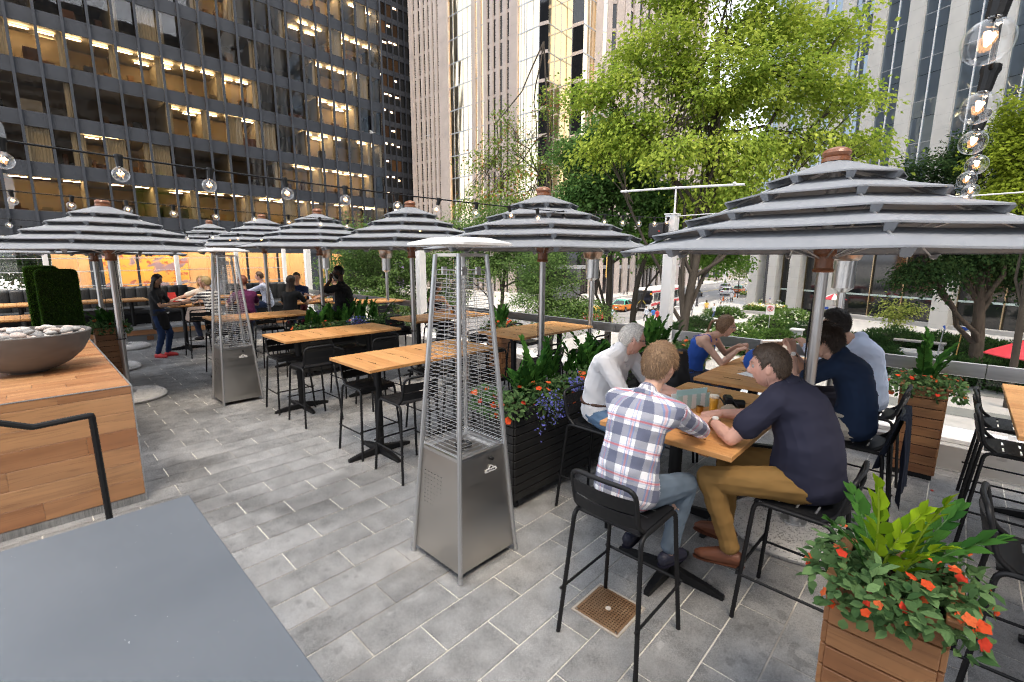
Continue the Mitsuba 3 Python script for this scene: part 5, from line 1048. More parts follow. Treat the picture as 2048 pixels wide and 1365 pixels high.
# ---- planting in the planters
def zz_plant(lab, spots, seed, sc=1.0, bright=0, single=False, n=None):
    """upright arching stems with paired glossy leaflets"""
    r = np.random.default_rng(seed); k = thing('zz_plant', lab, 'plant')
    for i, (x, y, z, h, az, lean, br_) in enumerate(spots):
        m = int(4 + h * 11); t = np.linspace(0, 1, 12); d = A(math.cos(az), math.sin(az), 0)
        S = A(x, y, z) + d * (lean * t ** 1.8)[:, None] * h + A(0, 0, 1) * (t * h * (1 - .12 * lean * t))[:, None]
        stem = tube(S, np.linspace(.007, .003, 12) * sc, 6); side = np.cross(d, A(0, 0, 1)); P, D, N, L = [], [], [], []
        for j in range(m):
            u = .22 + .78 * j / (m - 1); q = np.array([np.interp(u, t, S[:, c]) for c in range(3)]); tg = nrm(np.array([np.interp(min(1, u + .05), t, S[:, c]) - np.interp(u - .05, t, S[:, c]) for c in range(3)]))
            for s in (-1, 1):
                P.append(q); D.append(side * s * (.85 - .5 * u) + tg * (.75 + .6 * u) + r.normal(0, .12, 3)); N.append(np.cross(tg, side) * -1 + A(0, 0, .5) + d * -.3); L.append((.10 if u < .85 else .075) * sc * r.uniform(.85, 1.15))
        P.append(S[-1]); D.append(nrm(S[-1] - S[-3])); N.append(A(0, 0, 1)); L.append(.06 * sc)
        L = np.array(L); c0, c1 = (((.10, .20, .008), (.30, .43, .02)) if br_ else ((.016, .06, .014), (.06, .16, .03)))
        if single:
            part(k, 'stem', stem, 'm_vc', True, col=np.array(c1) * .6)
            for p_, d_, n_, l_ in zip(P, D, N, L):
                v, f, mm = leaves([p_], [d_], [n_], l_, l_ * .5, .05, True); part(k, 'leaf', (v, f), 'm_zleaf', True, col=tint(1, mm, c0, c1, r))
        else:
            v, f, mm = leaves(P, D, N, L, L * .52, .05, True); a = vf(stem); 
            part(k, 'leafy_stem', cat((v, f), a), 'm_zleaf', True, col=np.vstack([tint(len(P), mm, c0, c1, r), np.tile(np.array(c1) * .5, (len(a[0]), 1))]))
    return k
scene['m_zleaf'] = {'type': 'principledthin', 'base_color': VC, 'roughness': 0.25, 'diff_trans': 0.45, 'spec_trans': 0.0, 'eta': 1.5}
def zz_spots(r, x0, x1, y0, y1, z, n, h0, h1, bright=0.0):
    return [(r.uniform(x0, x1), r.uniform(y0, y1), z, r.uniform(h0, h1), r.uniform(0, 6.28), r.uniform(.15, .7), r.random() < bright) for _ in range(n)]
def flower_mesh(c, nrm_, size, r):
    nn = nrm(nrm_); x, y = frame(nn); P, D, N = [], [], []
    for i in range(5):
        a = i * 2 * PI / 5 + r.uniform(0, .3); d = x * math.cos(a) + y * math.sin(a); P.append(c); D.append(d + nn * r.uniform(-.1, .25)); N.append(nn + r.normal(0, .12, 3))
    return leaves(P, D, N, size * .55, size * .54, -.10, True)
def impatiens(lab, pts, nleaf, nflow, seed, parts=True, leaf=.042, fl=.042, mix_=None, droop=.0):
    """a mound of small leaves round the points of a bed (each x, y, z, radius, height) with flat five petalled flowers"""
    r = np.random.default_rng(seed); k = thing('impatiens', lab, 'flowers'); pts = np.array(pts, float)
    def sample(n, lift):
        q = pts[r.integers(0, len(pts), n)]; a = r.uniform(0, 6.28, n); u = np.sqrt(r.random(n)); ph = u * PI / 2 * 1.15
        d = np.stack([np.sin(ph) * np.cos(a), np.sin(ph) * np.sin(a), np.cos(ph)], 1)
        return q[:, :3] + d * np.stack([q[:, 3], q[:, 3], q[:, 4]], 1) * (r.uniform(.72, 1.02, n) if not lift else r.uniform(1.0, 1.12, n))[:, None], d
    P, d = sample(nleaf, False)
    v, f, m = leaves(P, d * .35 + r.normal(0, .6, (nleaf, 3)) + A(0, 0, -.15), d * .6 + A(0, 0, .9) + r.normal(0, .3, (nleaf, 3)), leaf * r.uniform(.65, 1.35, nleaf), leaf * r.uniform(.5, .75, nleaf), .06, True)
    part(k, 'foliage', (v, f), 'm_leaf', True, col=tint(nleaf, m, (.05, .11, .04), (.15, .25, .10), r))
    sp, ds = sample(nflow, True); O = [(.62, .085, .03), (.70, .15, .055), (.60, .06, .035)]
    acc, ac = [], []
    for c, dd in zip(sp, ds):
        v, f, m = flower_mesh(c, dd * .7 + A(-.35, -.35, .55) * .8 + r.normal(0, .2, 3), fl * r.uniform(.75, 1.2), r); col = np.tile(np.array(O[r.integers(0, 3)]) * r.uniform(.85, 1.15), (len(v), 1))
        if parts: part(k, 'flower', (v, f), 'm_petal', True, col=col)
        else: acc.append((v, f)); ac.append(col)
    if acc: labels[part(k, 'flower', cat(acc), 'm_petal', True, col=np.vstack(ac))] = {'kind': 'stuff'}
    return k
scene['m_petal'] = {'type': 'principledthin', 'base_color': VC, 'roughness': 0.6, 'diff_trans': 0.5, 'spec_trans': 0.0, 'eta': 1.3}
def lobelia(lab, spots, seed, n=240, nf=120):
    r = np.random.default_rng(seed); k = thing('lobelia', lab, 'flowers'); P, D, F, tw = [], [], [], []
    for x, y, z, ox, oy, ln in spots:
        for _ in range(9):
            a = A(x, y, z) + r.normal(0, .04, 3) * A(1, 1, .4); e = a + A(ox, oy, 0) * r.uniform(.6, 1.3) + r.normal(0, .05, 3) * A(1, 1, 0) + A(0, 0, -ln * r.uniform(.4, 1.1)); t = np.linspace(0, 1, 7)[:, None]
            S = a * (1 - t) + e * t + A(ox, oy, .06) * 1.2 * (t * (1 - t)) * 2 + A(0, 0, .08) * t * (1 - t); tw.append(tube(S, .0022, 4))
            for u in r.random(n // 9):
                q = a * (1 - u) + e * u + A(ox, oy, .06) * 2.4 * (u * (1 - u)); P.append(q + r.normal(0, .018, 3)); D.append(r.normal(size=3))
            for u in r.random(nf // 9): F.append(a * (1 - u) + e * u + A(ox, oy, .06) * 2.4 * (u * (1 - u)) + r.normal(0, .022, 3))
    v, f, m = leaves(P, D, r.normal(size=(len(P), 3)) + A(0, 0, .6), .018, .008); tc = cat(tw)
    part(k, 'trailing_stem', cat((v, f), tc), 'm_leaf', col=np.vstack([tint(len(P), m, (.05, .10, .03), (.13, .2, .07), r), np.tile([.08, .09, .03], (len(tc[0]), 1))]))
    F = np.repeat(np.array(F), 4, 0); v, f, m = leaves(F, r.normal(size=(len(F), 3)), A(-.5, -.5, .5) + r.normal(0, .3, (len(F), 3)), .014, .012)
    labels[part(k, 'blossom', (v, f), 'm_petal', col=np.repeat(np.array([.20, .21, .62])[None] * r.uniform(.7, 1.2, (len(F), 1)), m, 0))] = {'kind': 'stuff'}
    return k
r_ = np.random.default_rng(3)
# lower right cedar planter
impatiens('orange impatiens spilling over the cedar planter in the lower right corner', [(2.09 + dx, .05 + dy, .93, .115, .13) for dx, dy in ((-.13, .13), (.02, .14), (.15, .12), (-.15, 0), (.15, 0), (-.14, -.14), (0, -.15), (.14, -.15), (-.2, .05), (-.17, -.08), (0, 0))], 1050, 64, 101, leaf=.048, fl=.038)
zz_plant('bright lime green leafy plant standing out of the lower right cedar planter', [(2.06, .10, .95, .36, 2.6, .12, 1), (2.12, .02, .95, .34, 4.2, .25, 1), (2.1, .08, .95, .25, 5.4, .4, 1), (2.15, 0.0, .95, .26, -.6, .6, 0), (2.02, .12, .95, .22, 2.2, .6, 0), (2.12, .12, .95, .24, .8, .5, 0), (2.16, -.03, .95, .22, -1.2, .8, 0), (2.05, .03, .95, .24, 4.0, .5, 1)], 102, .85, single=True)
# planter by the balustrade
impatiens('coral impatiens in the cedar planter right of the diners', [(6.03 + dx, .13 + dy, .86, .13, .15) for dx in (-.15, 0, .15) for dy in (-.16, 0, .16)], 900, 46, 103, leaf=.05)
zz_plant('pale tipped tall leafy plant in the cedar planter right of the diners', [(6.03, .13, .9, .5, 1.0, .1, 0), (6.0, .16, .9, .42, 3.0, .3, 0), (6.06, .1, .9, .38, -1, .35, 0), (6.0, .08, .9, .34, 4.5, .4, 0)], 104, 1.15)
# planter between the tables
impatiens('pinkish orange impatiens in the cedar planter beside the balustrade table', [(5.75 + dx, 5.75 + dy, .9, .14, .15) for dx in (-.16, 0, .16) for dy in (-.16, 0, .16)], 800, 70, 105, False, leaf=.05, fl=.05)
zz_plant('small green leafy plant amid the flowers beside the balustrade table', zz_spots(r_, 5.68, 5.82, 5.68, 5.82, .9, 7, .28, .42), 106)
impatiens('few orange flowers in the cedar planter beside the left umbrella poles', [(.93 + dx, 10.35 + dy, .88, .15, .16) for dx in (-.15, 0, .15) for dy in (-.15, 0, .15)], 700, 12, 107, False, leaf=.06, fl=.06)
zz_plant('dark green leafy plant in the cedar planter on the left', zz_spots(r_, .84, 1.02, 10.25, 10.45, .88, 9, .28, .42), 108)
# long black planter behind the heater
impatiens('orange impatiens along the edge of the black planter behind the tall heater', [(2.68 + .16 * i, 2.56 + .05 * (i % 2), .86, .13, .17) for i in range(12)] + [(2.66, 2.75, .86, .13, .17), (2.68, 2.88, .86, .13, .15)], 2600, 62, 109, leaf=.05, fl=.05)
zz_plant('cluster of dark glossy upright plants filling the black planter behind the tall heater', zz_spots(r_, 3.25, 4.65, 2.66, 2.88, .88, 30, .26, .46) + zz_spots(r_, 2.85, 3.15, 2.64, 2.8, .88, 12, .2, .32, .0), 110, 1.0)
lobelia('trailing blue lobelia over the side of the black planter behind the tall heater', [(2.98, 2.50, .93, .0, -.09, .30), (3.1, 2.5, .93, .03, -.09, .26), (3.5, 2.5, .95, 0, -.1, .32), (3.42, 2.51, .97, .02, -.06, .1)], 111)
zz_plant('leafy plant above the black planter behind the woman in the blue top', zz_spots(r_, 5.1, 5.9, 2.6, 2.85, .9, 16, .3, .5), 112)
impatiens('red and orange flowers spilling from the black planter behind the woman in the blue top', [(5.1 + .18 * i, 2.5, .9, .14, .17) for i in range(6)], 900, 40, 113, False, leaf=.045, fl=.045)
lobelia('blue trailing flowers on the black planter behind the woman in the blue top', [(5.2, 2.45, .95, 0, -.08, .2), (5.5, 2.45, .95, 0, -.08, .2)], 114)
# low planter in front of the standing man
zz_plant('row of dark green upright plants in the low black planter before the man in black', zz_spots(r_, 3.4, 5.1, 8.35, 8.6, .82, 34, .26, .48), 115, 1.1)
impatiens('bed of orange flowers along the low black planter before the man in black', [(3.28 + .17 * i, 8.26 + .05 * (i % 2), .8, .14, .16) for i in range(12)] + [(5.15, 8.45, .8, .14, .18), (5.15, 8.6, .8, .14, .16)], 2400, 44, 116, False, leaf=.05, fl=.055)
lobelia('small blue flowers in the middle of the low black planter', [(4.25, 8.2, .92, 0, -.05, .12), (4.45, 8.2, .92, 0, -.05, .12), (4.35, 8.25, .95, 0, -.03, .05)], 117)
# ================================================================ PEOPLE
Mn = m3.Manifold
def Msph(c, r, seg=14): return Mn.sphere(1.0, seg).scale([float(r)] * 3 if np.isscalar(r) else [float(q) for q in r]).translate([float(q) for q in c])
def Mell(c, r, R, seg=18):
    M34 = np.hstack([np.asarray(R) * np.asarray(r)[None, :], np.asarray(c).reshape(3, 1)]); return Mn.sphere(1.0, seg).transform(M34)
def Mhull(*ms): return Mn.batch_hull(list(ms))
def Mcap(a, b, ra, rb, seg=12): return Mhull(Msph(a, ra, seg), Msph(b, rb, seg))
def Muni(ms): return Mn.batch_boolean(ms, m3.OpType.Add)
def smooth_body(m, ln, it=10):
    m = m.refine_to_length(ln); v, f = vf(m)
    t = trimesh.Trimesh(v, f, process=False); trimesh.smoothing.filter_taubin(t, lamb=.5, nu=.52, iterations=it); return np.asarray(t.vertices), np.asarray(t.faces)
def to_man(v, f): return Mn(m3.Mesh(np.asarray(v, np.float32), np.asarray(f, np.uint32)))
def ik(a, c, l1, l2, pole):
    d = c - a; L = np.linalg.norm(d); L2 = min(L, (l1 + l2) * .999); d = d / L; c = a + d * L2
    x = (l1 * l1 - l2 * l2 + L2 * L2) / (2 * L2); h = math.sqrt(max(l1 * l1 - x * x, 1e-6)); p = pole - d * (pole @ d); p = p / np.linalg.norm(p)
    return a + d * x + p * h, c
def Rz(a): c, s = math.cos(a), math.sin(a); return np.array([[c, -s, 0], [s, c, 0], [0, 0, 1.0]])
def sstep(a, b, x): t = np.clip((x - a) / (b - a), 0, 1); return t * t * (3 - 2 * t)
def gz(x, s): return np.exp(-(x / s) ** 2)
def head_pts(d, mouth=0.0, fem=0.0):
    """unit directions -> head surface in the head's own frame (x forward, z up, metres, origin mid head)"""
    p = d * A(.098, .0765 - .003 * fem, .117); x, y, z = p[:, 0].copy(), p[:, 1].copy(), p[:, 2].copy(); ay = np.abs(y)
    low = np.clip(-z / .117, 0, 1); front = np.clip(d[:, 0], 0, 1)
    y *= 1 - (.30 + .05 * fem) * low ** 1.6 * (.4 + .6 * front); x += np.where(d[:, 0] < 0, .022 * low ** 1.2, .004 * low); x += np.where((d[:, 0] < 0) & (z > 0), -.006 * d[:, 2], 0)
    flat = sstep(.35, .9, d[:, 0]); x -= .010 * flat * (1 - np.clip(ay / .07, 0, 1) * .3) * (z > -.2)
    nz = sstep(.018, -.028, z) * sstep(-.050, -.036, z) * flat
    x += (.027 - .004 * fem) * nz * gz(y, .011 + .004 * sstep(.0, -.03, z)); x += .007 * gz(z - .014, .02) * gz(y, .009) * flat
    x += (.006 - .004 * fem) * gz(z - .024, .011) * gz(y, .045) * flat
    x -= .0095 * gz(ay - .031, .017) * gz(z - .003, .013) * flat
    x += .004 * gz(ay - .045, .02) * gz(z + .028, .02) * flat
    x += .0055 * gz(z + .0585, .0085) * gz(y, .021) * flat; x -= .0045 * gz(z + .0585, .0028) * gz(y, .022) * flat
    if mouth: x -= .02 * gz(z + .064, .011) * gz(y, .012) * flat
    x += .009 * gz(z + .098, .016) * gz(y, .024) * flat; x -= .004 * gz(z + .078, .009) * gz(y, .03) * flat
    return np.stack([x, y, z], 1)
_ico = {}
def ico(n):
    if n not in _ico: m = trimesh.creation.icosphere(n); _ico[n] = (np.asarray(m.vertices), np.asarray(m.faces))
    return _ico[n]
HL = {'short': ([0, .75, 1.15, 1.3, 1.42, 1.75, 1.95, 2.3, PI], [.066, .058, .035, -.012, .0, .028, -.005, -.055, -.062]),
      'recede': ([0, .6, 1.0, 1.3, 1.42, 1.75, 1.95, 2.3, PI], [.094, .09, .05, -.012, .0, .028, -.005, -.06, -.066]),
      'long': ([0, .25, .7, 1.1, 1.35, 1.7, PI], [.088, .08, .055, .02, -.02, -.08, -.12]),
      'beard': None}
def hair_shell(style, thick, seed, sub=5):
    d, f = ico(sub); base = head_pts(d); az = np.arctan2(np.abs(base[:, 1]), base[:, 0]); z = base[:, 2]
    nrm_ = d
    if style == 'beard':
        m = sstep(-.02, -.045, z + .02 * sstep(1.0, 1.4, az)) * sstep(1.75, 1.5, az); m = np.maximum(m * (1 - gz(z + .058, .012) * gz(base[:, 1], .024)), 0)
    else:
        m = sstep(-.008, .014, z - np.interp(az, *HL[style]))
    n = meshkit.fbm(d * A(9, 9, 3.5) + seed, 3, seed) - .5; n2 = meshkit.noise(d * A(46, 46, 9) + seed, seed) - .5
    t = thick * m * (1 + .45 * n + .22 * n2) * (1 + .35 * np.clip(d[:, 2], 0, 1))
    v = base + nrm_ * (t - .008 * (1 - m) + (.001 * m))[:, None]
    hair_shell.mask = m
    return v, f, n2
def hand(w, d, n_, side, curl, s=1.0, thumb=.6):
    """five fingered hand: wrist w, pointing d, palm normal n_ (towards what it grips), side +1 left / -1 right"""
    d = nrm(d); n_ = nrm(n_ - d * (n_ @ d)); e = np.cross(n_, d) * side        # e points to the thumb side
    ms = [Mhull(*[Msph(w + d * a * s + e * b * s + n_ * c * s, r * s, 10) for a, b, c, r in ((.0, .018, 0, .019), (.0, -.018, 0, .018), (.082, .034, 0, .0125), (.085, -.032, 0, .0115), (.045, .0, .004, .017))])]
    for i, (b, L, r) in enumerate(((.034, .072, .0088), (.012, .080, .009), (-.010, .075, .0086), (-.031, .058, .0078))):
        p = w + d * (.082 - .003 * i) * s + e * b * s; a = 0.0; segs = (.45, .31, .24); c = curl * (1 + .12 * i)
        q = d + e * (.10 - .07 * i)
        for j, sg in enumerate(segs):
            a += c * (.8, 1.1, .8)[j]; dd = nrm(q * math.cos(a) + n_ * math.sin(a)); p2 = p + dd * L * sg * s; ms.append(Mcap(p, p2, (r - .0007 * j) * s, (r - .0007 * (j + 1)) * s, 9)); p = p2
    p = w + d * .022 * s + e * .026 * s + n_ * .006; q = nrm(d * .75 + e * .75 + n_ * .35 * thumb)
    p2 = p + q * .042 * s; p3 = p2 + nrm(d * .95 + e * .2 + n_ * .5 * thumb) * .032 * s; p4 = p3 + nrm(d + n_ * .6 * thumb - e * .15) * .026 * s
    for a, b, ra, rb in ((p, p2, .014, .0105), (p2, p3, .0105, .0098), (p3, p4, .0098, .008)): ms.append(Mcap(a, b, ra * s, rb * s, 9))
    return Muni(ms)
SKIN = {'fair': (.60, .37, .275), 'light': (.56, .34, .24), 'tan': (.42, .235, .15), 'olive': (.36, .20, .12), 'dark': (.075, .036, .023), 'rosy': (.62, .35, .27)}
scene['m_hair'] = {'type': 'twosided', 'bsdf': {'type': 'bumpmap', 'arbitrary': proc(lambda p, n, uv: 0.0016 * noise(p.x * 420, p.y * 420, p.z * 90) + 0.0012 * noise(p.x * 170, p.y * 170, p.z * 40), 6e-4), 'scale': 1.0, 'bsdf': {'type': 'principled', 'base_color': VA, 'roughness': 0.42, 'specular': 0.4}}}
def plaid_fn(p, n, uv):
    u, v = uv.x, uv.y; P_ = 0.15
    def band(t, c, w): q = t / P_ - dr.floor(t / P_); return 1 - smoothstep(w, w + 0.012, dr.abs(q - c))
    nav = lambda t: band(t, 0.30, 0.21); thin = lambda t: dr.maximum(band(t, 0.66, 0.018), band(t, 0.80, 0.018)); red = lambda t: band(t, 0.73, 0.026)
    c = mi.Color3f(0.80, 0.80, 0.83); N_ = (0.035, 0.05, 0.12); R_ = (0.55, 0.07, 0.09); B_ = (0.12, 0.18, 0.42)
    c = mix(c, N_, 0.62 * nav(u)); c = mix(c, N_, 0.68 * nav(v)); c = mix(c, B_, 0.6 * thin(u)); c = mix(c, R_, 0.65 * red(v)); c = mix(c, R_, 0.35 * red(u)); c = mix(c, B_, 0.35 * thin(v))
    return c * (0.94 + 0.12 * noise(p.x * 600, p.y * 600, p.z * 600))
bumped('m_plaid', {'type': 'principled', 'base_color': proc(plaid_fn), 'roughness': 0.85, 'specular': 0.2, 'sheen': 0.3}, lambda p, n, uv: 0.0022 * fbm(p.x * 22 + p.z * 12, p.y * 22 - p.z * 9, p.z * 20, 3), 2e-3, 1.0)
bumped('m_denim', {'type': 'principled', 'base_color': VA, 'roughness': 0.9, 'specular': 0.2, 'sheen': 0.2}, lambda p, n, uv: 0.0016 * fbm(p.x * 24, p.y * 24, p.z * 24, 3) + 0.0004 * noise(p.x * 420, p.y * 420, p.z * 420), 2e-3, 1.0)
def person(label, hip, heading, lean=.25, side_lean=0.0, head=None, yaw=0.0, pitch=0.0, hands=((.45, .2, .25), (.45, -.2, .25)), feet=None, s=1.0, skin='fair', hair=('short', .014, (.10, .06, .035)),
           shirt=('short', (.2, .2, .2)), trousers=((.05, .06, .1), 'm_denim'), shoes=(.03, .02, .02), fat=1.0, stand=False, fem=0.0, detail=2, hand_dir=None, curl=(.5, .5), elbows=None, palms=None, world=False,
           collar=None, glasses=None, beard=None, mouth=0.0, extra=None, belt=None, slouch=.03, open_knees=.12, group=None, twist=0.0, dress=None, barefoot=False, neck_len=.10):
    """joints in a frame at the hips: x forward, y to the person's left, z up"""
    k = thing('person', label, 'person', group); hip = np.array(hip, float); H = Rz(heading); W = lambda q: hip + H @ (np.array(q, float) * s); Lc = lambda q: (H.T @ (np.array(q, float) - hip)) / s
    ln = (.016, .022, .04)[2 - detail] if detail <= 2 else .016
    sub = {2: 5, 1: 4, 0: 3}[detail]
    up = nrm(A(math.sin(lean), side_lean, math.cos(lean) * .98)); bk = nrm(A(-up[2], 0, up[0]))
    nb = up * .50; belly = up * .20 + bk * slouch; chest = up * .37 + bk * slouch * .8
    St = Rz(twist); sd = St @ A(0, 1, 0); sw = .178 - .02 * fem
    sh = [nb - up * .055 + sd * sw * q + bk * .0 + A(.01, 0, 0) for q in (1, -1)]
    hd = nb + nrm(up + A(pitch * .3, 0, .6)) * (neck_len + .125) + A(.03, 0, 0) if head is None else (Lc(head) if world else np.array(head, float))
    Rh = Rz(yaw) @ rot((0, 1, 0), pitch)
    T3 = np.stack([St @ nrm(A(up[2], 0, -up[0])), sd, up], 1)
    tr3 = lambda c, r: Mell(c, r, T3)
    f_ = fat
    pel = Mell((0, 0, 0), (.125 * f_, .172 * (1 + .04 * fem), .115), np.eye(3)); 
    bel = lambda g=0: tr3(belly, (.112 * f_ - .01 * fem + g, .152 * f_ - .018 * fem + g, .11 + g)); che = lambda g=0: tr3(chest, (.118 * (f_ * .4 + .6) + g, .165 * (f_ * .4 + .6) - .015 * fem + g, .115 + g))
    shl = lambda g=0: Mhull(*[Msph(q, .058 - .008 * fem + g, 12) for q in sh], Msph(nb - up * .01, .052 + g, 12), tr3(chest + up * .06, (.095 + g, .15 + g, .05)))
    torso = lambda g=0: [Mhull(Mell((0, 0, 0), (.125 * f_ + g, .168 + g, .105 + g), np.eye(3)), bel(g)), Mhull(bel(g), che(g)), Mhull(che(g), shl(g))]
    if not stand: torso0 = torso
    # limbs
    arms = []
    for i, sg in enumerate((1, -1)):
        tgt = Lc(hands[i]) if world else np.array(hands[i], float); pole = A(-.15, sg * .55, -.8) if elbows is None else np.array(elbows[i], float)
        e, w = ik(sh[i], tgt, .30, .265, pole); arms.append((sh[i], e, w))
    legs = []
    for i, sg in enumerate((1, -1)):
        hj = A(0, .092 * sg, -.02)
        if feet is None: ft = A(.02, .1 * sg, -.90) if stand else A(.33, (.10 + open_knees * .4) * sg, -.50)
        else: ft = Lc(feet[i]) if world else np.array(feet[i], float)
        pole = A(1, sg * (.05 + open_knees), .0) if stand else A(.7, sg * open_knees * 1.4, .75)
        kn, an = ik(hj, ft, .45, .43, pole); legs.append((hj, kn, an))
    up_r, el_r, wr_r = (.046 - .008 * fem) * (.75 + .25 * f_), .037 - .005 * fem, .026 - .003 * fem
    def arm_m(a, g=0, part_='all'):
        S_, E_, W_ = a; m_ = []
        mid = S_ * .55 + E_ * .45; fm = E_ * .68 + W_ * .32
        if part_ in ('all', 'upper'): m_ += [Mcap(S_, mid, up_r + .012 + g, up_r + .002 + g), Mcap(mid, E_, up_r + .002 + g, el_r + g)]
        if part_ in ('all', 'fore'): m_ += [Mcap(E_, fm, el_r + g, el_r + .004 + g), Mcap(fm, W_, el_r + .004 + g, wr_r + g)]
        return m_
    th_r, kn_r, ca_r, an_r = .082 * (.7 + .3 * f_), .056, .053, .036
    def leg_m(l, g=0, cut=1.0):
        a, b, c = l; cf = b * .68 + c * .32 + nrm(A(-1, 0, 0)) * .012; return [Mcap(a, b, th_r + g, kn_r + g), Mcap(b, cf, kn_r + g, ca_r + g), Mcap(cf, c, ca_r + g, an_r + g)]
    neck = Mcap(nb - up * .03, hd + Rh @ A(-.022, 0, -.075), .054 - .008 * fem, .05 - .008 * fem, 16)
    body = Muni(torso(-.006) + [pel] + [q for a in arms for q in arm_m(a)] + [q for l in legs for q in leg_m(l, -.004)] + [neck])
    bv, bf = smooth_body(body, ln, 8)
    # head and hands are joined to it without smoothing their detail away
    d_, fc = ico(sub); hp = head_pts(d_, mouth, fem) @ Rh.T + hd
    try:
        parts_ = [to_man(bv, bf), to_man(hp, fc)]
        for sg in (1, -1): parts_.append(Mell(hd + Rh @ A(-.008, .0745 * sg - .002 * fem * sg, -.006), (.018, .008, .031), Rh @ rot((0, 0, 1), .35 * sg) @ rot((0, 1, 0), -.15), 16))
        for i, sg in enumerate((1, -1)):
            S_, E_, W_ = arms[i]; hdir = nrm(W_ - E_) if hand_dir is None or hand_dir[i] is None else (H.T @ np.array(hand_dir[i], float) if world else np.array(hand_dir[i], float))
            pn = A(0, 0, -1) if palms is None else np.array(palms[i], float)
            parts_.append(hand(W_, hdir, pn, sg, curl[i], 1.02 - .1 * fem))
        for i, l in enumerate(legs):   # feet
            a = l[2]; fw = nrm(A(1, .15 * (1, -1)[i], -.12 if not stand else 0)); parts_.append(Mhull(Msph(a - A(0, 0, .02), .033, 10), Msph(a - fw * .03 - A(0, 0, .05), .03, 10), Msph(a + fw * .13 - A(0, 0, .055), .027, 10)))
        if detail < 2 or True: full = Muni(parts_); v, f = vf(full)
        if len(v) == 0: raise ValueError
    except Exception as ex:
        v, f = cat(bv_ := (bv, bf), (hp, fc))
    loc = (v - hd) @ Rh; x, y, z = loc.T; ay = np.abs(y); sk = np.array(SKIN[skin] if isinstance(skin, str) else skin)
    col = np.tile(sk, (len(v), 1)) * (.93 + .14 * meshkit.fbm(v * 14, 3, 2))[:, None]
    inh = (np.linalg.norm(loc / A(.13, .095, .135), axis=1) < 1.05) & (x > .03)
    def tone(mask, c, a): nonlocal_col[mask > .01] = (nonlocal_col * (1 - (mask * a)[:, None]) + np.asarray(c) * (mask * a)[:, None])[mask > .01]
    nonlocal_col = col
    tone(inh * gz(z + .059, .0085) * gz(y, .019), sk * A(.92, .55, .55) if fem else sk * A(.9, .65, .62), .9)
    tone(inh * gz(z - .026 - .1 * np.maximum(0, .031 - ay) * 0, .0042) * gz(ay - .031, .017), A(*hair[2]) * .8 + .01, .75)
    tone(inh * gz(z - .005, .0055) * gz(ay - .031, .014), A(.05, .03, .025), .45 + .3 * fem)
    tone(inh * gz(z + .012, .02) * gz(ay - .05, .02), sk * A(1.06, .8, .78), .35)
    if mouth: tone(inh * gz(z + .064, .0095) * gz(y, .0105), A(.03, .008, .008), 1.0)
    put(k, (v * s @ H.T + hip, f), 'm_skin', 50 if False else True, col=nonlocal_col)
    out = lambda vv: np.asarray(vv) * s @ H.T + hip
    if detail >= 1:
        for sg in (1, -1):
            ev, ef = ico(3); c = hd + Rh @ A(.0705, .031 * sg, .003); g_ = ev @ A(1, .0, 0); 
            ec = np.where((g_ > .965)[:, None], .01, np.where((g_ > .86)[:, None], A(.09, .055, .035), A(.30, .28, .26)))
            part(k, 'eye', (out(c + (ev * .0118) @ Rh.T), ef), 'm_eye', True, col=ec)
    # hair
    hc = np.array(hair[2])
    if hair[0] != 'none':
        base = 'long' if hair[0] in ('long', 'pony', 'bob') else hair[0]
        hv, hf, n2 = hair_shell(base, hair[1], len(label), max(4, sub)); ms, cs = [(hv @ Rh.T + hd, hf)], [np.clip(hc * (1 + 1.1 * n2[:, None]), 0, 1)]
        if detail == 2:     # loose strands over the shell
            m_ = hair_shell.mask; r = np.random.default_rng(len(label)); fcs = hf[(m_[hf].min(1) > .6)]; P_, fi = trimesh.sample.sample_surface(trimesh.Trimesh(hv, fcs, process=False), 3800, seed=3); N_ = nrm(P_ / A(.0096, .0058, .0137))
            fl_ = P_ - A(-.045, .012, .112); fl_ = fl_ + (A(-.10, 0, 0) if hair[0] == 'pony' else A(0, 0, 0)); Tn = nrm(fl_ - N_ * (fl_ * N_).sum(1)[:, None]); Tn = nrm(Tn + r.normal(0, .22, Tn.shape))
            lv, lf, mm = leaves(P_ - N_ * .002, Tn + N_ * r.uniform(.02, .30, (len(P_), 1)), N_, hair[1] * 1.1 + .016 * r.random(len(P_)), .0032, .02)
            ms.append((lv @ Rh.T + hd, lf)); cs.append(np.repeat(hc * r.uniform(.55, 1.6, (len(P_), 1)), mm, 0))
        if hair[0] in ('long', 'bob', 'pony'):
            L = {'long': .40, 'bob': .17, 'pony': .30}[hair[0]]; r = np.random.default_rng(len(label)); st_ = []
            for j in range(26 if hair[0] != 'pony' else 14):
                if hair[0] == 'pony': a0 = hd + Rh @ A(-.102, r.normal(0, .012), .045); pts = [a0, a0 + Rh @ A(-.05, r.normal(0, .01), -.02), a0 + Rh @ A(-.065, r.normal(0, .02), -.12), a0 + Rh @ A(-.05 + r.normal(0, .015), r.normal(0, .03), -L)]; rr = [.010, .014, .012, .003]
                else:
                    an = r.uniform(-1, 1) * 1.9; rd = A(-math.cos(an) * .075 - .012, math.sin(an) * .073, -.015); a0 = hd + Rh @ rd; o = A(rd[0] * .30, rd[1] * .25, 0)
                    pts = [a0, a0 + Rh @ (o * .6 + A(0, 0, -L * .35)), a0 + Rh @ (o * .5) + (bk * .03) - A(0, 0, L * .7), a0 + bk * .05 + r.normal(0, .015, 3) - A(0, 0, L * r.uniform(.85, 1.1))]; rr = [.016, .02, .018, .004]
                q = arc(pts, .2, 4); st_.append(tube(q, np.interp(np.linspace(0, 1, len(q)), np.linspace(0, 1, 4), rr), 7))
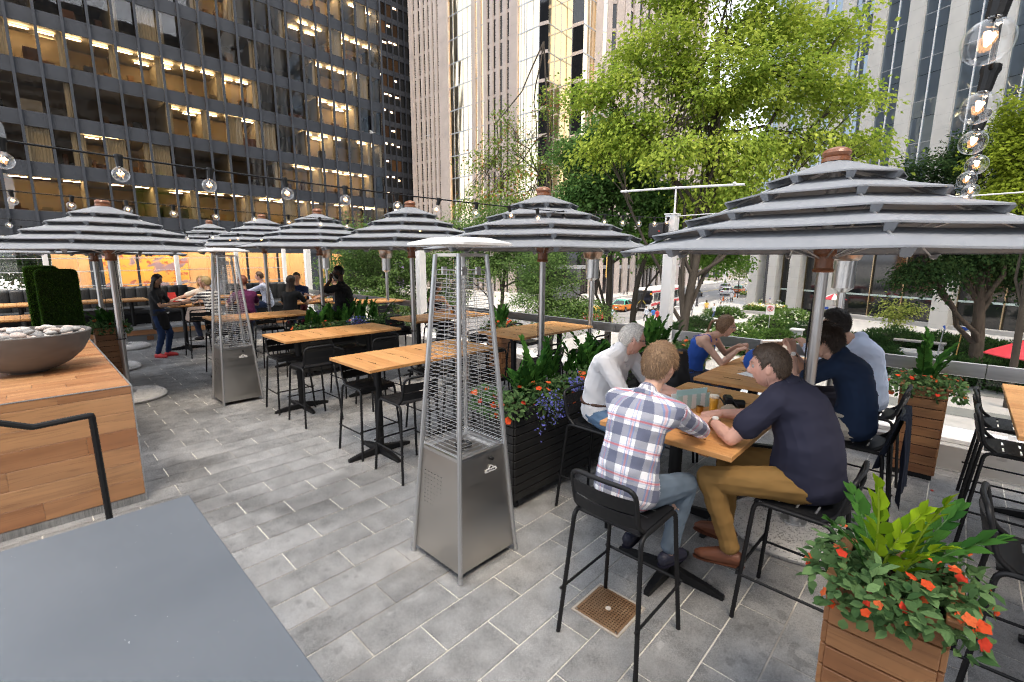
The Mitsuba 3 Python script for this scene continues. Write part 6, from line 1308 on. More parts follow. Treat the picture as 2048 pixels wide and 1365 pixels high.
            hm = cat(st_); tipc = np.array(hair[3]) if len(hair) > 3 else hc; tt = np.clip(((hd[2] - hm[0][:, 2]) - .12) / (L * .8), 0, 1)[:, None]
            ms.append(hm); cs.append((hc * (1 - tt) + tipc * tt) * (.7 + .6 * meshkit.noise(hm[0] * A(160, 160, 14), 3)[:, None]))
        hm = cat(ms); part(k, 'hair', (out(hm[0]), hm[1]), 'm_hair', True, col=np.vstack(cs))
    if beard:
        hv, hf, n2 = hair_shell('beard', .016, 3, max(4, sub)); part(k, 'beard', (out(hv @ Rh.T + hd), hf), 'm_hair', True, col=np.array(beard) * (1 + n2[:, None]))
    if glasses:
        gm = []
        for sg in (1, -1):
            c = A(.101, .033 * sg, -.001); ring = [c + A(-.35 * abs(.024 * math.cos(t)) * 0, .025 * math.cos(t), .019 * math.sin(t)) for t in np.linspace(0, 2 * PI, 15)[:-1]]; gm.append(tube(ring, .0016, 5, True)); gm.append(tube([A(.10, .058 * sg, .006), A(.06, .077 * sg, .008), A(-.012, .079 * sg, .004), A(-.02, .08 * sg, -.01)], .0019, 5))
        gm.append(tube([A(.102, .009, .002), A(.105, 0, .006), A(.102, -.009, .002)], .0016, 5)); g = cat(gm); part(k, 'glasses', (out(g[0] @ Rh.T + hd), g[1]), 'm_vc', True, col=glasses)
        if glasses and glasses[0] < .012:
            for sg in (1, -1): q = sphere((0, 0, 0), (.003, .025, .019), 2); part(k, 'lens', (out((q[0] + A(.1, .033 * sg, -.001)) @ Rh.T + hd), q[1]), 'm_vc_gloss', True, col=(.01, .01, .01))
    # clothes
    def wrinkle(v_, amp, sc=1.0):
        n_ = np.asarray(trimesh.Trimesh(v_[0], v_[1], process=False).vertex_normals); q = v_[0]
        w = meshkit.fbm(np.stack([q[:, 0] * 9 + q[:, 2] * 7, q[:, 1] * 9 - q[:, 2] * 5, q[:, 2] * 15], 1) * sc + 3, 3, 5) - .5; return q + n_ * (w * amp * 2)[:, None], v_[1]
    if shirt:
        kind, sc_ = shirt[0], shirt[1]; g = .010; tm = torso(g)
        if kind == 'cami':
            tm = [Mhull(Mell((0, 0, -.02), (.125 * f_ + g, .170 + g, .10 + g), np.eye(3)), bel(g)), Mhull(bel(g), tr3(chest + up * .0, (.122 + g, .152 + g, .07)))]
        else:
            hem = Mell((0.0, 0, -.02), (.132 * f_ + g, .178 + g, .11 + g), np.eye(3)); tm.append(Mhull(hem, bel(g)))
            for a in arms:
                S_, E_, W_ = a
                if kind == 'short': e = S_ * .36 + E_ * .64; tm += [Mcap(S_, e, up_r + .024, up_r + .021)]
                else:
                    cutp = E_ * .55 + W_ * .45 if kind == 'rolled' else E_ * .04 + W_ * .96
                    tm += [Mcap(S_, E_, up_r + .024, el_r + .016), Mcap(E_, cutp, el_r + .016, (el_r if kind == 'rolled' else wr_r) + .012)]
            tm.append(Mcap(nb - up * .05, nb + up * .022, .066, .061, 16))
        m_ = Muni(tm)
        if kind != 'cami' and not stand: m_ = m_.trim_by_plane((0.25, 0, .97), -.065) if False else m_
        sv = wrinkle(smooth_body(m_, ln, 8), .010 if detail else .004)
        if kind == 'cami':
            stp = []
            for i, sg in enumerate((1, -1)): stp.append(tube(arc([chest + up * .05 + A(.10, .07 * sg, 0), nb - up * .0 + sd * .085 * sg + A(.03, 0, .02), chest + up * .05 + bk * .115 + sd * .07 * sg], .09, 6), .0055, 6))
            part(k, 'strap', tuple([out((q := cat(stp))[0]), q[1]]), 'm_cloth', True, col=shirt[2] if len(shirt) > 2 else sc_)
        if kind == 'plaidx' or (len(shirt) > 2 and shirt[2] == 'plaid'):
            q = sv[0]; bones = [(A(0, 0, 0) + up * .1, nb, .16)] + [(a[0] + (a[1] - a[0]) * .12, a[1], .055) for a in arms] + [(a[1], a[2], .045) for a in arms]
            best = np.full(len(q), 9.0); uv = np.zeros((len(q), 2))
            for b0, b1, rr in bones:
                ax = nrm(b1 - b0); rel = q - b0; t = rel @ ax; L = np.linalg.norm(b1 - b0); cp = b0 + ax * np.clip(t, 0, L)[:, None]; dist = np.linalg.norm(q - cp, axis=1) / rr
                fx = nrm(np.cross(A(0, 1, 0), ax)) if abs(ax[1]) < .9 else A(1, 0, 0); fy = np.cross(ax, fx); ang = np.arctan2(rel @ fy, -(rel @ fx)); m2 = dist < best; best[m2] = dist[m2]
                uv[m2] = np.stack([ang * rr * 1.05, t], 1)[m2]
            part(k, 'shirt', (out(q), sv[1]), 'm_plaid', True, uv=uv)
        else:
            cc = (lambda vv: np.array([sc_(h_) for h_ in ((vv - hip) @ H)])) if callable(sc_) else sc_
            part(k, 'top' if kind == 'cami' else 'shirt', (out(sv[0]), sv[1]), 'm_cloth', True, col=cc)
    if collar is not None:
        ring = [nb + up * (.012 + .012 * (math.cos(t) < 0)) + T3[:, 0] * (.062 * math.cos(t) + .004) + sd * .064 * math.sin(t) + up * (.018 * -math.cos(t)) for t in np.linspace(0, 2 * PI, 25)[:-1]]; c0 = np.array(ring); c1 = c0 + nrm(c0 - (nb + up * .03)) * .018 - up * .034
        n_ = len(c0); j = np.arange(n_); j2 = (j + 1) % n_; V = np.vstack([c0, c1, c1 * .5 + c0 * .5 + nrm(c0 - nb) * .006]); F = np.vstack([np.stack([j, j2, n_ * 2 + j2], 1), np.stack([j, n_ * 2 + j2, n_ * 2 + j], 1), np.stack([n_ * 2 + j, n_ * 2 + j2, n_ + j2], 1), np.stack([n_ * 2 + j, n_ + j2, n_ + j], 1)])
        part(k, 'collar', (out(V), F), 'm_cloth' if not isinstance(collar, str) else 'm_plaid', True, **({'col': collar} if not isinstance(collar, str) else {'uv': np.stack([np.tile(np.linspace(0, .4, n_), 3), np.repeat([0, .05, .02], n_)], 1)}))
    if belt is not None:
        ring = [A(.0, 0, .072) + A(.128 * f_ * math.cos(t), .173 * math.sin(t), 0) + bk * .012 for t in np.linspace(0, 2 * PI, 33)[:-1]]; q = tube(ring, .019, 8, True); part(k, 'belt', (out(q[0]), q[1]), 'm_vc', True, col=belt)
    if trousers:
        tc, tb = trousers[0], trousers[1]; g = .010
        tm = [Mell((0, 0, 0), (.125 * f_ + g, .172 + g, .115 + g), np.eye(3)), Mhull(Mell((0, 0, .02), (.122 * f_ + g, .165 + g, .08), np.eye(3)), Mell(up * .09, (.112 * f_ + g, .155 + g, .03), T3))]
        for l in legs:
            a, b, c = l; e = b * .06 + c * .94; tm += [Mcap(a, b, th_r + .012, kn_r + .014), Mcap(b, e, kn_r + .014, .052)]
        sv = wrinkle(smooth_body(Muni(tm), ln, 6), .010 if detail else .004, 1.2)
        cc = np.array(tc); w = meshkit.fbm(sv[0] * 7, 3, 9)[:, None]
        col = np.tile(cc, (len(sv[0]), 1)) * (.8 + .4 * w) if tb != 'm_denim' else cc * (.65 + .9 * w)
        part(k, 'trousers', (out(sv[0]), sv[1]), tb, True, col=col)
    if shoes is not None:
        for i, l in enumerate(legs):
            a = l[2]; sg = (1, -1)[i]; fw = nrm(A(1, .15 * sg, -.12 if not stand else 0)); dn = A(0, 0, -1)
            sm = Mhull(Msph(a - fw * .045 + dn * .045, .036, 12), Msph(a + fw * .03 + dn * .03, .038, 12), Msph(a + fw * .14 + dn * .058 + A(0, .008 * sg, 0), .034, 12), Msph(a + fw * .17 + dn * .065, .024, 12), Msph(a - fw * .05 + dn * .068, .026, 12))
            sole = Mhull(*[Mell(a + fw * o + dn * .088, (r, r * .95, .009), np.eye(3), 14) for o, r in ((-.045, .036), (.05, .037), (.13, .041), (.17, .03))])
            sm = sm.trim_by_plane((0, 0, 1), float((a + dn * .09)[2])); q = smooth_body(sm, .014, 4)
            sk_ = num(k + '__shoe'); put(sk_, (out(q[0]), q[1]), 'm_vc', True, col=shoes); q = vf(sole); put(num(sk_ + '__sole'), (out(q[0]), q[1]), 'm_vc_matte', 40, col=np.array(shoes) * .5 if np.mean(shoes) < .3 else (.6, .6, .6))
    if extra: extra(k, out, dict(hd=hd, Rh=Rh, up=up, bk=bk, nb=nb, arms=arms, legs=legs, H=H, hip=hip, s=s))
    return k
QP = PI / 2
def watch(i, c):
    def fn(k, out, j):
        S_, E_, W_ = j['arms'][i]; d = nrm(W_ - E_); w = W_ - d * .035; x, y = frame(d); r = .031
        q = tube([w + (x * math.cos(t) + y * math.sin(t)) * r for t in np.linspace(0, 2 * PI, 21)[:-1]], .006, 6, True); part(k, 'watch_strap', (out(q[0]), q[1]), 'm_vc', True, col=c)
        n_ = nrm(A(0, 0, 1) - d * d[2]); a, b = frame(n_); v, f = lathe([(0, .008), (.016, .008), (.018, .004), (.018, -.004)], 18); M_ = np.stack([a, b, n_], 1); part(k, 'watch_case', (out(v @ M_.T + w + n_ * .031), f), 'm_vc_gloss', 30, col=(.8, .79, .76))
    return fn
PLAID = (.6, .6, .65)
# 1 plaid shirt
person('young man in a navy and white plaid shirt seen from behind at the front table', (2.18, 1.20, .875), 0.0, lean=.34, head=(2.48, 1.19, 1.505), world=True, yaw=-.18, pitch=.12, hands=((2.78, 1.30, 1.10), (2.78, 1.16, 1.10)), elbows=((.2, .8, -.5), (.15, -.9, -.35)), s=1.0,
       feet=((2.50, 1.33, .40), (2.53, 1.09, .36)), hair=('short', .016, (.22, .135, .075)), shirt=('rolled', PLAID, 'plaid'), collar='plaid', trousers=((.10, .135, .18), 'm_denim'), shoes=(.012, .013, .03), curl=(.4, .35), hand_dir=((.3, -1, 0), (.3, 1, 0)), slouch=.045)
# 2 navy polo
person('heavy set man in navy polo shirt and tan trousers, in profile at the front table', (2.97, .50, .89), QP, lean=.30, head=(2.93, .74, 1.50), world=True, yaw=.12, pitch=.1, hands=((2.90, 1.02, 1.105), (3.08, 1.05, 1.105)), elbows=((-.1, .75, -.5), (-.1, -.7, -.6)), s=1.06, fat=1.32,
       feet=((2.74, .80, .40), (2.98, .92, .40)), hair=('short', .007, (.055, .036, .024)), shirt=('short', (.024, .025, .045)), collar=(.022, .023, .04), trousers=((.215, .125, .042), 'm_cloth'), shoes=(.13, .045, .022), skin='rosy', curl=(.35, .5), hand_dir=((-.1, 1, -.12), (-.75, .6, -.1)), extra=watch(0, (.2, .11, .06)), slouch=.05, open_knees=.22)
# 3 grey haired
person('older man with white grey hair, glasses and a light grey shirt at the front table', (3.22, 2.02, .88), -QP, lean=.24, head=(3.30, 1.83, 1.48), world=True, yaw=.75, pitch=.15, hands=((3.4, 1.5, 1.10), (3.2, 1.5, 1.12)), s=1.03, fat=1.2,
       hair=('recede', .007, (.52, .49, .45)), shirt=('rolled', (.60, .60, .62)), collar=(.60, .60, .62), trousers=((.09, .15, .24), 'm_denim'), glasses=(.02, .02, .02), skin='rosy', belt=(.06, .03, .02), slouch=.05)
# 4 navy t-shirt
person('dark curly haired man in a navy t-shirt at the table by the balustrade', (4.30, .46, .88), QP, lean=.26, head=(4.30, .72, 1.47), world=True, yaw=.12, pitch=.1, hands=((4.30, .93, 1.36), (4.34, .95, 1.37)), elbows=((-.1, .6, -.8), (-.1, -.6, -.8)), s=1.03, hair=('short', .028, (.032, .02, .014)), shirt=('short', (.012, .024, .055)),
       trousers=((.42, .38, .32), 'm_cloth'), skin='fair', curl=(1.1, 1.1), hand_dir=((0.1, .2, 1), (-.1, .2, 1)), palms=((1, -.5, 0), (1, .5, 0)), slouch=.05, extra=watch(0, (.02, .02, .02)))
person('man in a pale blue shirt half hidden behind the man in the navy t-shirt', (5.22, .48, .88), QP, lean=.22, head=(5.2, .80, 1.52), world=True, yaw=.05, pitch=.05, hands=((5.1, 1.0, 1.3), (5.3, 1.0, 1.12)), s=1.04, hair=('short', .018, (.02, .016, .014)), shirt=('long', (.50, .58, .74)), trousers=((.05, .05, .07), 'm_cloth'), skin='light')
# 6 woman with glasses
def patt(h):
    a = h[1] + .3 * h[0]; z = h[2]
    if .02 < a < .075: return (.10, .32, .14) if math.sin(z * 95) > 0 else (.42, .40, .10)
    if a >= .075 and z < .22: return (.55, .16, .05) if math.sin(z * 80) > .2 else (.03, .08, .32)
    return (.035, .10, .42)
person('woman with glasses and brown ponytail in a blue patterned strappy top, mouth open', (4.97, 2.02, .875), -QP, lean=.36, head=(5.07, 1.73, 1.42), world=True, yaw=.42, pitch=.16, hands=((5.20, 1.62, 1.21), (5.04, 1.58, 1.19)), elbows=((-.2, .9, -.9), (-.1, -.9, -.9)), hand_dir=((-.2, -.6, .25), (.4, -.6, .2)), s=.96, fem=1, hair=('pony', .007, (.19, .11, .06), (.34, .22, .12)),
       shirt=('cami', patt, (.10, .10, .45)), trousers=((.05, .06, .1), 'm_denim'), glasses=(.16, .17, .22), skin='fair', mouth=1.0, curl=(.8, .8), fat=.95)
# 17 woman in camisole
person('woman with straight black hair in a black camisole seated alone behind the tall heater', (5.72, 7.62, .875), -QP, lean=.12, head=(5.72, 7.55, 1.53), world=True, yaw=.75, pitch=.2, hands=((6.0, 7.25, 1.17), (5.75, 7.22, 1.12)), s=.97, fem=1, hair=('bob', .010, (.012, .010, .010)), shirt=('cami', (.012, .012, .014)), trousers=((.015, .015, .017), 'm_cloth'), skin='tan', fat=.88, curl=(.8, .6))
# 7 waitress
def apron(k, out, j):
    v, f = vf(Mhull(Mell(A(.015, 0, -.02), (.15, .175, .10), np.eye(3)), Mell(A(.03, 0, -.32), (.15, .17, .06), np.eye(3)))); part(k, 'apron', (out(v), f), 'm_cloth', 50, col=(.014, .014, .015)); q = cb((.13, .02, -.01), (.17, .1, .02), .003); part(k, 'order_pad', (out(q[0]), q[1]), 'm_vc', col=(.7, .7, .68))
person('waitress with long black hair, black apron and bright red trainers taking an order', (1.93, 12.15, .935), -.62, lean=.03, head=None, yaw=-.15, pitch=.25, stand=True, hands=((.36, .1, .22), (.36, -.03, .20)), feet=((.05, .1, -.872), (-.06, -.08, -.872)), s=.965, fem=1, hair=('long', .013, (.014, .010, .009)), shirt=('short', (.026, .027, .03)), trousers=((.016, .03, .075), 'm_denim'), shoes=(.62, .06, .06), skin='tan', fat=.9, detail=1, extra=apron, curl=(.9, .9))
person('blonde woman in a cream top talking across the crowded table', (2.95, 13.0, .88), -1.75, lean=.2, yaw=-.3, pitch=.12, hands=((2.55, 12.75, 1.14), (2.3, 12.7, 1.16)), world=True, s=.97, fem=1, hair=('bob', .016, (.55, .36, .16)), shirt=('short', (.66, .60, .54)), skin='fair', detail=1, fat=.95)
person('guest in a black and white striped top with short fair hair at the crowded table', (2.85, 11.75, .88), QP + .3, lean=.22, yaw=.2, hands=((2.35, 12.2, 1.12), (2.75, 12.3, 1.12)), world=True, s=.97, hair=('short', .018, (.34, .25, .12)), shirt=('short', lambda h: (.72, .72, .7) if math.sin(h[2] * 95) > 0 else (.02, .02, .03)), skin='light', detail=1)
person('grey haired man in a white shirt on the banquette behind the blonde woman', (4.05, 16.0, .86), -2.5, lean=.08, s=1.0, hair=('short', .013, (.10, .10, .11)), shirt=('long', (.72, .74, .8)), skin='light', detail=1, yaw=-.2)
person('person in a plum coloured top seen from behind beside the small heater', (3.28, 11.0, .88), QP, lean=.1, s=1.0, hair=('short', .016, (.16, .05, .03)), shirt=('short', (.10, .018, .07)), skin='fair', detail=1, yaw=.2)
person('man in a white shirt facing left over a beer at the banquette corner table', (4.75, 14.0, .86), 2.6, lean=.22, yaw=-.05, hands=((4.15, 14.45, 1.12), (4.2, 14.3, 1.12)), world=True, s=1.03, hair=('short', .014, (.09, .05, .03)), shirt=('long', (.68, .70, .82)), trousers=((.03, .045, .09), 'm_denim'), skin='rosy', detail=1)
person('woman with long brown hair fading to blond, seen from behind at the back table', (4.1, 10.75, .87), .7, lean=.12, yaw=-.35, s=1.0, fem=1, hair=('long', .014, (.035, .022, .017), (.34, .21, .10)), shirt=('short', (.022, .022, .022)), trousers=((.035, .06, .11), 'm_denim'), skin='tan', detail=1)
person('smiling man in a navy shirt facing the camera at the back table', (4.95, 12.35, .87), -2.2, lean=.14, yaw=.05, s=1.03, hands=((4.75, 11.85, 1.14), (5.1, 11.7, 1.12)), world=True, hair=('short', .013, (.07, .05, .035)), shirt=('rolled', (.014, .022, .06)), collar=(.014, .022, .06), trousers=((.12, .01, .03), 'm_cloth'), skin='light', detail=1)
person("man with swept back greying hair and grey t-shirt at the back table's end", (5.35, 11.0, .87), 2.3, lean=.1, yaw=0, s=1.02, hands=((5.0, 11.5, 1.14), (4.85, 11.2, 1.14)), world=True, hair=('short', .026, (.07, .07, .07)), shirt=('short', (.13, .135, .145)), skin='light', detail=1)
person('tall bearded man in sunglasses and a black polo standing with a hand at his mouth', (4.55, 9.15, 1.03), 2.35, lean=.04, yaw=.05, pitch=.1, stand=True, feet=((.05, .11, -.855), (-.05, -.11, -.855)), hands=((.19, .06, .58), (.08, -.30, -.02)), elbows=((-.1, .5, -.8), (-.6, -.5, -.3)), s=1.09, fat=1.35, hair=('short', .007, (.008, .007, .007)), shirt=('short', (.009, .009, .010)), collar=(.009, .009, .010), trousers=((.012, .012, .014), 'm_cloth'), shoes=(.01, .01, .01), skin='dark', beard=(.008, .007, .007), glasses=(.005, .005, .005), detail=1, curl=(1.0, .5), hand_dir=((.1, -.2, 1), (.2, 0, -1)), palms=((-1, 0, 0), (0, 1, 0)))
# ================================================================ THINGS ON THE TABLES AND STOOLS
TZ = 1.052
def pint(name, lab, x, y, z, beer=(.55, .27, .02), h=.16, fill=.115, foam=.02, cat_='glass'):
    k = thing(name, lab, cat_); pr = [(.0, .004), (.026, .004), (.0285, .03), (.0275, .06), (.032, .10), (.034, .14), (.033, h)]
    pr = [(r, zz * h / .16) for r, zz in pr]
    part(k, 'glass_wall', lathe(pr, 24, (x, y, z)), 'm_pane', True)
    zz = np.linspace(.006, fill, 8); rr = np.interp(zz, [p[1] for p in pr[1:]], [p[0] for p in pr[1:]]) - .002
    part(k, 'drink', lathe([(0, .005)] + list(zip(rr, zz)) + [(0, fill)], 20, (x, y, z)), 'm_vc_gloss', True, col=beer)
    if foam: part(k, 'foam', lathe([(0, fill + foam), (.028, fill + foam), (.0315, fill + foam - .003), (.0315, fill + .0006), (0, fill + .0006)], 20, (x, y, z)), 'm_vc_matte', True, col=(.78, .72, .58))
    return k
pint('beer_glass', 'half full glass of golden beer by the polo man\'s hands', 3.19, 1.125, TZ, h=.175, fill=.12)
one('brass_cup', 'small brass cup next to the striped napkin holder', 'cup', lathe([(0, 0), (.022, 0), (.024, .004), (.024, .045), (.021, .046), (.020, .01), (0, .008)], 24, (3.17, 1.21, TZ)), 'm_vc_metal', 40, col=(.55, .33, .10))
nh_ = thing('napkin_holder', 'mint and white striped card holder standing on the front table', 'napkin holder')
a_, b_ = A(3.10, 1.34, TZ), A(3.36, 1.22, TZ)
for i in range(7):
    p, q = a_ + (b_ - a_) * i / 7, a_ + (b_ - a_) * (i + 1) / 7; part(nh_, 'stripe', hull([r + A(-.03 * s, -.06 * s, 0) * .3 + A(0, 0, z) for r in (p, q) for s in (0, .2) for z in (0, .105)]), 'm_vc', col=(.42, .60, .58) if i % 2 == 0 else (.76, .76, .74))
part(nh_, 'menu_card', hull([r + A(.012, .024, z) + A(0, 0, 0) for r in (a_ + A(.02, 0, 0), b_) for z in (.0, .135)] + [r + A(.0135, .027, z) for r in (a_ + A(.02, 0, 0), b_) for z in (0, .135)]), 'm_vc', col=(.50, .68, .66))
part(nh_, 'back_board', hull([r + A(.03, .06, z) for r in (a_, b_) for z in (.0, .10)] + [r + A(.033, .066, z) for r in (a_, b_) for z in (0, .10)]), 'm_vc', col=(.74, .74, .72))
ph = thing('phone', 'black phone with white rim lying on the front table', 'phone')
part(ph, 'case', move(cb((-.037, -.072, 0), (.037, .072, .008), .003), (2.93, 1.16, TZ), .5), 'm_vc', col=(.75, .75, .75)); part(ph, 'screen', move(cb((-.033, -.06, .0082), (.033, .06, .0088), .0003), (2.93, 1.16, TZ), .5), 'm_vc_gloss', col=(.008, .008, .01))
ph = thing('phone', 'second phone beside the pink drink', 'phone')
part(ph, 'case', move(cb((-.037, -.072, 0), (.037, .072, .008), .003), (3.12, 1.46, TZ), -.3), 'm_vc', col=(.03, .03, .03)); part(ph, 'screen', move(cb((-.033, -.06, .0082), (.033, .06, .0088), .0003), (3.12, 1.46, TZ), -.3), 'm_vc_gloss', col=(.3, .34, .36))
pint('pink_drink', 'short glass with a pink drink half hidden by the plaid sleeve', 3.0, 1.44, TZ, (.5, .10, .10), .10, .06, 0)
v, f = sphere((0, 0, 0), (.07, .05, .03), 4); v = v * (1 + .5 * (meshkit.fbm(v * 30, 3, 5) - .5))[:, None]
one('crumpled_napkin', 'crumpled brown paper napkin behind the beer glass', 'napkin', (v + A(3.30, 1.06, TZ + .025), f), 'm_vc_matte', False, col=(.45, .36, .27))
cm = thing('photo_camera', 'small black camera with strap lying on the front table behind the beer', 'camera')
part(cm, 'body', move(cb((-.06, -.03, 0), (.06, .03, .075), .012), (3.46, 1.12, TZ), .5), 'm_black', 30); part(cm, 'lens', move(lathe([(0, .07), (.026, .07), (.03, .06), (.03, 0)], 20), (3.43, 1.07, TZ + .038), R=rot((0, 0, 1), .5) @ rot((1, 0, 0), PI / 2)), 'm_black', 30)
part(cm, 'strap', tube(arc([(3.42, 1.08, TZ + .07), (3.36, .99, TZ + .006), (3.30, .96, TZ + .006), (3.28, 1.02, TZ + .006), (3.4, 1.16, TZ + .07)], .05), .005, 6), 'm_black', True)
# second table
cp = thing('blue_cap', 'blue baseball cap with black inside lying on the second table', 'cap')
v, f = sphere((0, 0, 0), (.12, .10, .105), 4); keep = v[f].mean(1)[:, 2] > -.005; f = f[keep]
Rc = rot((0, 1, 0), -.9); vv = v @ Rc.T + A(4.86, 1.36, TZ + .085); part(cp, 'crown', (vv, f), 'm_cloth', True, col=(.03, .10, .42)); part(cp, 'lining', ((v * .97) @ Rc.T + A(4.86, 1.36, TZ + .085), f[:, ::-1]), 'm_cloth', True, col=(.012, .012, .014))
a = np.linspace(-1.2, 1.2, 13); pts = np.array([(.10 * math.sin(t), .0) for t in a]); V = np.vstack([np.stack([-.02 - .12 * np.cos(a * .9), .11 * np.sin(a), np.zeros(13) + .004], 1), np.stack([-.02 - .19 * np.cos(a * .75), .10 * np.sin(a), np.zeros(13) - .004 - .01 * np.cos(a)], 1)]); F = [[i, i + 1, i + 14] for i in range(12)] + [[i, i + 14, i + 13] for i in range(12)]
part(cp, 'peak', move((V, np.array(F)), (4.88, 1.37, TZ + .03), 1.2), 'm_cloth', True, col=(.025, .08, .36))
one('white_menu', 'white menu sheet lying on the second table beside the cap', 'menu', move(cb((-.15, -.1, 0), (.15, .1, .004), .001), (4.66, 1.28, TZ), -.25), 'm_vc', col=(.78, .78, .76))
pl_ = thing('food_plate', 'white plate with a folded wrap before the woman with glasses', 'plate'); put(pl_, lathe([(0, .004), (.09, .004), (.13, .018), (.128, .021), (.088, .008), (0, .008)], 30, (5.12, 1.42, TZ)), 'm_vc', 40, col=(.8, .8, .78))
v, f = sphere((0, 0, 0), (.085, .04, .03), 3); part(pl_, 'wrap', move((v, f), (5.12, 1.42, TZ + .035), .6), 'm_vc_matte', True, col=(.72, .62, .45))
v, f = sphere((0, 0, 0), (.035, .02, .012), 2); one('food_morsel', 'orange bite of food held up by the woman with glasses', 'food', move((v, f), (5.16, 1.42, 1.225), .4), 'm_vc_matte', True, col=(.75, .32, .08))
tb_ = thing('takeaway_box', 'white folded takeaway box with a dark opening on the far end of the second table', 'box')
put(tb_, hull([(5.75 + dx, 1.40 + dy, TZ + z) for dx, dy, z in ((-.12, .1, 0), (.12, -.1, 0), (-.05, .16, 0), (.19, -.04, 0), (-.13, .11, .17), (.13, -.11, .17), (-.07, .15, .17), (.18, -.05, .17))]), 'm_vc', col=(.76, .76, .74))
part(tb_, 'opening', hull([A(5.75, 1.40, TZ) + A(.13, -.11, 0) * t + A(-.006, -.008, z) + A(0, 0, 0) * e for t, z in ((-.6, .155), (.6, .155), (-.35, .115), (.35, .115)) for e in (0, 1)] + [A(5.745, 1.393, TZ + .14)]), 'm_vc_matte', col=(.12, .07, .05))
bp = thing('backpack', 'dark grey roll top backpack leaning on the stool behind the plaid man\'s table', 'backpack')
m_ = Mhull(Msph((0, .13, .06), .06), Msph((0, -.13, .06), .06), Msph((.09, .11, .06), .05), Msph((.09, -.11, .06), .05), Msph((0, .13, .40), .05), Msph((0, -.13, .40), .05), Msph((.05, .12, .43), .03), Msph((.05, -.12, .43), .03))
v, f = smooth_body(m_, .02, 3); v = v + np.asarray(trimesh.Trimesh(v, f, process=False).vertex_normals) * ((meshkit.fbm(v * 12, 3, 2) - .5) * .03)[:, None]
put(bp, move((v, f), (4.42, 1.98, .765), -QP), 'm_cloth', True, col=(.03, .031, .034)); part(bp, 'strap', move(tube(arc([(.1, .06, .42), (.17, .07, .30), (.12, .08, .08)], .08), .014, 7), (4.42, 1.98, .765), PI), 'm_cloth', True, col=(.02, .02, .022)); part(bp, 'tab', move(cb((.0, -.03, .0), (.006, .03, .02), .002), (4.36, 1.9, 1.2), .6), 'm_vc', col=(.45, .22, .08))
jk = thing('jacket', 'dark navy jacket draped over the back of the t-shirt man\'s stool', 'jacket')
y_ = np.linspace(0, 1, 22); x_ = np.linspace(-.23, .23, 25); V = []
prof_j = arc([(.235, -.16, .62), (.05, -.235, .98) , (.0, -.25, 1.045), (-.03, -.29, 1.03), (-.05, -.31, .40)], .05, 5); pj = np.array([[p[1], p[2]] for p in prof_j]); dj = np.r_[0, np.cumsum(np.linalg.norm(np.diff(pj, axis=0), axis=1))]; dj /= dj[-1]
for t in y_:
    yy, zz = np.interp(t, dj, pj[:, 0]), np.interp(t, dj, pj[:, 1])
    for x in x_: fo = .018 * math.sin(x * 34 + 3 * t) * min(1, 2.5 * abs(t - .38) + .2); V.append((4.30 + x * (1 + .12 * t), .44 + yy - fo + .012 * (meshkit.noise(np.array([x * 9, t * 6, 2.0])) - .5), zz + (.05 * math.cos(x * 9) if t > .97 else 0)))
i = np.arange(22 * 25).reshape(22, 25); p, q, r, s = i[:-1, :-1].ravel(), i[1:, :-1].ravel(), i[1:, 1:].ravel(), i[:-1, 1:].ravel()
put(jk, (np.array(V), np.vstack([np.stack([p, q, r], 1), np.stack([p, r, s], 1)])), 'm_cloth', True, col=(.012, .016, .03))
v, f = sphere((0, 0, 0), (.17, .12, .06), 4); v = v * (1 + .7 * (meshkit.fbm(v * 16, 3, 8) - .5))[:, None]; one('black_cloth_bag', 'crumpled black cloth bag lying on the stool behind the umbrella post', 'bag', (v + A(4.83, 7.42, .81), f), 'm_cloth', True, col=(.012, .012, .013))
m_ = Mhull(Msph((-.17, .08, .05), .05), Msph((.17, .08, .05), .05), Msph((-.17, -.08, .05), .05), Msph((.17, -.08, .05), .05), Msph((-.15, 0, .27), .03), Msph((.15, 0, .27), .03)); v, f = smooth_body(m_, .025, 3)
tt_ = one('tote_bag', 'tan leather tote bag on the stool beside the waitress', 'bag', move((v, f), (2.55, 11.75, .765), .1), 'm_vc', True, col=(.50, .38, .31)); part(tt_, 'handle', move(tube(arc([(-.08, .02, .28), (-.06, .02, .42), (.06, .02, .42), (.08, .02, .28)], .06), .008, 6), (2.55, 11.75, .765), .1), 'm_vc', True, col=(.42, .3, .24))
for i, (x, y, w, lab) in enumerate(((2.35, 12.6, .30, 'black food tray with a white lining on the waitress\'s table'), (2.75, 12.5, .22, 'second black food tray with white wrapping on the waitress\'s table'))):
    k = thing('food_tray', lab, 'tray'); put(k, cb((x - w / 2, y - .1, TZ), (x + w / 2, y + .1, TZ + .035), .006), 'm_black'); part(k, 'paper', cb((x - w / 2 + .01, y - .09, TZ + .036), (x + w / 2 - .01, y + .09, TZ + .055), .008), 'm_vc', col=(.75, .74, .72))
one('red_menu', 'red folded menu standing on the waitress\'s table', 'menu', move(hull([(-.09, 0, 0), (.09, 0, 0), (-.09, .09, .26), (.09, .09, .26), (-.09, .12, 0), (.09, .12, 0)]), (2.4, 12.95, TZ), .5), 'm_vc', col=(.55, .04, .035))
one('white_plate', 'white oval plate passed over the waitress\'s table', 'plate', lathe([(0, .012), (.10, .012), (.14, .03), (.138, .034), (.1, .018), (0, .018)], 24, (2.5, 12.85, TZ + .06)), 'm_vc', 40, col=(.78, .77, .75))
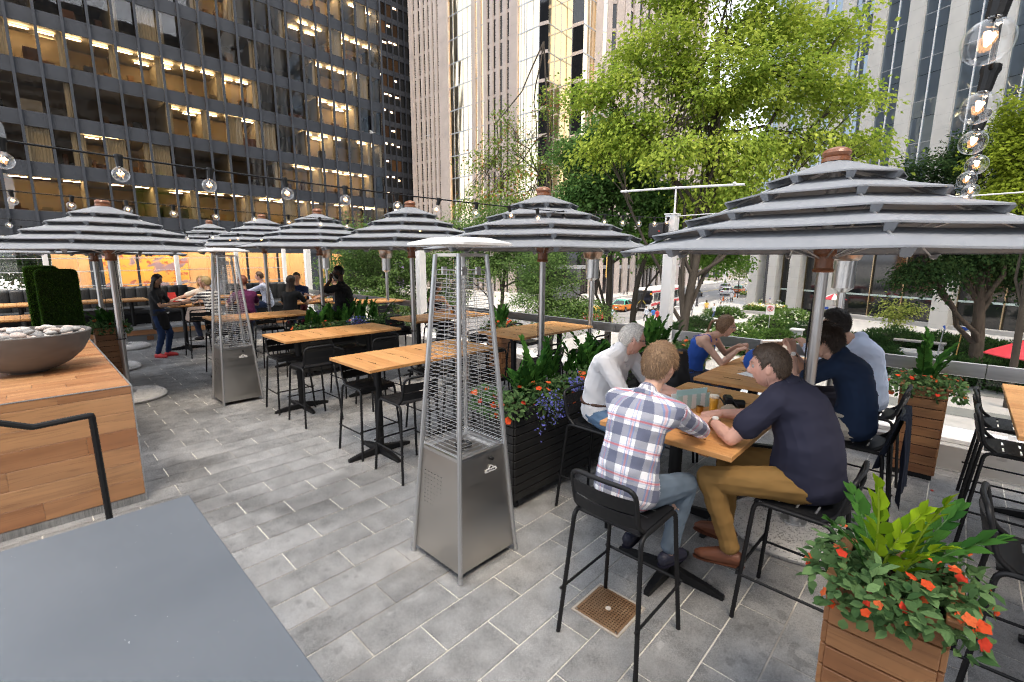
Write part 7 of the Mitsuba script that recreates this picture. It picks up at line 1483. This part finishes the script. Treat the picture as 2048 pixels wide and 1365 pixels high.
for i, (x, y, lab) in enumerate(((4.85, 11.75, 'glass of amber beer at the back table in front of the smiling man'), (4.98, 11.6, 'second glass of beer at the back table, beside the first'), (5.1, 11.75, 'beer glass held by the man in the grey t-shirt'), (4.05, 14.75, 'round glass of pale beer on the banquette corner table'))): pint('beer_glass', lab, x, y, TZ, (.6, .25, .03) if i < 3 else (.7, .42, .05), h=.15)
one('water_bottle', 'clear plastic water bottle on the back table', 'bottle', lathe([(0, 0), (.03, 0), (.032, .01), (.032, .15), (.013, .19), (.013, .21), (0, .21)], 18, (4.72, 11.65, TZ)), 'm_vc_gloss', 40, col=(.6, .65, .7))
one('brass_cup', 'small brass cup on the banquette table behind the waitress', 'cup', lathe([(0, 0), (.035, 0), (.037, .06), (.033, .062), (.03, .01), (0, .008)], 20, (1.6, 15.15, TZ)), 'm_vc_metal', 40, col=(.55, .33, .10))
pint('orange_drink', 'small orange drink at the far end of the camisole woman\'s table', 6.05, 7.1, TZ, (.75, .22, .02), .10, .085, 0)
pint('beer_glass', 'short glass of beer beside the card holder on the camisole woman\'s table', 5.62, 6.95, TZ, (.65, .26, .02), .11, .09, .01)
k = thing('card_holder', 'black and white striped card holder on the camisole woman\'s table', 'napkin holder')
for i in range(6): part(k, 'stripe', move(cb((-.15 + i * .05, -.03, 0), (-.10 + i * .05, .03, .14), .002), (5.72, 6.92, TZ), -.5), 'm_vc', col=(.03, .025, .02) if i % 2 else (.74, .73, .71))
one('sunglasses_case', 'black sunglasses lying beside the camisole woman\'s hand', 'sunglasses', cat(*[move(tube([(.028 * math.cos(t), 0, .02 * math.sin(t)) for t in np.linspace(0, 2 * PI, 13)[:-1]], .005, 5, True), (5.98 + s * .033, 6.98, TZ + .03)) for s in (-1, 1)]), 'm_black', True)
one('pebbled_light', 'round dark spotlight half hidden behind the stone bowl', 'spotlight', lathe([(0, .12), (.05, .11), (.075, .06), (.08, 0), (0, 0)], 22, (.30, 7.3, PZ)), 'm_black', 40)
one('shed_petal', 'red petal fallen on the tiles before the right cedar planter', 'petal', leaves([(5.6, -.05, .004)], [(1, .4, 0)], [(0, 0, 1)], .05, .03, .05, True)[:2], 'm_petal', True, col=(.65, .08, .05))
# ================================================================ STREET LIFE
def car(name, lab, s, o, body, roof=None, L=4.6, W=1.8, hgt=1.47, suv=0.0, cat_='car', group='vehicles on the street', rev=False, sign=None):
    k = thing(name, lab, cat_, group); roof = body if roof is None else roof; rz = math.atan2(SD[1], SD[0]) + (PI if rev else 0); base = st(s, o)
    P_ = lambda m: move(m, base, rz)
    bl = .92 + suv * .15; h = L / 2
    def sec(x, w, z0, z1, r=.12): return [(x, y, z) for y, z in ((-w, z0 + r), (w, z0 + r), (-w + r, z0), (w - r, z0), (-w + .02, z1 - r * .5), (w - .02, z1 - r * .5), (-w + r, z1), (w - r, z1))]
    lower = cat(hull(sec(-h, W / 2 - .12, .30, bl - .08) + sec(-h + .25, W / 2, .22, bl) + sec(-h + 1.1, W / 2, .2, bl)), hull(sec(-h + 1.1, W / 2, .2, bl) + sec(h - 1.4, W / 2, .2, bl - .02)), hull(sec(h - 1.4, W / 2, .2, bl - .02) + sec(h - .3, W / 2 - .04, .22, bl - .22) + sec(h, W / 2 - .16, .3, bl - .32)))
    put(k, P_(lower), 'm_paint', 35, col=body)
    c0, c1, r0, r1 = -h + (.55 - .4 * suv), h - 1.35, -h + (1.15 - .75 * suv), h - 2.15; cw, rw = W / 2 - .06, W / 2 - .26
    part(k, 'roof', P_(hull([(x, y, z) for x in (r0, r1) for y in (-rw, rw) for z in (hgt + suv * .22 - .06,)] + [(x, y, hgt + suv * .22) for x in (r0 + .15, r1 - .1) for y in (-rw + .1, rw - .1)])), 'm_paint', 35, col=roof)
    zr = hgt + suv * .22 - .062; cab = [(c0, cw, bl - .01), (c1, cw, bl - .01), (r1, rw, zr), (r0, rw, zr)]
    cabin = hull([(x, y * sg, z) for x, y, z in cab for sg in (-1, 1)]); part(k, 'pillar', P_(cabin), 'm_paint', col=roof)
    def pane(q, off): q = np.array(q); n_ = nrm(np.cross(q[1] - q[0], q[2] - q[0])); c = q.mean(0); n_ = n_ if n_ @ (c - A(0, 0, .9)) > 0 else -n_; q2 = c + (q - c) * .88 + n_ * off; return hull(np.vstack([q2, q2 - n_ * .02]))
    for sg in (-1, 1):
        m = .5
        for u0, u1 in ((0.02, .48), (.52, .98)):
            lo = [A(c0 + .1, cw * sg, bl) * (1 - u) + A(c1 - .1, cw * sg, bl) * u for u in (u0, u1)]; hi = [A(r0, rw * sg, zr) * (1 - u) + A(r1, rw * sg, zr) * u for u in (u0, u1)]
            part(k, 'side_window', P_(pane([lo[0], lo[1], hi[1], hi[0]], .008)), 'm_darkglass')
    part(k, 'rear_window', P_(pane([(c0, -cw, bl), (c0, cw, bl), (r0, rw, zr), (r0, -rw, zr)], .008)), 'm_darkglass'); part(k, 'windscreen', P_(pane([(c1, -cw, bl), (c1, cw, bl), (r1, rw, zr), (r1, -rw, zr)], .008)), 'm_darkglass')
    for x in (-h + .85, h - .85):
        for sg in (-1, 1):
            wk = num(k + '__wheel'); y = (W / 2 - .08) * sg; Rw = rot((1, 0, 0), -QP * sg)
            put(wk, P_(move(lathe([(.0, .10), (.2, .10), (.3, .11), (.325, .08), (.325, -.08), (0, -.08)], 22), (x, y, .325), R=Rw)), 'm_black', 30); put(num(wk + '__rim'), P_(move(lathe([(0, .125), (.06, .13), (.19, .115), (.2, .108)], 14), (x, y, .325), R=Rw)), 'm_vc_metal', 30, col=(.55, .55, .56))
    for sg in (-1, 1):
        part(k, 'tail_light', P_(cb((-h - .01, sg * (W / 2 - .45) - .18 * 1, bl - .25), (-h + .2, sg * (W / 2 - .3) + .15, bl - .1), .02)), 'm_vc_gloss', col=(.45, .02, .02)); part(k, 'headlight', P_(cb((h - .25, sg * (W / 2 - .4) - .17, .55), (h - .03, sg * (W / 2 - .4) + .17, .68), .02)), 'm_vc_gloss', col=(.7, .7, .7))
    part(k, 'rear_bumper', P_(cb((-h - .04, -W / 2 + .15, .3), (-h + .1, W / 2 - .15, .48), .03)), 'm_paint', col=np.array(body) * .8); part(k, 'plate', P_(cb((-h - .05, -.26, .52), (-h - .035, .26, .66), .004)), 'm_vc', col=(.7, .72, .75))
    if sign: part(k, 'roof_sign', P_(cb((-.15, -.3, hgt), (.1, .3, hgt + .17), .03)), 'm_vc', col=sign)
    if cat_ == 'taxi' and roof != body: part(k, 'boot_lid', P_(hull([(x, y, z) for x, z in ((-h + .06, bl - .035), (-h + .5, bl + .012)) for y in (-W / 2 + .2, W / 2 - .2)] + [(-h + .3, y, bl - .1) for y in (-W / 2 + .2, W / 2 - .2)])), 'm_paint', col=roof)
    return k
scene['m_paint'] = {'type': 'twosided', 'bsdf': {'type': 'principled', 'base_color': VC, 'roughness': 0.3, 'specular': 0.5, 'clearcoat': 0.8, 'clearcoat_gloss': 0.95}}
car('taxi', 'orange taxi with a teal rear lid waiting between the tree trunks', -8.8, -9.3, (.72, .22, .03), (.10, .48, .36), cat_='taxi', sign=(.8, .8, .7))
car('taxi', 'orange and teal taxi near the stone columns behind the white cars', 38.5, -15.0 + 1.2, (.70, .18, .05), (.12, .45, .34), cat_='taxi', sign=(.8, .8, .7))
car('taxi', 'red taxi with a yellow roof just above the balustrade band', -20.2, -11.0, (.60, .03, .035), (.75, .42, .05), cat_='taxi', sign=(.8, .75, .5))
car('car', 'dark blue car beside the red taxi behind the leaves', -20.8, -8.4, (.02, .03, .14))
car('car', 'black saloon car driving away right of the white post', 20.8, -10.0, (.012, .012, .014))
car('car', 'silver estate car in the queue down the street', 43.5, -10.2, (.55, .56, .57), suv=.8)
car('car', 'white saloon car behind the silver one', 30.2, -13.4, (.75, .75, .75))
car('car', 'grey car farther down the street by the sapling', 62, -13.0, (.25, .27, .28)); car('car', 'dark car among the distant traffic', 76, -11, (.05, .06, .07), suv=.6)
bs_ = thing('city_bus', 'white and red city bus with a black front behind the white post', 'bus')
base = st(-2.6, -11.6); rz = math.atan2(SD[1], SD[0]); PB = lambda m: move(m, base, rz)
put(bs_, PB(cat(cb((-6, -1.28, .35), (6, 1.28, 1.15), .08), cb((-5.7, -1.27, 1.15), (6, 1.27, 2.45), .06))), 'm_paint', col=(.74, .74, .73)); part(bs_, 'roof', PB(cb((-5.9, -1.22, 2.45), (5.9, 1.22, 2.95), .18)), 'm_paint', col=(.78, .78, .77)); part(bs_, 'red_band', PB(cb((-5.95, -1.295, .75), (5.9, 1.295, 1.1), .01)), 'm_paint', col=(.55, .02, .03)); part(bs_, 'red_cornice', PB(cb((-5.8, -1.29, 2.42), (5.9, 1.29, 2.6), .01)), 'm_paint', col=(.55, .02, .03))
part(bs_, 'front_mask', PB(cb((-6.03, -1.2, .9), (-5.6, 1.2, 2.7), .08)), 'm_darkglass'); part(bs_, 'destination_sign', PB(cb((-6.05, -.8, 2.42), (-6.0, .8, 2.65), .01)), 'm_vc', col=(.02, .02, .02))
for i in range(2): part(bs_, 'front_door', PB(cb((-6.06, -.55 + i * .56, .5), (-6.035, -.02 + i * .56, 2.35), .01)), 'm_darkglass'); part(bs_, 'yellow_bar', PB(tube([(-6.075, -.5 + i * .95, 1.05), (-6.075, -.08 + i * .12, 1.55)], .03, 6)), 'm_vc', col=(.8, .6, .05))
for i in range(7): part(bs_, 'side_window', PB(cb((-5.3 + i * 1.6, -1.30, 1.3), (-3.85 + i * 1.6, -1.27, 2.35), .02)), 'm_darkglass'); part(bs_, 'side_window', PB(cb((-5.3 + i * 1.6, 1.27, 1.3), (-3.85 + i * 1.6, 1.30, 2.35), .02)), 'm_darkglass')
for x in (-3.5, 3.4):
    for sg in (-1, 1): part(bs_, 'wheel', PB(move(lathe([(0, .1), (.28, .1), (.48, .12), (.5, 0), (0, -.1)], 22), (x, 1.2 * sg, .5), R=rot((1, 0, 0), -QP * sg))), 'm_black', 30)
part(bs_, 'signal_lamp', PB(sphere((-6.0, -1.15, 2.3), .13, 2)), 'm_vc', col=(.9, .35, .03)); part(bs_, 'mirror', PB(cb((-6.35, -1.5, 1.6), (-6.2, -1.25, 2.1), .03)), 'm_black')
# pedestrians
def walker(lab, s, o, yaw, shirt, trou, hair=(.05, .04, .03), skin='light', step=.25, fem=0, hs='short', bare=False, kind='short', sc=.98):
    c = st(s, o) if abs(o) < 60 else A(s, o, 0); return person(lab, (c[0], c[1], c[2] + .93 * sc), yaw, lean=.06, yaw=0, stand=True, hands=((.12 + step * .4, .24, -.03), (.12 - step * .4, -.24, -.03)), feet=((step, .1, -.84), (-step, -.1, -.82)), s=sc, hair=(hs, .015, hair), shirt=(kind, shirt), trousers=(trou, 'm_cloth'), shoes=(.03, .025, .02), skin=skin, fem=fem, detail=0, group='people walking on the street', curl=(.5, .5))
RZ = math.atan2(SD[1], SD[0])
walker('walker in a pale blue shirt and dark trousers, leftmost before the bus', -18.2, -15.9, 1.3, (.55, .6, .7), (.02, .02, .03), step=.2, kind='long'); walker('walker in a bright blue shirt before the bus', -18.9, -16.9, 1.2, (.06, .18, .5), (.45, .42, .36), step=.1); walker('walker in a red top by the white post', -19.7, -17.6, 1.4, (.5, .05, .06), (.02, .02, .025))
walker('walker in a white shirt standing at the crossing', -9.1, -17.9, .4, (.68, .72, .78), (.03, .045, .09), step=.08, kind='long'); walker('walker in a yellow dress seen from behind', -6.3, -18.9, .5, (.75, .5, .12), (.5, .33, .22), fem=1, hs='long', step=.06)
walker('walker striding left in a light shirt and blue trousers', -10.4, -20.8, 2.6, (.66, .7, .76), (.07, .1, .2), step=.32, kind='long'); walker('walker in pale grey behind the striding one', -7.9, -20.9, 2.6, (.6, .62, .64), (.5, .5, .5), step=.2)
walker('walker in a white shirt and black trousers by the bicycles', 12.7, -17.8, .3, (.7, .7, .7), (.02, .02, .02), step=.1); walker('woman in a black top on the far pavement', 34, 7.0, 2.8, (.03, .025, .03), (.03, .03, .04), fem=1, hs='long', step=.1); walker('man in a white t-shirt and dark shorts on the far pavement', 36, 6.3, 2.9, (.7, .7, .7), (.03, .03, .03), step=.15); walker('walker in a pale top near the dark hoarding', 33, 2.6, 2.9, (.5, .55, .6), (.05, .05, .07))
walker('walker in a white shirt and blue cap among the flower beds', 2.6, -24.5, 1.9, (.72, .72, .72), (.08, .13, .28), hair=(.03, .06, .3), step=.15); walker('youth in a light blue top beside the red taxi', -21.4, -13.4, .9, (.5, .62, .75), (.4, .35, .2), step=.1)
for i in range(6): walker(['distant walker in black far down the pavement', 'distant walker in white by the utility box', 'distant walker in dark blue in the crowd', 'distant walker in yellow by the litter bin', 'distant walker in grey beyond the bin', 'distant walker in navy under the orange sign'][i], 84 + i * 6, 1.4 + .9 * (i % 3), 3, ((.02, .02, .02), (.7, .7, .7), (.03, .05, .12), (.7, .5, .1), (.3, .3, .3), (.03, .04, .1))[i], (.03, .03, .04), step=.15)
# street furniture
def pole(name, lab, c, h, r, col, cat_, lean=None):
    k = thing(name, lab, cat_); c = A(*c); part(k, 'shaft', tube([c, c + A(0, 0, h)], [r, r * .75], 10), 'm_vc', True, col=col); part(k, 'foot', lathe([(0, .3), (r * 1.5, .3), (r * 1.8, 0)], 12, c), 'm_vc', 30, col=col); return k
k = pole('lamp_post', 'tall dark grey lamp post standing in front of the stone columns', (64.5, 17.7, G), 10.5, .17, (.05, .05, .06), 'street lamp'); part(k, 'lantern', lathe([(0, .1), (.3, .05), (.35, -.1), (.1, -.3), (0, -.3)], 16, (64.5, 17.7, G + 10.6)), 'm_vc', 30, col=(.5, .5, .5))
k = pole('street_pole', 'dark pole with posters beside the orange taxi', st(-18.9, -12.2), 8.5, .13, (.03, .03, .035), 'pole'); part(k, 'banner', move(cb((-.04, .1, 4.6), (.04, .75, 6.8), .02), st(-18.9, -12.2), RZ + .3), 'm_vc', col=(.75, .5, .15))
pole('street_pole', 'grey pole on the far pavement by the shop window', st(2.2, .6), 7.5, .1, (.2, .2, .2), 'pole'); pole('street_pole', 'dark signal pole beside the black car', st(1.7, -15.6), 4.6, .13, (.06, .06, .07), 'pole')
k = pole('traffic_signal', 'traffic signal with orange sign far down the street', st(60, -14.6), 7.5, .1, (.15, .15, .15), 'traffic light'); part(k, 'orange_sign', move(cb((-.04, -.5, 6.0), (.04, .5, 7.0), .02), st(60, -14.6), RZ), 'm_vc', col=(.85, .33, .02)); part(k, 'signal_head', move(cb((-.15, .2, 4.2), (.15, .55, 5.3), .04), st(60, -14.6), RZ), 'm_vc', col=(.75, .5, .05)); part(k, 'arm', tube([st(60, -14.6, 5.8), st(60, -9.5, 6.4)], .06, 8), 'm_vc', True, col=(.2, .2, .2))
k = thing('address_sign', 'black entrance sign reading 121 across the street', 'sign'); c = st(25, 20.8); part(k, 'stand', move(cb((-.3, -.7, 0), (.3, .7, 2.1), .03), c, .9), 'm_vc', col=(.5, .45, .42)); part(k, 'panel', move(cb((-.3, -1.1, 2.1), (.3, 1.1, 4.3), .03), c, .9), 'm_vc', col=(.012, .012, .014))
v, f = vf(meshkit.text_mesh('121', .85, .03, True)); v = v - A(v[:, 0].mean(), 0, 0); part(k, 'digit', move(move((v, f), R=np.array([[0, 0, -1], [-1, 0, 0], [0, 1, 0.0]])), c + Rz(.9) @ A(-.31, 0, 3.05), .9), 'm_vc', col=(.85, .85, .85))
for i, (s, o, lab) in enumerate(((15.9, 25.8, 'tall black directory board with yellow, red and blue dots'), (18.0, 24.0, 'tall black directory board right of the dotted one'))):
    k = thing('directory_board', lab, 'sign'); c = st(s, o); part(k, 'panel', move(cb((-.12, -.75, .8), (.12, .75, 4.3), .02), c, .75), 'm_vc', col=(.015, .015, .017)); part(k, 'frame', move(cb((-.1, -.85, 0), (.1, -.76, 4.4), .01), c, .75), 'm_vc', col=(.7, .7, .7)); part(k, 'post', move(cb((-.1, .76, 0), (.1, .85, 4.4), .01), c, .75), 'm_vc', col=(.03, .03, .03))
    for j, cc in enumerate(((.8, .6, .05), (.75, .12, .05), (.1, .35, .7))[: 3 if i == 0 else 1]): part(k, 'dot', move(move(lathe([(0, .04), (.22, .03), (.22, 0)], 16), R=rot((0, 1, 0), -QP)), c + Rz(.75) @ A(-.12, .4, 3.3 - j * .8), .75), 'm_vc', 30, col=cc if i == 0 else (.8, .8, .8))
    for j in range(3): part(k, 'text_line', move(cb((-.13, -.5, 3.25 - j * .8), (-.12, .05, 3.33 - j * .8), .002), c, .75), 'm_vc', col=(.7, .7, .7))
k = thing('low_wall', 'low dark granite wall block on the far pavement', 'wall'); put(k, hull([st(s, o, z) for s, o, z in ((-2.5, 5, 0), (3.8, 4, 0), (-2.5, 5, 2.0), (3.8, 4, 2.6), (-2.5, 6, 0), (3.8, 5, 0), (-2.5, 6, 2.0), (3.8, 5, 2.6))]), 'm_vc', col=(.10, .105, .115))
k = pole('banner_pole', 'black pole with a purple banner in the left greenery', (40.9 * .55, 65.3 * .55, G), 8.5, .2, (.02, .02, .024), 'pole'); part(k, 'banner', move(cb((.25, -.02, 3.9), (1.0, .02, 6.3), .01), (40.9 * .55, 65.3 * .55, G), -.75), 'm_vc', col=(.28, .18, .42)); part(k, 'banner_disc', move(lathe([(0, .03), (.25, .03), (.27, 0)], 18), (40.9 * .55 + .44, 65.3 * .55 - .44, G + 4.8), R=rot((0, 0, 1), -.75) @ rot((1, 0, 0), QP)), 'm_vc', 30, col=(.55, .3, .42))  # the banner carries a plain pinkish disc
k = thing('parking_sign', 'round white P sign hanging among the branches', 'sign'); c = bp_ = A(33.8, 35.0, 1.9); part(k, 'disc', move(lathe([(0, .06), (.62, .06), (.64, 0), (0, 0)], 26), c, R=rot((0, 0, 1), -.75) @ rot((1, 0, 0), QP)), 'm_vc', 30, col=(.8, .8, .8)); v, f = vf(meshkit.text_mesh('P', .75, .03, True)); v = v - A(v[:, 0].mean(), .37, 0); part(k, 'letter', move((v, f), c + A(-.06, -.06, 0), R=rot((0, 0, 1), -.75) @ rot((1, 0, 0), QP)), 'm_vc', col=(.05, .1, .06)); part(k, 'post', tube([c - A(0, 0, 6.3), c - A(0, 0, .6)], .07, 8), 'm_vc', True, col=(.3, .3, .3))
k = thing('site_hoarding', 'black construction hoarding with a white panel beyond the bus', 'hoarding')
for i in range(6): part(k, 'panel', hull([st(s, o, z) for s in (44 + i * 3.1, 47 + i * 3.1) for o in (6.8, 7.0) for z in (0, 2.6)]), 'm_vc', col=(.035, .037, .042))
part(k, 'white_panel', hull([st(s, o, z) for s in (55, 60) for o in (6.7, 6.79) for z in (1.2, 2.6)]), 'm_vc', col=(.75, .75, .74))
one('litter_bin', 'black litter bin on the far pavement beyond the cars', 'litter bin', cat(lathe([(0, 0), (.45, 0), (.5, 1.3), (.3, 1.5), (0, 1.5)], 16, st(67, 1.2))), 'm_black', 30); one('utility_box', 'pale grey utility column behind the silver car', 'utility box', cat(lathe([(0, 0), (.8, 0), (.8, 3.6), (.6, 3.8), (0, 3.8)], 18, st(97, 2.5))), 'm_vc', 30, col=(.5, .52, .54))
for i in range(3): one('traffic_cone', ['orange traffic cone by the white saloon', 'orange traffic cone next to the teal taxi', 'orange traffic cone left of the litter bin'][i], 'traffic cone', lathe([(0, .8), (.05, .8), (.2, .08), (.28, .07), (.28, 0)], 12, (st(14.5, -16.2), st(24, -16), st(58, .8))[i]), 'm_vc', 30, col=(.85, .2, .04))
def bicycle(lab, c, rz):
    k = thing('bicycle', lab, 'bicycle', 'parked bicycles'); M_ = lambda m: move(m, c, rz)
    for x in (-.52, .52): w = num(k + '__wheel'); put(w, M_(tube([(x + .33 * math.cos(t), 0, .34 + .33 * math.sin(t)) for t in np.linspace(0, 2 * PI, 23)[:-1]], .02, 6, True)), 'm_black', True)
    part(k, 'frame', M_(cat(*[tube(p, .018, 6) for p in ([(-.52, 0, .34), (-.1, 0, .30), (-.2, 0, .85)], [(-.18, 0, .75), (.36, 0, .80), (-.1, 0, .30)], [(.52, 0, .34), (.34, 0, .95)], [(-.52, 0, .34), (-.18, 0, .72)])])), 'm_black', True); part(k, 'saddle', M_(cb((-.33, -.06, .88), (-.08, .06, .94), .03)), 'm_black'); part(k, 'handlebar', M_(tube(arc([(.3, -.28, .98), (.36, -.1, 1.0), (.36, .1, 1.0), (.3, .28, .98)], .06), .014, 6)), 'm_black', True)
    return k
for i, (s, o, r) in enumerate(((15.1, 1.0, .3), (17, 1.2, .5), (9.5, -17.2, 1.0), (11, -17.4, 1.2))): bicycle(['parked bicycle on the far kerb behind the orange taxi', 'second parked bicycle on the far kerb', 'bicycle parked by the man in the white shirt and black trousers', 'second bicycle on the near kerb'][i], st(s, o), RZ + r)
k = thing('vendor_cart', 'food cart under a red and white parasol before the lobby glass', 'food cart'); c = A(62.2, 10.0, G)
for i in range(8):
    a0, a1 = i * PI / 4, (i + 1) * PI / 4; part(k, 'parasol_panel', hull([c + A(0, 0, 2.95)] + [c + A(1.25 * math.cos(q), 1.25 * math.sin(q), 2.35) for q in (a0, a1)] + [c + A(1.24 * math.cos(q), 1.24 * math.sin(q), 2.3) for q in (a0, a1)]), 'm_vc', col=(.62, .05, .07) if i % 2 else (.78, .78, .76))
part(k, 'pole', tube([c, c + A(0, 0, 2.9)], .03, 6), 'm_alu', True); part(k, 'cart', move(cb((-.9, -.5, .3), (.9, .5, 1.15), .03), c, 1.1), 'm_steel'); part(k, 'awning', move(cb((-.9, -.45, 1.16), (.2, .4, 1.6), .03), c, 1.1), 'm_vc', col=(.6, .6, .6)); part(k, 'cool_box', move(cb((.3, -.3, 1.16), (.8, .3, 1.4), .03), c, 1.1), 'm_vc', col=(.05, .12, .5))
k = pole('no_parking_sign', 'small white prohibition sign on a thin post in the shrubs', (42.5, 11.1, G), 2.2, .03, (.45, .46, .47), 'sign'); Rs = rot((0, 0, 1), -1.32) @ rot((1, 0, 0), QP); part(k, 'plate', move(cb((-.3, -.42, 0), (.3, .42, .02), .008), (42.5, 11.1, G + 2.5), R=Rs), 'm_vc', col=(.8, .8, .8)); part(k, 'red_ring', move(cat(tube([(.2 * math.cos(t), .2 * math.sin(t) + .1, .03) for t in np.linspace(0, 2 * PI, 21)[:-1]], .03, 6, True), tube([(-.14, .24, .03), (.14, -.04, .03)], .025, 6)), (42.5, 11.1, G + 2.5), R=Rs), 'm_vc', col=(.6, .06, .06)); part(k, 'black_mark', move(cb((-.07, .0, .02), (.07, .2, .028), .01), (42.5, 11.1, G + 2.5), R=Rs), 'm_vc', col=(.03, .03, .03))
k = thing('plaza_bench', 'long grey bench with a wooden top among the yew shrubs', 'bench'); part(k, 'seat', cb((43.9, .2, G + .75), (44.6, 3.1, G + .87), .02), 'm_vc', col=(.28, .27, .26)); part(k, 'support', cb((44.0, .3, G), (44.5, .6, G + .75), .02), 'm_vc', col=(.4, .4, .4)); part(k, 'block', cb((41.6, -.2, G), (43.6, 3.0, G + .35), .03), 'm_concrete')
for i, (x, y) in enumerate(((42.2, .55), (42.0, -.35))): k = thing('garden_shovel', ['blue handled shovel left against the bench', 'blue shovel with a wooden shaft beside the first'][i], 'shovel'); part(k, 'shaft', tube([(x, y, G + .3), (x + .1, y - .1, G + 2.0)], .035, 6), 'm_vc', True, col=((.45, .46, .48), (.6, .36, .12))[i]); part(k, 'blade', hull([(x + .1, y - .1, G + 1.95), (x + .1, y + .08, G + 2.35), (x + .1, y - .30 - .2 * i, G + 2.25), (x + .16, y - .1, G + 2.3)] if i else [(x + .05, y - .2, G + 1.95), (x + .15, y, G + 2.25), (x + .1, y - .15, G + 2.3), (x + .15, y - .2, G + 1.98)]), 'm_vc', col=(.04, .12, .55))
k = thing('red_parasol', 'red parasol top showing at the right edge below the terrace', 'parasol'); c = A(33.6, -2.9, -2.05)
for i in range(8): a0, a1 = i * PI / 4 + .2, (i + 1) * PI / 4 + .2; part(k, 'panel', hull([c + A(0, 0, .55)] + [c + A(1.7 * math.cos(q), 1.7 * math.sin(q), -.35) for q in (a0, a1)] + [c + A(1.69 * math.cos(q), 1.69 * math.sin(q), -.4) for q in (a0, a1)]), 'm_vc', col=(.62, .05, .07))
part(k, 'pole', tube([c + A(0, 0, .5), A(c[0], c[1], G)], .035, 8), 'm_alu', True)
one('white_cabinet', 'white metal service box standing behind the takeaway box', 'box', cat(cb((40.9, 8.4, G), (41.6, 9.1, G + 1.15), .04), cb((40.8, 8.3, G + 1.16), (41.7, 9.2, G + 1.3), .03)), 'm_vc', col=(.62, .62, .62))
k = thing('plaza_planter_box', 'pair of glass topped white boxes on the pale plaza floor below the balustrade', 'box'); part(k, 'box', cb((14.5, .6, G), (15.6, 1.6, G + 1.0), .03), 'm_vc', col=(.6, .68, .66)); part(k, 'lower_box', cb((13.2, .3, G), (14.2, 1.2, G + .6), .03), 'm_vc', col=(.55, .62, .6))
for i in range(5): struct('paving_band', quad((12 + i * 5, -40, G + .008), (13.6 + i * 5, -40, G + .008), (13.6 + i * 5, 9, G + .008), (12 + i * 5, 9, G + .008)), 'm_vc', col=(.20, .21, .20))
for i, (c, a) in enumerate(((A(40.2, 54.2, 18.3), .4), (A(25.5, 43.5, 14.2), 2.3))):   # two birds crossing the dark tower
    k = thing('bird', ['pale bird in flight before the tower corner', 'pale bird gliding lower left of the other before the dark tower'][i], 'bird'); v, f = sphere((0, 0, 0), (.2, .07, .06), 2); put(k, move((v, f), c, a), 'm_vc_matte', True, col=(.5, .5, .52))
    for s in (-1, 1): part(k, 'wing', move(hull([(.08, 0, .03), (-.1, 0, .03), (.1, s * .28, .18), (-.08, s * .3, .18), (-.05, s * .55, .12), (0, s * .25, .16)]), c, a), 'm_vc_matte', col=(.55, .55, .57))
    part(k, 'tail', move(hull([(-.15, .02, 0), (-.15, -.02, 0), (-.4, .08, .02), (-.4, -.08, .02), (-.38, 0, .03)]), c, a), 'm_vc_matte', col=(.5, .5, .52))
